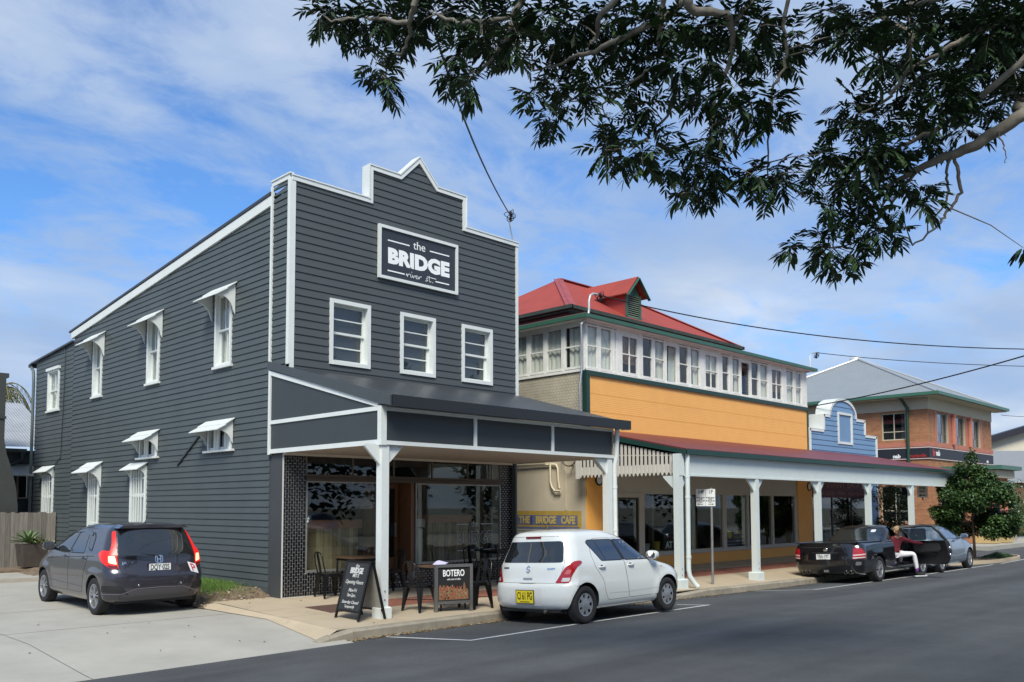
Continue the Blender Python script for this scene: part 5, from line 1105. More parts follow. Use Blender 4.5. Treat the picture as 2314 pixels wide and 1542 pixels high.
def bank_window(fn, a0, a1, z0, z1, two=True, blind=None):
    P = lambda mb_, A, B, n0, n1, Z0_, Z1_: mb_.add([fn(a, n, z) for z in (Z0_, Z1_) for a, n in ((A, n0), (B, n0), (B, n1), (A, n1))], [(0,3,2,1),(4,5,6,7),(0,1,5,4),(1,2,6,5),(2,3,7,6),(3,0,4,7)])
    f = MB(); q_ = 0.05
    for (A, B, C_, D_) in ((a0, a0+q_, z0, z1), (a1-q_, a1, z0, z1), (a0+q_, a1-q_, z0, z0+q_), (a0+q_, a1-q_, z1-q_, z1)): P(f, A, B, -0.14, -0.06, C_, D_)
    fr = f.build('window', BEIG if two else BRZ, nb); zr = z0+(z1-z0)*0.31
    s = MB(); P(s, a0+q_, a1-q_, -0.12, -0.08, zr-0.02, zr+0.02)
    if two: P(s, (a0+a1)/2-0.02, (a0+a1)/2+0.02, -0.119, -0.079, z0+q_, z1-q_)
    else: P(s, (a0+a1)/2-0.012, (a0+a1)/2+0.012, -0.119, -0.079, z0+q_, zr); P(s, a0+(a1-a0)*0.62, a0+(a1-a0)*0.62+0.03, -0.119, -0.079, zr, z1-q_)
    s.build('glazing_bar', BEIG if two else BRZ, fr); g = MB(); P(g, a0+q_, a1-q_, -0.103, -0.097, z0+q_, z1-q_); g.build('pane', glass_mat('bank_glass', (0.5, 0.55, 0.58), 1.8, base=0.10) if 'bank_glass' not in MATS else MATS['bank_glass'], fr)
    d = MB(); P(d, a0, a1, -0.9, -0.88, z0-0.1, z1+0.1); d.build('dark_room', DARK, fr)
    if blind:
        b = MB(); P(b, a0+(a1-a0)*blind[0], a0+(a1-a0)*blind[1], -0.16, -0.15, z0+q_, z1-q_); b.build('curtain', CURT, fr)
    return fr
bank_window(fnL, 0.98, 2.08, 4.74, 6.02, True, (0.0, 0.22)); bank_window(fnL, 5.2, 6.3, 4.74, 6.02); bank_window(fnL, 0.9, 2.2, 0.95, 2.6); bank_window(fnL, 4.0, 5.3, 0.95, 2.6); bank_window(fnL, 7.5, 8.8, 0.95, 2.6)
for h in fh[:3]: bank_window(fnN, h[0]+0.10, h[1]-0.10, h[2], h[3], False, (0.72, 1.0))
bank_window(fnN, *fh[3], True)
mb = MB()
for a, b in ((0.9, 2.2), (4.0, 5.3), (7.5, 8.8)): mb.box(NX0-0.06, NX0+0.1, a-0.1, b+0.1, 0.62, 0.93)
mb.box(33.85, 35.3, -0.06, 0.1, 0.62, 0.93); mb.build('window_sill', TERRA, nb)
mb = MB(); mb.box(NX0-0.06, NX1, -0.06, 0.0, 0.0, 0.45); mb.box(NX0-0.06, NX0, 0.0, 10, 0, 0.45); mb.build('plinth', mat('yellow_plinth', (0.52, 0.37, 0.15), 0.7, var=0.08), nb)
# grey hipped roof
GRF = corr_mat('grey_iron_roof', (0.30, 0.325, 0.335), 'Y', 0.12, var=0.06); GRF2 = corr_mat('grey_iron_roof_front', (0.30, 0.325, 0.335), 'X', 0.12, var=0.06)
e0, e1, f0, f1, gz = NX0-0.62, NX1+0.62, -0.62, 10.6, 6.78; ap = Vector((37.6, 5.0, 9.50))
mb = MB(); mb.add([(e0, f1, gz), (e0, f0, gz), ap], [(0, 1, 2)]); mb.add([(e1, f0, gz), (e1, f1, gz), ap], [(0, 1, 2)]); mb.build('roof', GRF, nb, fix=False)
mb = MB(); mb.add([(e0, f0, gz), (e1, f0, gz), ap], [(0, 1, 2)]); mb.add([(e1, f1, gz), (e0, f1, gz), ap], [(0, 1, 2)]); mb.build('roof', GRF2, nb, fix=False)
mb = MB(); mb.add([(33.4, 9.0, 6.7), (33.4, 16, 6.7), (36.5, 16, 8.9), (36.5, 7.5, 8.9)], [(0, 1, 2, 3)]); mb.build('rear_roof', GRF, nb, fix=False)
mb = MB()
for p in ((e0, f0, gz), (e0, f1, gz), (e1, f0, gz)): mb.tube([Vector(p)+Vector((0, 0, 0.02)), ap+Vector((0, 0, 0.03))], 0.06, 6)
mb.build('ridge_cap', mat('pale_ridge', (0.45, 0.47, 0.48), 0.4, 0.4), nb)
mb = MB(); mb.box(e0-0.08, e1+0.08, f0-0.1, f0+0.02, 6.66, 6.80); mb.box(e0-0.1, e0+0.02, f0+0.02, f1, 6.66, 6.80); mb.box(e1-0.02, e1+0.1, f0+0.02, f1, 6.66, 6.80); mb.build('gutter', mat('bank_green', (0.045, 0.14, 0.095), 0.4), nb)
mb = MB(); mb.box(e0+0.02, e1-0.02, f0+0.02, 0.0, 6.625, 6.66); mb.box(e0+0.02, NX0, 0.0, f1, 6.625, 6.66); mb.build('soffit', BEIG, nb)
mb = MB(); mb.tube([(e0+0.1, 1.05, 6.68), (NX0-0.2, 0.98, 6.45), (NX0-0.1, 0.86, 6.2), (NX0-0.1, 0.86, 3.3), (NX0-0.1, 0.86, 0.1)], 0.07, 8); mb.build('downpipe', mat('dark_green_pipe', (0.02, 0.06, 0.04), 0.4), nb, smooth=True)
v_ = ap+Vector((0.9, 0.5, -0.55)); mb = MB(); mb.lathe([(0.16, 0.0), (0.16, 0.55), (0.30, 0.58), (0.32, 0.75), (0.25, 0.85), (0.05, 0.88)], 18, lambda a, b, h: (v_.x+a, v_.y+b, v_.z+h)); mb.build('roof_vent', mat('pale_vent', (0.62, 0.63, 0.62), 0.4, 0.3), nb, smooth=True)
# entry porch with paired columns
mb = MB(); mb.box(34.6, 37.25, -2.3, 0.0, 2.95, 3.30, CRM2); mb.build('porch_entablature', CRM2, nb); mb = MB(); mb.box(34.4, 37.5, -2.55, 0.0, 3.32, 3.50); mb.build('porch_roof', mat('bank_green2', (0.06, 0.15, 0.11), 0.45), nb)
mb = MB(); mb.box(36.2, 37.15, -2.2, -1.55, 0.0, 0.55); mb.box(34.9, 35.5, -2.1, -1.5, 0.0, 0.55); mb.box(34.9, 35.0, -1.5, 0, 0, 0.55); mb.build('porch_plinth', mat('yellow_plinth2', (0.50, 0.37, 0.17), 0.7, var=0.1), nb)
for cx2, cy2 in ((36.42, -1.9), (36.9, -1.9), (35.2, -1.8)):
    mb = MB(); mb.lathe([(0.20, 0.55), (0.20, 0.66), (0.155, 0.70), (0.165, 1.5), (0.135, 2.72), (0.19, 2.78), (0.19, 2.95)], 16, lambda a, b, h: (cx2+a, cy2+b, h)); mb.build('column', TERRA, nb, smooth=True)
MB().box(35.0, 35.1, -1.5, -0.06, 0.55, 2.95).build('porch_wall', BRK, nb)
MB().box(34.4, 34.9, -1.2, -0.06, 0.0, 0.6).build('porch_step', BRK, nb)
struct(bx('bank_footpath', 31.9, 80, -2.6, 0.0, -0.3, -0.02, CONC)); struct(bx('bank_footpath', 31.9, 33, 0.0, 20, -0.3, -0.02, CONC))

# ------------------------------------------------------------------ buildings beyond the bank
fb = thing('cream_hall', 'plain cream gabled hall with dark roof edge far beyond the bank', 'building', (60, 4, 0))
P0 = at(2246, 995, 44); 
def wall_between(u0, u1, dist0, dist1, zt0, zt1, zb):
    a, b = at(u0, 1000, dist0), at(u1, 1000, dist1); return [(a.x, a.y, zb), (b.x, b.y, zb), (b.x, b.y, zt1), (a.x, a.y, zt0)]
cw = mat('cream_wall', (0.60, 0.56, 0.46), 0.8, var=0.04)
D1 = 62; za = CAM.z+(1144-992)/FOC*D1; zb_ = CAM.z+(1144-955)/FOC*D1
A, B = at(2225, 1000, D1), at(2420, 1000, D1)
nrm = Vector((FWD.x, FWD.y, 0)).normalized()*0.3
mb = MB(); q4 = [(A.x, A.y, 0), (B.x, B.y, 0), (B.x, B.y, CAM.z+(1144-940)/FOC*D1), (A.x, A.y, CAM.z+(1144-997)/FOC*D1)]
mb.add(q4+[(p[0]+nrm.x, p[1]+nrm.y, p[2]) for p in q4], [(0, 1, 2, 3), (7, 6, 5, 4), (0, 3, 7, 4), (1, 5, 6, 2), (2, 6, 7, 3)]); mb.build('wall', cw, fb)
mb = MB(); mb.beam(Vector(q4[3])-nrm*0.5, Vector(q4[2])-nrm*0.5, 0.9, 0.42, up=(0, 0, 1)); mb.build('roof_edge', mat('dark_roof_edge', (0.02, 0.02, 0.03), 0.5), fb)
gh = thing('grey_roofed_house', 'low red brick house with steep grey iron roof beyond the bank', 'building', (55, 2, 0))
D2 = 56; A, B = at(2215, 1000, D2), at(2420, 1000, D2); nrm = nrm*27; n2_ = nrm*0.4
zr1, zr0 = CAM.z+(1144-1020)/FOC*(D2+3), CAM.z+(1144-1092)/FOC*D2
mb = MB(); mb.add([(A.x, A.y, zr0), (B.x, B.y, zr0), (B.x+n2_.x, B.y+n2_.y, zr1), (A.x+n2_.x, A.y+n2_.y, zr1)], [(0, 1, 2, 3)]); mb.build('roof', mat('far_grey_roof', (0.24, 0.25, 0.265), 0.5, 0.2, var=0.06), gh, fix=False)
n3 = nrm*0.04; mb = MB(); mb.add([(A.x+n3.x, A.y+n3.y, 0), (B.x+n3.x, B.y+n3.y, 0), (B.x+n3.x, B.y+n3.y, zr0), (A.x+n3.x, A.y+n3.y, zr0)], [(0, 1, 2, 3)]); mb.build('wall', BRKD, gh, fix=False)
# ------------------------------------------------------------------ yard at the rear left
GREYW = [mat('grey_paling_%d' % i, c, 0.9, var=0.35, vscale=3, stretch=(14, 14, 0.7), bump=0.5, bscale=30) for i, c in enumerate(((0.20, 0.185, 0.16), (0.165, 0.15, 0.13), (0.235, 0.215, 0.185)))]
fe = thing('paling_fence', 'weathered grey timber paling fence between the dark shop wall and the yard', 'fence', (-2.5, 12.3, 0))
x = -0.05
while x > -5.5:
    w = rng.uniform(0.10, 0.13); MB().box(x-w+0.006, x, 12.28+rng.uniform(-0.006, 0.006), 12.30, 0.02+rng.uniform(-0.01, 0.02), 1.545+rng.uniform(-0.02, 0.02)).build('paling', rng.choice(GREYW), fe, fix=False); x -= w
mb = MB(); mb.box(-5.5, 0.3, 12.31, 12.36, 0.35, 0.43); mb.box(-5.5, 0.3, 12.31, 12.36, 1.15, 1.23)
for k in range(3): mb.box(-0.2-2.4*k-0.1, -0.2-2.4*k, 12.36, 12.46, 0, 1.5)
mb.build('rail', GREYW[1], fe)
struct(MB().box(-5.5, 0.0, 10.9, 12.28, -0.05, 0.05).build('dirt_bed', DIRT))
pl = thing('planter_box', 'dark square tapered planter standing before the grey paling fence', 'planter', (-0.88, 11.35, 0.1))
mb = MB(); c = (-0.88, 11.5); mb.add([(c[0]+s*0.27, c[1]+t*0.27, 0.10) for s, t in ((-1,-1),(1,-1),(1,1),(-1,1))]+[(c[0]+s*0.33, c[1]+t*0.33, 0.70) for s, t in ((-1,-1),(1,-1),(1,1),(-1,1))]+[(c[0]+s*0.29, c[1]+t*0.29, 0.70) for s, t in ((-1,-1),(1,-1),(1,1),(-1,1))]+[(c[0]+s*0.29, c[1]+t*0.29, 0.63) for s, t in ((-1,-1),(1,-1),(1,1),(-1,1))],
       [(0,3,2,1), (0,1,5,4), (1,2,6,5), (2,3,7,6), (3,0,4,7), (4,5,9,8), (5,6,10,9), (6,7,11,10), (7,4,8,11), (8,9,13,12), (9,10,14,13), (10,11,15,14), (11,8,12,15), (12,13,14,15)])
mb.build('box', mat('brown_planter', (0.065, 0.052, 0.045), 0.7, var=0.25, vscale=5), pl)
ag = thing('agave_plant', 'green agave rosette with broad pointed leaves growing in the dark planter', 'plant', (-1.0, 11.5, 0.65))
AGM = mat('agave_leaf', (0.12, 0.20, 0.07), 0.5, var=0.25, vscale=6); AGM2 = mat('succulent_leaf', (0.22, 0.22, 0.10), 0.6, var=0.4, vscale=12)
for i in range(26):
    a = i*2.4; e = 0.15+1.15*(i/26); L_ = 0.52-0.10*(i/26); mb = MB(); vs = []
    d = Vector((math.cos(a), math.sin(a), 0)); s_ = Vector((-math.sin(a), math.cos(a), 0)); p = Vector((-1.0, 11.42, 0.74)); ang = e
    for k in range(6):
        t = k/5; w = 0.048*(1-t**2.2)*(0.7+0.6*t)+0.001; vs += [p-s_*w+Vector((0, 0, 0.012)), p-Vector((0, 0, 0.008)), p+s_*w+Vector((0, 0, 0.012))]
        p = p+(d*math.cos(ang)+Vector((0, 0, math.sin(ang))))*(L_/5); ang -= 0.10
    fs = []
    for k in range(5): fs += [(3*k, 3*k+1, 3*k+4, 3*k+3), (3*k+1, 3*k+2, 3*k+5, 3*k+4)]
    mb.add(vs, fs).build('leaf', AGM, ag, fix=False)
sc_ = thing('succulent_plant', 'low mixed yellow green succulents spilling over the planter rim', 'plant', (-0.75, 11.4, 0.7)); mb = MB()
for i in range(420):
    p = Vector((-0.80+rng.gauss(0, 0.15), 11.38+rng.gauss(0, 0.12), 0.70+abs(rng.gauss(0.03, 0.06)))); a = rng.uniform(0, 6.3); t = rng.uniform(0.2, 1.2); l = rng.uniform(0.03, 0.08); d = Vector((math.cos(a)*math.cos(t), math.sin(a)*math.cos(t), math.sin(t)))*l; s_ = Vector((-math.sin(a), math.cos(a), 0))*l*0.3
    mb.add([p, p+d*0.5+s_, p+d, p+d*0.5-s_], [(0, 1, 2, 3)], rng.choice([AGM, AGM2, AGM2]))
tag(mb.build('leaves', [AGM, AGM2], sc_, fix=False), kind='stuff')
lb = thing('dark_shed', 'dark painted tall shed corner with curved base at the left edge', 'shed', (-2.6, 13.2, 0))
prof = [(-4.0, 0), (-0.88, 0.0), (-0.87, 1.7), (-0.93, 2.25), (-1.05, 2.75), (-1.20, 3.2), (-1.27, 3.6), (-1.27, 5.36), (-1.20, 5.36), (-1.20, 5.48), (-4.0, 5.48)]
MB().prism(prof, lambda a, b, d: (a, d, b), 12.9, 14.3).build('wall', mat('dark_shed_paint', (0.045, 0.05, 0.048), 0.7, var=0.15), lb); MB().box(-4.0, -1.245, 12.87, 12.9, 4.18, 4.26).build('band', SLATED, lb)
sh = thing('rear_annexe', 'dark boarded rear annexe with pale iron roof behind the paling fence', 'building', (-1.5, 15.2, 0))
board_rows(sh, 'weatherboard', lambda a, n, z: (a, 15.2-n, z), -4.0, 0.6, 0.1, 3.45, 0.13, lambda x: 3.45, [(-0.27, 0.08, 1.95, 2.92)], SLATED)
mb = MB(); mb.add([(-4.5, 14.95, 3.45), (0.9, 14.95, 3.57), (0.9, 19.0, 5.32), (-4.5, 19.0, 5.3)], [(0, 1, 2, 3)]); mb.build('roof', corr_mat('old_iron_roof', (0.42, 0.43, 0.44), 'X', 0.09, var=0.2), sh, fix=False)
MB().box(-4.5, -0.10, 14.88, 14.97, 3.38, 3.48).build('gutter', SLATED, sh); MB().tube([(-0.2, 14.9, 3.40), (-0.22, 14.95, 3.15), (-0.55, 15.1, 2.95), (-0.9, 15.1, 2.85)], 0.055, 8).build('downpipe', SLATED, sh, smooth=True)
f = MB(); f.box(-0.28, -0.23, 15.13, 15.25, 1.95, 2.92); f.box(0.03, 0.09, 15.13, 15.25, 1.95, 2.92); f.box(-0.23, 0.03, 15.13, 15.25, 1.95, 2.0); fr = f.build('window', mat('peeling_cream', (0.42, 0.34, 0.22), 0.8, var=0.3, vscale=12), sh); MB().box(-0.23, 0.03, 15.2, 15.21, 2.0, 2.92).build('pane', GLASS, fr); MB().box(-0.3, 0.1, 15.5, 15.52, 1.9, 3.0).build('dark_room', DARK, fr)
MB().prism([(15.18, 3.02), (14.45, 2.66), (14.45, 2.63), (15.18, 2.99)], lambda a, b, d: (d, a, b), -0.75, 0.14).build('window_hood', mat('pale_hood_iron', (0.36, 0.355, 0.33), 0.6, 0.2), sh)
pt = thing('palm_tree', 'palm with drooping yellow flower fronds rising behind the dark shed', 'tree', (3.3, 30, 0)); PM = mat('palm_frond', (0.155, 0.145, 0.06), 0.7, var=0.4, vscale=8)
MB().tube([(3.2, 30, 0), (3.25, 30, 6.0)], [0.2, 0.14], 10).build('trunk', mat('palm_trunk', (0.15, 0.12, 0.09), 0.9, var=0.3), pt, smooth=True); mb = MB()
for i in range(46):
    a = rng.uniform(0, 6.3); p = Vector((3.2, 30, 6.9+rng.uniform(-0.5, 0.5))); d = Vector((math.cos(a), math.sin(a), rng.uniform(0.0, 0.7))); pts_ = []
    for k in range(9): pts_.append(p.copy()); p = p+d.normalized()*0.22; d.z -= 0.42
    mb.tube(pts_, 0.02, 4, PM, cap=False)
    for k in range(1, 9):
        for s_ in (-1, 1):
            q_ = pts_[k]; sd_ = Vector((-math.sin(a), math.cos(a), 0))*s_*0.16; mb.add([q_, q_+sd_*0.5+Vector((0, 0, -0.12)), q_+sd_+Vector((0, 0, -0.36)), q_+sd_*0.4+Vector((0, 0, -0.2))], [(0, 1, 2, 3)], PM)
mb.build('crown', PM, pt, fix=False)

# ------------------------------------------------------------------ footpath furniture
af = thing('chalkboard_sign', 'black folding chalkboard with handwritten opening hours by the awning post', 'sign', (-0.28, -2.71, -0.08))
CHB = mat('chalkboard', (0.022, 0.024, 0.028), 0.8, var=0.25, vscale=4)
yl, yr = -2.40, -3.01; H = 0.83; ZB = -0.082
def aboard(xb, nm):
    xt = -0.28+(0.02 if xb > -0.28 else -0.02); d = Vector((xb-xt, 0, ZB-H)).normalized(); n_ = Vector((-d.z, 0, d.x)) if xb < -0.28 else Vector((d.z, 0, -d.x)); n_ = n_ if (n_.x < 0) == (xb < -0.28) else -n_
    T = Vector((xt, 0, H)); pt_ = lambda y, t: T+d*t+Vector((0, y, 0)); L_ = (Vector((xb, 0, ZB))-T).length
    mb = MB()
    for y in (yl, yr): mb.beam(pt_(y, 0), pt_(y, L_), 0.03, 0.035, up=(0, 1, 0))
    mb.beam(pt_(yl, 0.015), pt_(yr, 0.015), 0.03, 0.03); mb.beam(pt_(yl, L_-0.14), pt_(yr, L_-0.14), 0.03, 0.03)
    fr = mb.build(nm, BLACKM, af); b = MB(); o1, o2 = n_*0.008, n_*-0.004
    b.add([pt_(yl-0.015, 0.03)+o1, pt_(yr+0.015, 0.03)+o1, pt_(yr+0.015, L_-0.15)+o1, pt_(yl-0.015, L_-0.15)+o1, pt_(yl-0.015, 0.03)+o2, pt_(yr+0.015, 0.03)+o2, pt_(yr+0.015, L_-0.15)+o2, pt_(yl-0.015, L_-0.15)+o2], [(0,1,2,3), (7,6,5,4), (0,4,5,1), (1,5,6,2), (2,6,7,3), (3,7,4,0)])
    return fr, b, pt_, n_
fr, b, P_, n_ = aboard(-0.54, 'front_frame'); b.build('chalk_panel', CHB, fr)
fr2, b2, _, _ = aboard(-0.02, 'rear_frame'); b2.build('back_panel', mat('board_back', (0.34, 0.335, 0.31), 0.8, var=0.15), fr2)
# handwriting laid on the sloping board
dn = (P_(0, 1)-P_(0, 0)).normalized(); zax = n_.normalized(); yax = -dn; xax = yax.cross(zax); Mx = Matrix((xax, yax, zax)).transposed().to_euler()
def chalk(body, size, t, width, bold=0.0, shear=0.15, dy=0.0): put_text(body, size, P_((yl+yr)/2+dy, t)+n_*0.011, af, CHALK, rot=Mx, bold=bold, width=width, shear=shear)
chalk('the', 0.085, 0.085, 0.10, 0.0); chalk('BRIDGE', 0.125, 0.165, 0.34, 0.006, 0.05); chalk('MKT E', 0.07, 0.245, 0.17, 0.002); chalk('Opening Hours', 0.085, 0.345, 0.47, 0.0005, 0.25); chalk('Mon-Fri', 0.08, 0.475, 0.22, 0.0005, 0.25); chalk('7am-2pm .', 0.075, 0.555, 0.24, 0.0005, 0.2); chalk('Saturday Closed', 0.07, 0.665, 0.44, 0.0005, 0.25); chalk('Temporarily', 0.065, 0.735, 0.26, 0.0005, 0.25)
# framed advertising barrier
bo = thing('banner_stand', 'steel framed black stand reading BOTERO with brown printed drawing', 'sign', (1.44, -3.0, -0.09))
A_, B_ = Vector((1.13, -2.91, -0.09)), Vector((1.75, -3.11, -0.09)); u_ = (B_-A_).normalized(); nn = Vector((u_.y, -u_.x, 0)); ST = mat('brushed_steel', (0.30, 0.295, 0.28), 0.38, 0.85)
mb = MB()
for p in (A_, B_): mb.beam(p, p+Vector((0, 0, 0.80)), 0.055, 0.055, up=u_)
mb.beam(A_+Vector((0, 0, 0.775))+u_*0.028, B_+Vector((0, 0, 0.775))-u_*0.028, 0.05, 0.05); mb.beam(A_+Vector((0, 0, 0.155))+u_*0.028, B_+Vector((0, 0, 0.155))-u_*0.028, 0.045, 0.05)
mb.build('frame', ST, bo); p0, p1 = A_+u_*0.03, B_-u_*0.03; mb = MB(); mb.beam(p0+Vector((0, 0, 0.465)), p1+Vector((0, 0, 0.465)), 0.01, 0.565); mb.build('banner', mat('black_banner', (0.012, 0.012, 0.012), 0.7), bo)
W_ = (p1-p0).length; fB = lambda a, b, d=0.008: tuple(p0+u_*a+nn*d+Vector((0, 0, b)))
rB = Matrix((u_, Vector((0, 0, 1)), nn)).transposed().to_euler()
put_text('BOTERO', 0.155, fB(W_*0.5, 0.645), bo, INK, rot=rB, bold=0.003, width=0.40); put_text('with notion of coffee', 0.045, fB(W_*0.5, 0.545), bo, INK, rot=rB, width=0.25, shear=0.3)
BRN = mat('brown_print', (0.20, 0.11, 0.055), 0.8, var=0.55, vscale=60); RDP = mat('red_print2', (0.40, 0.05, 0.03), 0.8, var=0.3, vscale=40); TANP = mat('tan_print', (0.34, 0.22, 0.12), 0.8, var=0.4, vscale=50); mb = MB(); r2 = random.Random(5)
outl = [(0.02, 0.20), (W_-0.02, 0.20)]+[(W_-0.02-(W_-0.04)*k/26, 0.34+0.10*(k/26)**0.6+0.03*math.sin(k*2.1)+(0.10 if k in (3, 4) else 0)) for k in range(27)]
mb.add([fB(a, b, 0.007) for a, b in outl], [tuple(range(len(outl)))], BRN)
for i in range(150):
    a, b = r2.uniform(0.04, W_-0.06), r2.uniform(0.205, 0.42)
    w, h = r2.uniform(0.006, 0.022), r2.uniform(0.008, 0.035); mb.add([fB(a, b, 0.0085+i*2e-6), fB(a+w, b+r2.uniform(-.01, .01), 0.0085+i*2e-6), fB(a+w*0.7, b+h, 0.0085+i*2e-6), fB(a-w*0.2, b+h*0.9, 0.0085+i*2e-6)], [(0, 1, 2, 3)], RDP if (r2.random() < 0.22 and a < 0.3) else (TANP if r2.random() < 0.55 else BLACKM))
mb.build('print', [BRN, RDP, TANP, BLACKM], bo, fix=False)
# steel cafe chairs
def chair(x, y, rz, lab, grp='black steel cafe chairs'):
    c = thing('cafe_chair', lab, 'chair', (x, y, fz(x, y)), grp); c.rotation_euler = (0, 0, rz)
    for ch in CH0: 
        k = ch.copy(); COL.objects.link(k); k.parent = c
    return c
CHM = mat('black_chair_enamel', (0.010, 0.010, 0.011), 0.28, 0.2); CH0 = []
def local(mb, nm, smooth=False):
    me = mb.mesh(nm, CHM, smooth, fix=True); o = bpy.data.objects.new(nm, me); return o
first = thing('cafe_chair', 'black steel cafe chair drawn up at the table before the left shop window', 'chair', (0.80, -0.24, 0), 'black steel cafe chairs')
s = MB(); seat = [(0.19*(1 if abs(math.cos(t)) > .7 else 1)*math.copysign(abs(math.cos(t))**0.55, math.cos(t)), 0.19*math.copysign(abs(math.sin(t))**0.55, math.sin(t))) for t in [2*math.pi*i/24 for i in range(24)]]
s.prism(seat, lambda a, b, d: (a, b, d), 0.425, 0.45); s.prism([(a*0.97, b*0.97) for a, b in seat], lambda a, b, d: (a, b, d), 0.395, 0.425); CH0.append(local(s, 'seat'))
for (dx, dy) in ((0.155, 0.155), (0.155, -0.155), (-0.155, 0.155), (-0.155, -0.155)):
    l = MB(); ex_, ey_ = dx*1.36, dy*1.36
    l.add([(dx+a*0.042, dy+b*0.042, 0.41) for a, b in ((-1,-1),(1,-1),(1,1),(-1,1))]+[(ex_+a*0.014, ey_+b*0.014, 0.0) for a, b in ((-1,-1),(1,-1),(1,1),(-1,1))], [(0,3,2,1), (4,5,6,7), (0,1,5,4), (1,2,6,5), (2,3,7,6), (3,0,4,7)]); CH0.append(local(l, 'leg'))
b = MB(); bk = [Vector((-0.17, -0.17, 0.44)), Vector((-0.215, -0.175, 0.62)), Vector((-0.245, -0.155, 0.78)), Vector((-0.26, -0.09, 0.84)), Vector((-0.265, 0.0, 0.85)), Vector((-0.26, 0.09, 0.84)), Vector((-0.245, 0.155, 0.78)), Vector((-0.215, 0.175, 0.62)), Vector((-0.17, 0.17, 0.44))]
b.tube(bk, 0.013, 8); CH0.append(local(b, 'back_frame', True)); b = MB(); b.add([(-0.185, -0.045, 0.45), (-0.185, 0.045, 0.45), (-0.262, 0.045, 0.845), (-0.262, -0.045, 0.845), (-0.193, -0.045, 0.45), (-0.193, 0.045, 0.45), (-0.27, 0.045, 0.845), (-0.27, -0.045, 0.845)], [(0,1,2,3), (7,6,5,4), (0,4,5,1), (1,5,6,2), (2,6,7,3), (3,7,4,0)]); CH0.append(local(b, 'back_splat'))
b = MB(); b.beam((-0.19, -0.19, 0.18), (0.19, 0.19, 0.18), 0.012, 0.012); b.beam((-0.19, 0.19, 0.19), (0.19, -0.19, 0.19), 0.012, 0.012); CH0.append(local(b, 'cross_brace'))
for o in CH0: COL.objects.link(o); o.parent = first
first.rotation_euler = (0, 0, R(-8))
CHS = list(CH0)
chair(1.02, -2.62, R(5), 'black steel cafe chair left of the BOTERO stand facing right'); chair(2.06, -2.90, R(178), 'black steel cafe chair right of the BOTERO stand beside the white car'); chair(4.42, -0.42, R(8), 'black steel cafe chair left of the table below the etched cafe name'); chair(5.75, -0.5, R(185), 'black steel cafe chair between the far table and the white car'); chair(2.18, -0.30, R(175), 'black steel cafe chair right of the near table, behind the awning post')
def table(x, y, w, d, lab, top, label_top=None):
    q0 = fz(x, y); t = thing('cafe_table', lab, 'table', (x, y, q0), 'small square cafe tables'); MB().box(x-w/2, x+w/2, y-d/2, y+d/2, q0+0.715, q0+0.745).build('tabletop', top, t); mb = MB(); mb.box(x-w/2+0.03, x+w/2-0.03, y-d/2+0.03, y+d/2-0.03, q0+0.675, q0+0.715); mb.build('apron', BLACKM, t)
    for a in (-1, 1):
        for b_ in (-1, 1): MB().beam((x+a*(w/2-0.05), y+b_*(d/2-0.05), q0+0.7), (x+a*(w/2-0.03), y+b_*(d/2-0.03), q0), 0.032, 0.032).build('leg', BLACKM, t)
    return t
table(1.48, -0.28, 0.82, 0.62, 'brown topped cafe table before the left shop window', WOODD); table(1.55, -2.60, 0.62, 0.62, 'cafe table behind the BOTERO stand with papers on it', WOODD); table(5.12, -0.36, 0.62, 0.62, 'dark cafe table below the etched cafe name with a cup on it', BLACKM)
pp = thing('paper_sheet', 'curled pale lilac paper lying on the table behind the BOTERO stand', 'paper', (1.35, -2.78, 0.70)); vs = []; dzp = fz(1.5, -2.7); n = 10
for i in range(n+1):
    a = i/n; vs += [(1.26+0.42*a, -2.88+0.05*a, dzp+0.748+0.085*math.sin(a*3.0)**2*(1-a*0.6)), (1.32+0.40*a, -2.60+0.02*a, dzp+0.75+0.11*math.sin(a*2.6+0.5)**2*(1-a*0.5))]
MB().add(vs, [(2*i, 2*i+2, 2*i+3, 2*i+1) for i in range(n)]).build('sheet', mat('lilac_paper', (0.55, 0.52, 0.76), 0.8), pp, fix=False)
cu = thing('coffee_cup', 'dark takeaway cup standing on the table below etched lettering', 'cup', (5.08, -0.36, 0.735)); MB().lathe([(0.001, 0), (0.028, 0), (0.04, 0.10), (0.043, 0.10), (0.042, 0.115), (0.001, 0.116)], 16, lambda a, b, h: (5.08+a, -0.36+b, 0.736+h)).build('cup_body', mat('brown_cup', (0.03, 0.02, 0.018), 0.5), cu, smooth=True)
# parking sign
pk = thing('parking_sign', 'white parking restriction sign on grey steel pole near the kerb', 'street sign', (9.6, -3.06, -0.15))
MB().tube([(9.6, -3.06, -0.25), (9.6, -3.06, 2.13)], 0.03, 12).build('pole', mat('worn_steel_pole', (0.30, 0.305, 0.30), 0.5, 0.6, var=0.3, vscale=6), pk, smooth=True)
rS = Matrix.Rotation(R(-75), 4, 'Z'); oS = Vector((9.535, -2.945, 1.895))     # plate faces the oncoming walker
def spl(nm, a0, a1, z0, z1, d0, d1, m_, parent): return MB().add([oS+rS@Vector((a, d, z)) for z in (z0, z1) for a, d in ((a0, d0), (a1, d0), (a1, d1), (a0, d1))], [(0,3,2,1),(4,5,6,7),(0,1,5,4),(1,2,6,5),(2,3,7,6),(3,0,4,7)], m_).build(nm, m_, parent)
SGW = mat('sign_white', (0.80, 0.82, 0.82), 0.4); SGG = mat('sign_print', (0.03, 0.06, 0.05), 0.5); eS = (rS@Matrix.Rotation(R(90), 4, 'X')).to_euler()
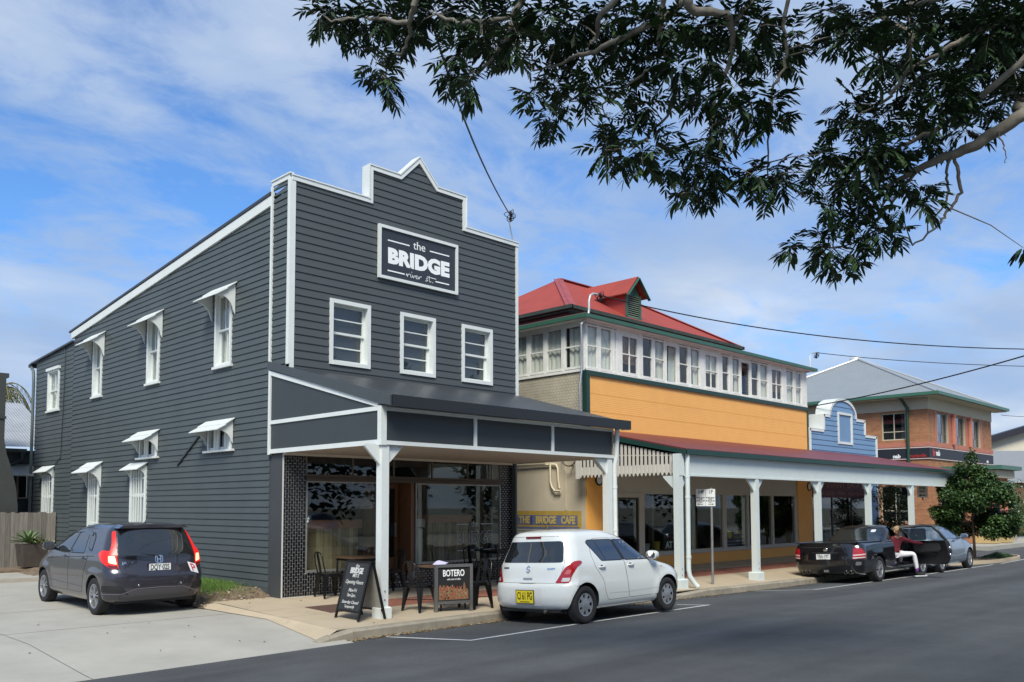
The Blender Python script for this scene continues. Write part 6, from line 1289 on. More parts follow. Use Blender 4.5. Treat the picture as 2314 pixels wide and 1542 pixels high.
for k, (a, big, sm) in enumerate(((-0.235, '1/4P', ('8.30-6pm', '8.30-12.30')), (0.0, '1P', ('8.30-6pm', '8.30-12.30')))):
    p = spl('sign_plate', a+0.003, a+0.232, -0.20, 0.205, -0.004, 0.0, SGW, pk); tx = lambda b_, s_, dx, dz, w=None: put_text(b_, s_, oS+rS@Vector((a+0.117+dx, -0.007, dz)), p, SGG, rot=eS, width=w, bold=0.001)
    tx(big, 0.13, 0.01, 0.135, 0.13 if k == 0 else 0.085); tx(sm[0], 0.045, 0, 0.0, 0.20); tx('MON-FRI', 0.025, 0, -0.036, 0.08); tx(sm[1], 0.045, 0, -0.075, 0.20); tx('SAT', 0.025, 0, -0.108, 0.05)
    mb = MB(); fA = lambda q1, q2: tuple(oS+rS@Vector((a+0.117+q1, -0.006, q2))); stroke(mb, [(-0.05, -0.155), (0.05, -0.155)], 0.014, fA); s_ = -1 if k == 0 else 1; mb.add([fA(s_*0.085, -0.155), fA(s_*0.045, -0.175), fA(s_*0.045, -0.135)], [(0, 1, 2)]); mb.build('arrow', SGG, p, fix=False)
ow = thing('one_way_sign', 'white ONE WAY sign with left arrow hung at the awning end', 'street sign', (25.4, -2.3, 2.2))
MB().box(25.39, 25.4, -2.50, -2.13, 2.0, 2.43).build('sign_plate', SGW, ow); put_text('ONE', 0.13, (25.387, -2.315, 2.345), ow, SGG, 'left', bold=0.004, width=0.22); put_text('WAY', 0.13, (25.387, -2.315, 2.22), ow, SGG, 'left', bold=0.004, width=0.22); mb = MB(); fA = lambda a, b: (25.387, -2.315-a, b+0.01); stroke(mb, [(-0.06, 2.075), (0.12, 2.075)], 0.03, fA); mb.add([fA(-0.13, 2.075), fA(-0.05, 2.035), fA(-0.05, 2.115)], [(0, 1, 2)]); mb.build('arrow', SGG, ow, fix=False); MB().box(25.4, 25.44, -2.34, -2.29, 1.9, 2.95).build('bracket', GALV, ow)
sp = thing('steel_post', 'plain pale steel post standing beside the small flowering tree', 'post', (29.0, -1.3, 0)); p_ = at_plane(2032, 1150, 'y', -1.0); MB().tube([(p_.x, -1.0, -0.05), (p_.x, -1.0, 2.02)], 0.04, 10).build('pole', GALV, sp, smooth=True)
# park bench at the bank
bn = thing('park_bench', 'teal slatted park bench beside the bank porch', 'bench', (38.6, -1.4, 0)); TEAL = mat('teal_paint', (0.10, 0.20, 0.20), 0.5)
for k in range(4): MB().box(37.9, 39.5, -1.75+0.11*k, -1.66+0.11*k, 0.43, 0.46).build('seat_slat', TEAL, bn)
for k in range(4): MB().box(37.9, 39.5, -1.28+0.03*k, -1.25+0.03*k, 0.55+0.11*k, 0.64+0.11*k).build('back_slat', TEAL, bn)
for xx in (38.05, 39.3): 
    mb = MB(); mb.box(xx, xx+0.07, -1.75, -1.3, 0.36, 0.42); mb.box(xx, xx+0.07, -1.75, -1.68, 0, 0.36); mb.box(xx, xx+0.07, -1.35, -1.2, 0, 0.36); mb.beam((xx+0.035, -1.27, 0.4), (xx+0.035, -1.12, 1.0), 0.06, 0.06); mb.build('leg', mat('pale_concrete_leg', (0.33, 0.32, 0.3), 0.9), bn)

# ------------------------------------------------------------------ power lines (each strung between two real ends)
WIRE = mat('black_wire', (0.006, 0.006, 0.008), 0.5)
def wire(lab, pts, r, sag=0.0):
    P = [Vector(p) for p in pts]; out = []
    a, b = P[0], P[-1]; n = 40
    if len(P) == 2: out = [a.lerp(b, i/n)-Vector((0, 0, sag*4*(i/n)*(1-i/n))) for i in range(n+1)]
    else:
        m_ = P[1]; out = [a*((1-t)**2)+m_*(2*t*(1-t))+b*(t*t) for t in [i/n for i in range(n+1)]]
    w = thing('power_line', lab, 'cable', tuple(a), 'overhead service cables'); MB().tube(out, r, 6).build('cable', WIRE, w); return w
wire('black twisted cable running from the cafe parapet pole up into the tree', [pb2, at(1040, 235, 12.0), at(962, 60, 8.0), ][:1]+[at(1035, 300, 12.2)]+[at(930, -120, 7.5)], 0.015)
wire('thin cable from the orange building pole to the right edge', [pO[-1], at(1830, 792, 24), at(2420, 790, 26)], 0.016)
wire('thin cable from the far pole at right end of the window row', [pR[-1], at(2080, 826, 32), at(2420, 830, 34)], 0.013)
wire('thick cable rising to the right across the grey roof', [at(1826, 920, 33), at(2080, 878, 29), at(2430, 770, 24)], 0.021)
wire('thin cable leaving the bank gutter at far right', [at(2262, 938, 42), at(2290, 943, 42), at(2420, 944, 42)], 0.012)

# ------------------------------------------------------------------ street tree, small flowering tree, shrubs
LEAFM = [mat('leaf_green_%d' % i, c, 0.45, var=0.3, vscale=25) for i, c in enumerate(((0.052, 0.105, 0.028), (0.035, 0.08, 0.022), (0.08, 0.135, 0.038)))]
def leaf(mb, p, l, w, rr, m_, droop=0.3):
    a = rr.uniform(0, 6.283); t = rr.gauss(-droop, 0.5); d = Vector((math.cos(a)*math.cos(t), math.sin(a)*math.cos(t), math.sin(t))); s_ = d.cross(Vector((rr.uniform(-.5, .5), rr.uniform(-.5, .5), 1))).normalized()*w
    mb.add([p, p+d*l*0.45+s_, p+d*l, p+d*l*0.45-s_], [(0, 1, 2, 3)], m_)
def crown_leaves(nm, parent, blobs, n, l, w, mats, seed, flowers=None):
    rr = random.Random(seed); mb = MB(); tot = sum(b[3]**2.2 for b in blobs)
    for (cx, cy, cz, r_, zs) in blobs:
        k = int(n*r_**2.2/tot)
        for i in range(k):
            v = Vector((rr.gauss(0, 1), rr.gauss(0, 1), rr.gauss(0, 1))).normalized()*(r_*rr.uniform(0.35, 1.06)**0.6); p = Vector((cx+v.x, cy+v.y, cz+v.z*zs)); leaf(mb, p, l*rr.uniform(0.7, 1.3), w*rr.uniform(0.7, 1.2), rr, rr.choice(mats))
    return tag(mb.build(nm, mats, parent, fix=False), kind='stuff')
tr = thing('street_tree', 'young leafy street tree with conical top on the kerb island', 'tree', (25.55, -3.97, -0.2)); TX, TY = 25.55, -3.97
BARK = mat('grey_brown_bark', (0.115, 0.085, 0.06), 0.9, var=0.35, vscale=9, bump=0.6, bscale=30)
MB().tube([(TX, TY, -0.25), (TX-0.02, TY, 0.5), (TX-0.05, TY+0.02, 1.1), (TX, TY, 2.2), (TX+0.02, TY, 3.2)], [0.055, 0.045, 0.04, 0.03, 0.012], 10).build('trunk', BARK, tr, smooth=True)
rr = random.Random(21); blobs = []; side = Vector((RGT.x, RGT.y, 0)).normalized(); fwd2 = Vector((FWD.x, FWD.y, 0)).normalized()
for i in range(84):
    z = rr.uniform(0.72, 3.1); R_ = 1.38*(1-((z-1.45)/1.75)**2)**0.5 if z < 2.3 else max(0.12, 1.15-(z-2.2)*0.80)
    R_ = max(R_, 0.15); a = rr.uniform(0, 6.283); q_ = R_*rr.uniform(0.55, 0.86); blobs.append((TX+q_*math.cos(a), TY+q_*math.sin(a), z+rr.uniform(-.05, .05), rr.uniform(0.26, 0.44)*(0.62 if z > 2.5 else 1), 0.75))
blobs += [(TX, TY, 3.35, 0.24, 1.1), (TX+0.02, TY, 3.55, 0.15, 1.4), (TX+1.05*side.x, TY+1.05*side.y, 0.95, 0.28, 0.6), (TX+1.3*side.x, TY+1.3*side.y, 0.9, 0.2, 0.6), (TX-1.1*side.x, TY-1.1*side.y, 1.0, 0.25, 0.6)]
mb = MB()
for (cx, cy, cz, r_, zs) in blobs[::3]: mb.tube([(TX, TY, max(0.7, cz-0.5)), ((TX+cx)/2, (TY+cy)/2, cz-0.15), (cx, cy, cz)], [0.016, 0.011, 0.006], 5)
mb.build('branch', BARK, tr); crown_leaves('crown', tr, blobs, 52000, 0.11, 0.032, LEAFM, 4)
# kerb island round the tree
isl = []
for i in range(40):
    t = i/39
    isl.append((21.6+5.2*t, 0))
ring = [(23.6, -3.7), (23.9, -4.1), (25.0, -4.58), (26.6, -4.75), (28.2, -4.68), (29.3, -4.4), (29.8, -3.95), (29.4, -3.62), (27.6, -3.58), (25.4, -3.6)]
def smooth_ring(P, n=6):
    out = []; k = len(P)
    for i in range(k):
        p0, p1, p2, p3 = [Vector((*P[(i+j-1) % k], 0)) for j in range(4)]
        for s_ in range(n):
            t = s_/n; out.append(0.5*((2*p1)+(p2-p0)*t+(2*p0-5*p1+4*p2-p3)*t*t+(3*p1-p0-3*p2+p3)*t**3))
    return out
RG = smooth_ring(ring); cen = sum(RG, Vector())/len(RG); inner = [p+(cen-p).normalized()*0.16 for p in RG]; n = len(RG); zt_ = -0.20
vs = [(p.x, p.y, -0.5) for p in RG]+[(p.x, p.y, zt_) for p in RG]+[(p.x, p.y, zt_) for p in inner]+[(p.x, p.y, zt_-0.04) for p in inner]
fs = []
for i in range(n):
    j = (i+1) % n; fs += [(i, j, n+j, n+i), (n+i, n+j, 2*n+j, 2*n+i), (2*n+i, 2*n+j, 3*n+j, 3*n+i)]
struct(MB().add(vs, fs).build('island_kerb', PATHC)); struct(MB().add([(p.x, p.y, zt_-0.03) for p in inner]+[(cen.x, cen.y, -0.15)], [(i, (i+1) % n, n) for i in range(n)]).build('island_bed', DIRT, fix=False))
mb = MB(); rr = random.Random(9)
for i in range(5200):
    a = rr.uniform(0, 6.28); q_ = rr.random()**0.6; p = cen+Vector((1.45*q_*math.cos(a)+0.45, 0.34*q_*math.sin(a)-0.1, 0)); leaf(mb, Vector((p.x, p.y, -0.19+0.19*(1-q_)*rr.random())), 0.05, 0.012, rr, rr.choice(LEAFM[:2]), -0.4)
for i in range(900):
    a = rr.uniform(0, 6.28); q_ = rr.random()**0.5; p = cen+Vector((2.3*q_*math.cos(a), 0.36*q_*math.sin(a), 0)); leaf(mb, Vector((p.x, p.y, -0.21)), 0.05, 0.015, rr, rr.choice([LEAFM[1], LEAFD]), 0)
tag(mb.build('ground_cover', [*LEAFM, LEAFD], fix=False), 'low dark ground cover and leaf litter in the kerb island bed', 'ground cover', kind='stuff')
def small_tree(nm, lab, x, y, zb, zt, r_, n, seed, flower=0, tm=BARK, cat='tree'):
    t = thing(nm, lab, cat, (x, y, 0)); rr = random.Random(seed); MB().tube([(x, y, -0.1), (x+0.05, y, zb), (x, y, zt-0.3)], [0.05, 0.04, 0.015], 8).build('trunk', tm, t, smooth=True); bl_ = []
    for i in range(26):
        z = rr.uniform(zb, zt); a = rr.uniform(0, 6.3); q_ = r_*rr.uniform(0.2, 0.75)*(1-0.5*abs((z-zb)/(zt-zb)-0.5)); bl_.append((x+q_*math.cos(a), y+q_*math.sin(a), z, r_*rr.uniform(0.25, 0.45), 0.8))
    crown_leaves('crown', t, bl_, n, 0.10, 0.028, [LEAFM[0], LEAFM[2], mat('bright_leaf', (0.085, 0.145, 0.03), 0.5, var=0.3, vscale=20)], seed)
    if flower:
        WF = mat('white_blossom', (0.75, 0.74, 0.66), 0.7); mb = MB()
        for i in range(flower):
            b_ = rr.choice(bl_); v = Vector((rr.gauss(0, 1), rr.gauss(0, 1)-0.6, rr.gauss(0, 1))).normalized()*b_[3]*1.02; mb.ell((b_[0]+v.x, b_[1]+v.y, b_[2]+v.z), (0.045, 0.045, 0.035), WF, 6, 4)
        tag(mb.build('blossom', WF, t, fix=False), kind='stuff')
    return t
p_ = at_plane(2010, 1120, 'y', -0.8); small_tree('flowering_tree', 'small bright tree with white blossom seen under the awning end', p_.x, -0.8, 0.75, 2.5, 0.75, 3600, 31, 34)
p_ = at(2292, 1180, 50); small_tree('blossom_shrub', 'tall dark shrub with white blossom right of the bank porch', p_.x, p_.y, 0.3, 3.0, 1.5, 5000, 32, 40, cat='shrub')
p_ = at(2330, 1170, 47); small_tree('blossom_shrub', 'tall dark shrub cut by the right edge of the photo', p_.x, p_.y, 0.3, 2.6, 1.2, 3000, 33, 20, cat='shrub')
p_ = at(2285, 1215, 46); small_tree('low_shrub', 'low pale green shrub behind the park bench', p_.x, p_.y, 0.1, 1.1, 0.9, 2000, 35, 0, cat='shrub')
# ------------------------------------------------------------------ big tree whose boughs hang into the picture
bt = thing('overhanging_tree', 'large tree with dark drooping pinnate leaves hanging across the upper right', 'tree', (-3.5, -16.5, -0.1))
TB = mat('pale_grey_bark', (0.17, 0.155, 0.13), 0.9, var=0.4, vscale=7, bump=0.7, bscale=25)
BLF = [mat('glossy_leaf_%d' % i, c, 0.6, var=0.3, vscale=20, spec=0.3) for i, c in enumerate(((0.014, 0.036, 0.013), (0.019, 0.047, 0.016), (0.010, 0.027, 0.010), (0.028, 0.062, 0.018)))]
base = Vector((-2.6, -17.2, -0.1)); fork = Vector((-2.3, -16.6, 4.2))
MB().tube([base, base.lerp(fork, 0.5)+Vector((0.05, 0, 0)), fork], [0.42, 0.33, 0.30], 14).build('trunk', TB, bt, smooth=True)
def limb(pix, radii, start=None):
    P = [at(u, v, d) for u, v, d in pix]
    if start is not None: P = [Vector(start)]+P
    Q = []; n = len(P)
    for i in range(n-1):
        p0, p1, p2, p3 = P[max(i-1, 0)], P[i], P[i+1], P[min(i+2, n-1)]
        for s_ in range(5):
            t = s_/5; Q.append(0.5*((2*p1)+(p2-p0)*t+(2*p0-5*p1+4*p2-p3)*t*t+(3*p1-p0-3*p2+p3)*t**3)+Vector((rng.gauss(0, .008), rng.gauss(0, .008), rng.gauss(0, .008))))
    Q.append(P[-1]); k = len(Q); rad = [np.interp(i/(k-1), np.linspace(0, 1, len(radii)), radii) for i in range(k)]
    MB().tube(Q, [float(r_) for r_ in rad], 12).build('limb', TB, bt, smooth=True); return Q
LB = []
LB.append(limb([(2420, 190, 7.4), (2314, 258, 7.6), (2240, 305, 7.7), (2190, 335, 7.8), (2120, 360, 7.9), (2050, 395, 8.0), (1990, 430, 8.1)], [0.075, 0.062, 0.052, 0.045, 0.03, 0.014], fork))
LB.append(limb([(2155, 345, 7.85), (2165, 400, 7.9), (2170, 440, 7.95), (2140, 480, 8.0), (2120, 510, 8.0), (2062, 555, 8.0)], [0.016, 0.016, 0.014, 0.012, 0.007]))
LB.append(limb([(2150, 350, 7.85), (2138, 390, 7.9), (2142, 430, 8.0), (2130, 470, 8.0), (2095, 505, 8.1)], [0.013, 0.012, 0.010, 0.006]))
LB.append(limb([(2090, 0, 7.6), (2060, 80, 7.7), (2050, 150, 7.8), (2020, 210, 7.9), (1980, 240, 8.0)], [0.035, 0.03, 0.024, 0.018, 0.010], fork))
LB.append(limb([(2300, 40, 7.4), (2200, 75, 7.6), (2120, 120, 7.7), (2060, 155, 7.9)], [0.03, 0.026, 0.02, 0.012]))
LB.append(limb([(2330, 120, 7.2), (2250, 190, 7.4), (2190, 240, 7.6), (2120, 290, 7.8), (2040, 330, 8.0), (1960, 380, 8.1), (1890, 420, 8.2)], [0.03, 0.028, 0.022, 0.018, 0.012, 0.007]))
LB.append(limb([(2070, 385, 8.0), (2030, 440, 8.1), (1980, 500, 8.2), (1930, 550, 8.2), (1810, 560, 8.3)], [0.016, 0.013, 0.010, 0.008, 0.005]))
LB.append(limb([(2010, 420, 8.1), (1990, 480, 8.2), (1950, 540, 8.3), (1920, 590, 8.3)], [0.012, 0.010, 0.007, 0.004]))
LB.append(limb([(2254, 295, 7.6), (2262, 320, 7.6), (2272, 345, 7.6), (2273, 368, 7.6)], [0.008, 0.006, 0.003]))
top = at(1620, -260, 7.0)
LB.append(limb([(1620, -260, 7.0), (1570, -60, 7.2), (1560, 20, 7.3), (1640, 35, 7.4), (1655, 90, 7.5), (1650, 140, 7.6), (1622, 200, 7.7), (1612, 270, 7.8), (1600, 340, 7.9), (1590, 400, 8.0)], [0.07, 0.055, 0.04, 0.03, 0.022, 0.016, 0.011, 0.006], fork))
LB.append(limb([(1655, 60, 7.5), (1720, -30, 7.4), (1790, -120, 7.2)], [0.022, 0.028, 0.04]))
LB.append(limb([(1790, -60, 7.4), (1772, 60, 7.6), (1774, 140, 7.7), (1745, 210, 7.8), (1738, 300, 7.9), (1735, 400, 8.0)], [0.02, 0.016, 0.013, 0.010, 0.006]))
LB.append(limb([(1560, 0, 7.3), (1440, 70, 7.5), (1370, 102, 7.6), (1310, 125, 7.7), (1260, 145, 7.8), (1205, 160, 7.9)], [0.035, 0.026, 0.022, 0.018, 0.012, 0.006]))
LB.append(limb([(1480, -80, 7.2), (1360, 30, 7.4), (1350, 80, 7.6), (1335, 100, 7.6)], [0.03, 0.024, 0.018, 0.012]))
LB.append(limb([(1480, -120, 7.0), (1220, -40, 7.3), (1175, 5, 7.5), (1160, 60, 7.6), (1130, 110, 7.7), (1090, 155, 7.8), (1045, 168, 7.9)], [0.05, 0.035, 0.028, 0.022, 0.016, 0.008]))
LB.append(limb([(1185, -10, 7.5), (1150, 38, 7.5), (1080, 52, 7.6), (1030, 50, 7.7), (985, 32, 7.8)], [0.03, 0.024, 0.022, 0.018, 0.010]))
LB.append(limb([(1100, -140, 7.2), (960, -30, 7.4), (935, 20, 7.5), (920, 50, 7.6), (860, 45, 7.7), (815, 40, 7.8), (750, 50, 7.9)], [0.045, 0.035, 0.026, 0.02, 0.013, 0.006], at(1480, -120, 7.0)))
LB.append(limb([(922, 48, 7.6), (925, 80, 7.7), (905, 120, 7.8), (875, 140, 7.9), (868, 190, 8.0)], [0.018, 0.015, 0.010, 0.005]))
LB.append(limb([(1465, 160, 7.6), (1420, 190, 7.8), (1360, 235, 8.0), (1280, 225, 8.0)], [0.012, 0.010, 0.008, 0.004]))
LB.append(limb([(1500, -20, 7.3), (1490, 90, 7.5), (1520, 180, 7.7), (1515, 250, 7.8), (1460, 310, 7.9), (1420, 345, 8.0)], [0.024, 0.018, 0.014, 0.010, 0.005]))
LB.append(limb([(1600, 340, 7.9), (1580, 400, 8.0), (1560, 440, 8.0)], [0.007, 0.005, 0.003]))
LB.append(limb([(1680, 200, 7.8), (1700, 260, 7.9), (1670, 320, 7.9), (1640, 360, 8.0)], [0.010, 0.008, 0.005]))
CL = [(722, 30, 38), (770, 45, 48), (820, 40, 48), (880, 35, 52), (935, 20, 52), (903, 70, 34), (848, 150, 34), (872, 178, 36), (855, 110, 26), (940, 70, 26),
      (1020, 20, 45), (1075, 30, 50), (1140, 50, 52), (1120, 105, 40), (1030, 125, 40), (1060, 180, 38), (1025, 165, 34), (1160, 130, 36), (1170, 80, 40), (1090, 80, 40), (985, 20, 36),
      (1230, 30, 55), (1300, 50, 60), (1380, 40, 60), (1250, 100, 46), (1320, 120, 50), (1400, 110, 50), (1250, 190, 36), (1205, 222, 34), (1240, 260, 36), (1300, 225, 38), (1350, 215, 40), (1330, 175, 36),
      (1450, 60, 55), (1470, 140, 46), (1430, 200, 38), (1470, 240, 40), (1380, 280, 36), (1370, 340, 40), (1420, 355, 42), (1470, 330, 38), (1500, 375, 34), (1515, 60, 52), (1530, 150, 44), (1455, 385, 24),
      (1580, 60, 58), (1600, 130, 46), (1650, 50, 50), (1690, 100, 50), (1740, 130, 48), (1785, 80, 34), (1720, 60, 46), (1780, 125, 36), (1590, 220, 44), (1660, 200, 42), (1700, 240, 42), (1745, 235, 34), (1740, 285, 32), (1650, 270, 36),
      (1590, 320, 42), (1610, 380, 46), (1570, 420, 40), (1620, 430, 34), (1560, 360, 36), (1540, 440, 20), (1700, 395, 34), (1745, 390, 40), (1765, 415, 34), (1720, 430, 32), (1775, 385, 24),
      (1885, 40, 40), (1900, 100, 32), (1940, 70, 50), (1870, 30, 26), (2000, 50, 58), (2060, 60, 60), (2130, 50, 66), (2200, 40, 70), (2280, 40, 74), (1985, 130, 40), (2040, 130, 46), (2110, 150, 48), (2180, 140, 50), (2250, 120, 62), (2300, 150, 60), (2000, 160, 34), (2160, 90, 60), (2240, 70, 60),
      (1925, 235, 36), (1945, 270, 44), (1905, 285, 30), (2000, 270, 40), (2060, 210, 44), (2050, 280, 40), (2120, 230, 44), (2100, 300, 40), (2170, 210, 44), (2180, 290, 40), (2230, 240, 40), (2280, 220, 44), (1985, 320, 40), (2150, 180, 44), (2300, 90, 60),
      (1850, 350, 30), (1838, 390, 28), (1845, 430, 26), (1890, 350, 36), (1900, 410, 38), (1950, 350, 40), (2010, 340, 40), (2060, 340, 34), (1960, 420, 40), (2020, 400, 40), (1930, 470, 38), (1985, 465, 38), (2085, 450, 34), (2075, 420, 28), (1870, 470, 30), (1880, 500, 30), (1940, 520, 38), (1990, 520, 32), (2030, 530, 26), (2040, 470, 24),
      (1795, 555, 22), (1780, 565, 14), (1850, 545, 28), (1880, 560, 28), (1850, 580, 22), (1880, 600, 24), (1920, 570, 26), (1930, 600, 16), (1905, 620, 12), (2312, 560, 14)]
ALLP = [p for q_ in LB for p in q_]
def frond_mesh(mb, p, d, up_, L_, m_, rr):
    """compound leaf: curved rib with paired narrow leaflets"""
    d = d.normalized(); s_ = d.cross(up_)
    if s_.length < 1e-3: s_ = d.cross(Vector((1, 0, 0.3)))
    s_.normalize(); q_ = p.copy(); n = 5; pts_ = []
    for k in range(n+1): pts_.append(q_.copy()); q_ = q_+d*(L_/n); d = (d+Vector((0, 0, -0.11))).normalized()
    for k in range(n):
        mb.add([pts_[k]-s_*0.0015, pts_[k]+s_*0.0015, pts_[k+1]+s_*0.001, pts_[k+1]-s_*0.001], [(0, 1, 2, 3)], TB)
    for k in range(1, n+1):
        ax = (pts_[k]-pts_[k-1]).normalized()
        for sg_ in ((-1, 1) if k < n else (-1, 0, 1)):
            ll = rr.uniform(0.085, 0.130); w = ll*rr.uniform(0.115, 0.15); dd = (ax*(0.75 if sg_ else 1.2)+s_*(0.85*sg_)+Vector((0, 0, rr.uniform(-0.32, 0.15)))).normalized(); sd_ = dd.cross(Vector((rr.uniform(-.4, .4), rr.uniform(-.4, .4), 1))).normalized()*w; o_ = pts_[k]; dr_ = Vector((0, 0, -0.012))
            mb.add([o_, o_+dd*ll*0.35+sd_, o_+dd*ll*0.72+sd_*0.75+dr_, o_+dd*ll+dr_*1.8, o_+dd*ll*0.72-sd_*0.75+dr_, o_+dd*ll*0.35-sd_, o_+dd*ll*0.5+Vector((0, 0, -0.004))], [(0, 1, 6), (1, 2, 6), (2, 3, 6), (3, 4, 6), (4, 5, 6), (5, 0, 6)], m_)
protos = []
for i in range(6):
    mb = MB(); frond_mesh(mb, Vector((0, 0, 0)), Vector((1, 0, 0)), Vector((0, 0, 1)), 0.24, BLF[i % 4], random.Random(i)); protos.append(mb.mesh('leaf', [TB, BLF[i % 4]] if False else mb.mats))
rest = MB(); rr = random.Random(77); tw = MB(); singles = 0; fronds = []
for (u, v, r_) in CL:
    d0 = rr.uniform(7.3, 8.4); c = at(u, v, d0); R_ = r_/FOC*d0
    q_ = min(ALLP, key=lambda p: (p-c).length)
    if (q_-c).length > 0.04:
        mid = q_.lerp(c, 0.5)+Vector((rr.gauss(0, .02), rr.gauss(0, .02), 0.02)); MB().tube([q_, mid, c], [0.007, 0.005, 0.003], 5).build('twig', TB, bt)
    n = max(5, int(17*(r_/42.0)**1.7))
    for k in range(n):
        v_ = Vector((rr.gauss(0, 1), rr.gauss(0, 1), rr.gauss(0, 1)+0.1)).normalized(); st_ = c+v_*R_*rr.uniform(0.0, 0.45); tip = (v_*0.8+Vector((rr.gauss(0, .3), rr.gauss(0, .3), -0.08))).normalized()
        fronds.append((st_, tip, rr.uniform(0.13, 0.22)*min(1.0, r_/36)))
idx = set(rr.sample(range(len(fronds)), min(300, len(fronds))))
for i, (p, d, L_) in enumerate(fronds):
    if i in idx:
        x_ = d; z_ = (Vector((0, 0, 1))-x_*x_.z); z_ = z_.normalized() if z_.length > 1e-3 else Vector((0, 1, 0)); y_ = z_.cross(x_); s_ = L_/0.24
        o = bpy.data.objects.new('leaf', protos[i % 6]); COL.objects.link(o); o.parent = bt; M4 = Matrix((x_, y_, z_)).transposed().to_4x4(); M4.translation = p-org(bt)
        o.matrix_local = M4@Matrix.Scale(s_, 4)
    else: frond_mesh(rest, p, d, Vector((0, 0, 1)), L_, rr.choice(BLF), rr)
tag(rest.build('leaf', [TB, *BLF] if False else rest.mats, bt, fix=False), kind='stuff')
# the rest of the crown, out of the picture above and behind the camera: shades the far footpath and darkens the shop glass
cb = []; rr = random.Random(8)
for i in range(46):
    a = rr.uniform(0, 6.3); q_ = rr.uniform(0.5, 5.5); x, y, z = base.x+q_*math.cos(a), base.y-2.5+q_*math.sin(a)*0.8, rr.uniform(5.6, 9.5); cb.append((x, y, z, rr.uniform(0.8, 1.4), 0.7))
cb = [b_ for b_ in cb if b_[1] < -18.3 and b_[2] < 8.5]
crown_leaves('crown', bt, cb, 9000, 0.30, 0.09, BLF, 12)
# ------------------------------------------------------------------ vehicles: bodies lofted from level outlines, details laid on that surface
def pchip(xs, ys):
    xs = np.array(xs, float); ys = np.array(ys, float); h = np.diff(xs); dl = np.diff(ys)/h; m_ = np.zeros(len(xs)); m_[0], m_[-1] = dl[0], dl[-1]
    for i in range(1, len(xs)-1):
        if dl[i-1]*dl[i] > 0: w1, w2 = 2*h[i]+h[i-1], h[i]+2*h[i-1]; m_[i] = (w1+w2)/(w1/dl[i-1]+w2/dl[i])
    def f(x):
        x = min(max(x, xs[0]), xs[-1]); i = min(max(int(np.searchsorted(xs, x))-1, 0), len(h)-1); t = (x-xs[i])/h[i]
        return float(ys[i]*(1+2*t)*(1-t)**2+m_[i]*h[i]*t*(1-t)**2+ys[i+1]*t*t*(3-2*t)+m_[i+1]*h[i]*t*t*(t-1))
    return f
class Shell:
    """levels: (z, x_rear, x_front, half_width); end caps are superellipses of depth rr / rf"""
    def __init__(s, levels, rr=0.30, rf=0.55, p=3.4, q=2.0, pf=2.8, flare=()):
        z = [l[0] for l in levels]; s.z0, s.z1 = z[0], z[-1]; s.xr, s.xf, s.W = (pchip(z, [l[i] for l in levels]) for i in (1, 2, 3)); s.rr, s.rf, s.p, s.q, s.pf = rr, rf, p, q, pf; s.flare = flare
    def caps(s, z):
        L = s.xf(z)-s.xr(z); return min(s.rr, 0.45*L), min(s.rf, 0.5*L)
    def bump(s, x, z):
        b = 0.0
        for (fx, fz, r_, a) in s.flare:
            d = math.hypot(x-fx, z-fz); b += a*math.exp(-((d-r_)/0.075)**2)
        return b
    def side(s, x, z):
        W = s.W(z); rr_, rf_ = s.caps(z); xr, xf = s.xr(z), s.xf(z)
        if x < xr+rr_: a = min(1, max(0, 1-(x-xr)/rr_)); w = W*(max(0, 1-a**s.q))**(1/s.p)
        elif x > xf-rf_: a = min(1, max(0, 1-(xf-x)/rf_)); w = W*(max(0, 1-a**s.q))**(1/s.pf)
        else: w = W
        return w+s.bump(x, z)
    def rear(s, y, z):
        W = s.W(z); rr_, _ = s.caps(z); k = min(1, abs(y)/W); return s.xr(z)+rr_*(1-(max(0, 1-k**s.p))**(1/s.q))
    def outline(s, z, n1=18, n2=26, n3=16):
        W = s.W(z); rr_, rf_ = s.caps(z); xr, xf = s.xr(z), s.xf(z); P = []
        for i in range(n1):
            t = math.pi/2*(i/n1); P.append((xr+rr_*(1-math.cos(t)**(2/s.q)), W*math.sin(t)**(2/s.p)))
        for i in range(n2): P.append((xr+rr_+(xf-rf_-xr-rr_)*i/n2, W))
        for i in range(n3+1):
            t = math.pi/2*(1-i/n3); P.append((xf-rf_*(1-math.cos(t)**(2/s.q)), W*math.sin(t)**(2/s.pf)))
        return [(x, y+(s.bump(x, z) if y > 0.3*W else 0)) for x, y in P]
    def mesh(s, nz, zs=None):
        zs = zs or [s.z0+(s.z1-s.z0)*i/nz for i in range(nz+1)]; mb = MB(); vs = []; rows = []
        for z in zs:
            h = s.outline(z); ring = h+[(x, -y) for x, y in reversed(h[1:-1])]; rows.append(len(ring)); vs += [(x, y, z) for x, y in ring]
        n = rows[0]; fs = [(i*n+k, i*n+(k+1) % n, (i+1)*n+(k+1) % n, (i+1)*n+k) for i in range(len(zs)-1) for k in range(n)]
        fs += [tuple(range(n-1, -1, -1)), tuple((len(zs)-1)*n+k for k in range(n))]; return mb.add(vs, fs)
    def wrap(s, t, z, off):
        """point at arc length t from the rear centre line (signed: + = left side +y)"""
        h = s.outline(z, 40, 30, 4); sg = 1 if t >= 0 else -1; t = abs(t); acc = 0
        for (a, b), (c, d) in zip(h, h[1:]):
            l = math.hypot(c-a, d-b)
            if acc+l >= t:
                k = (t-acc)/l if l > 0 else 0; x, y = a+(c-a)*k, b+(d-b)*k; nx_, ny_ = (-(d-b)/l, (c-a)/l); 
                if nx_*(x-(s.xr(z)+1))+ny_*y < 0: nx_, ny_ = -nx_, -ny_
                return (x+nx_*off, sg*(y+ny_*off), z)
            acc += l
        return (h[-1][0], sg*h[-1][1], z)
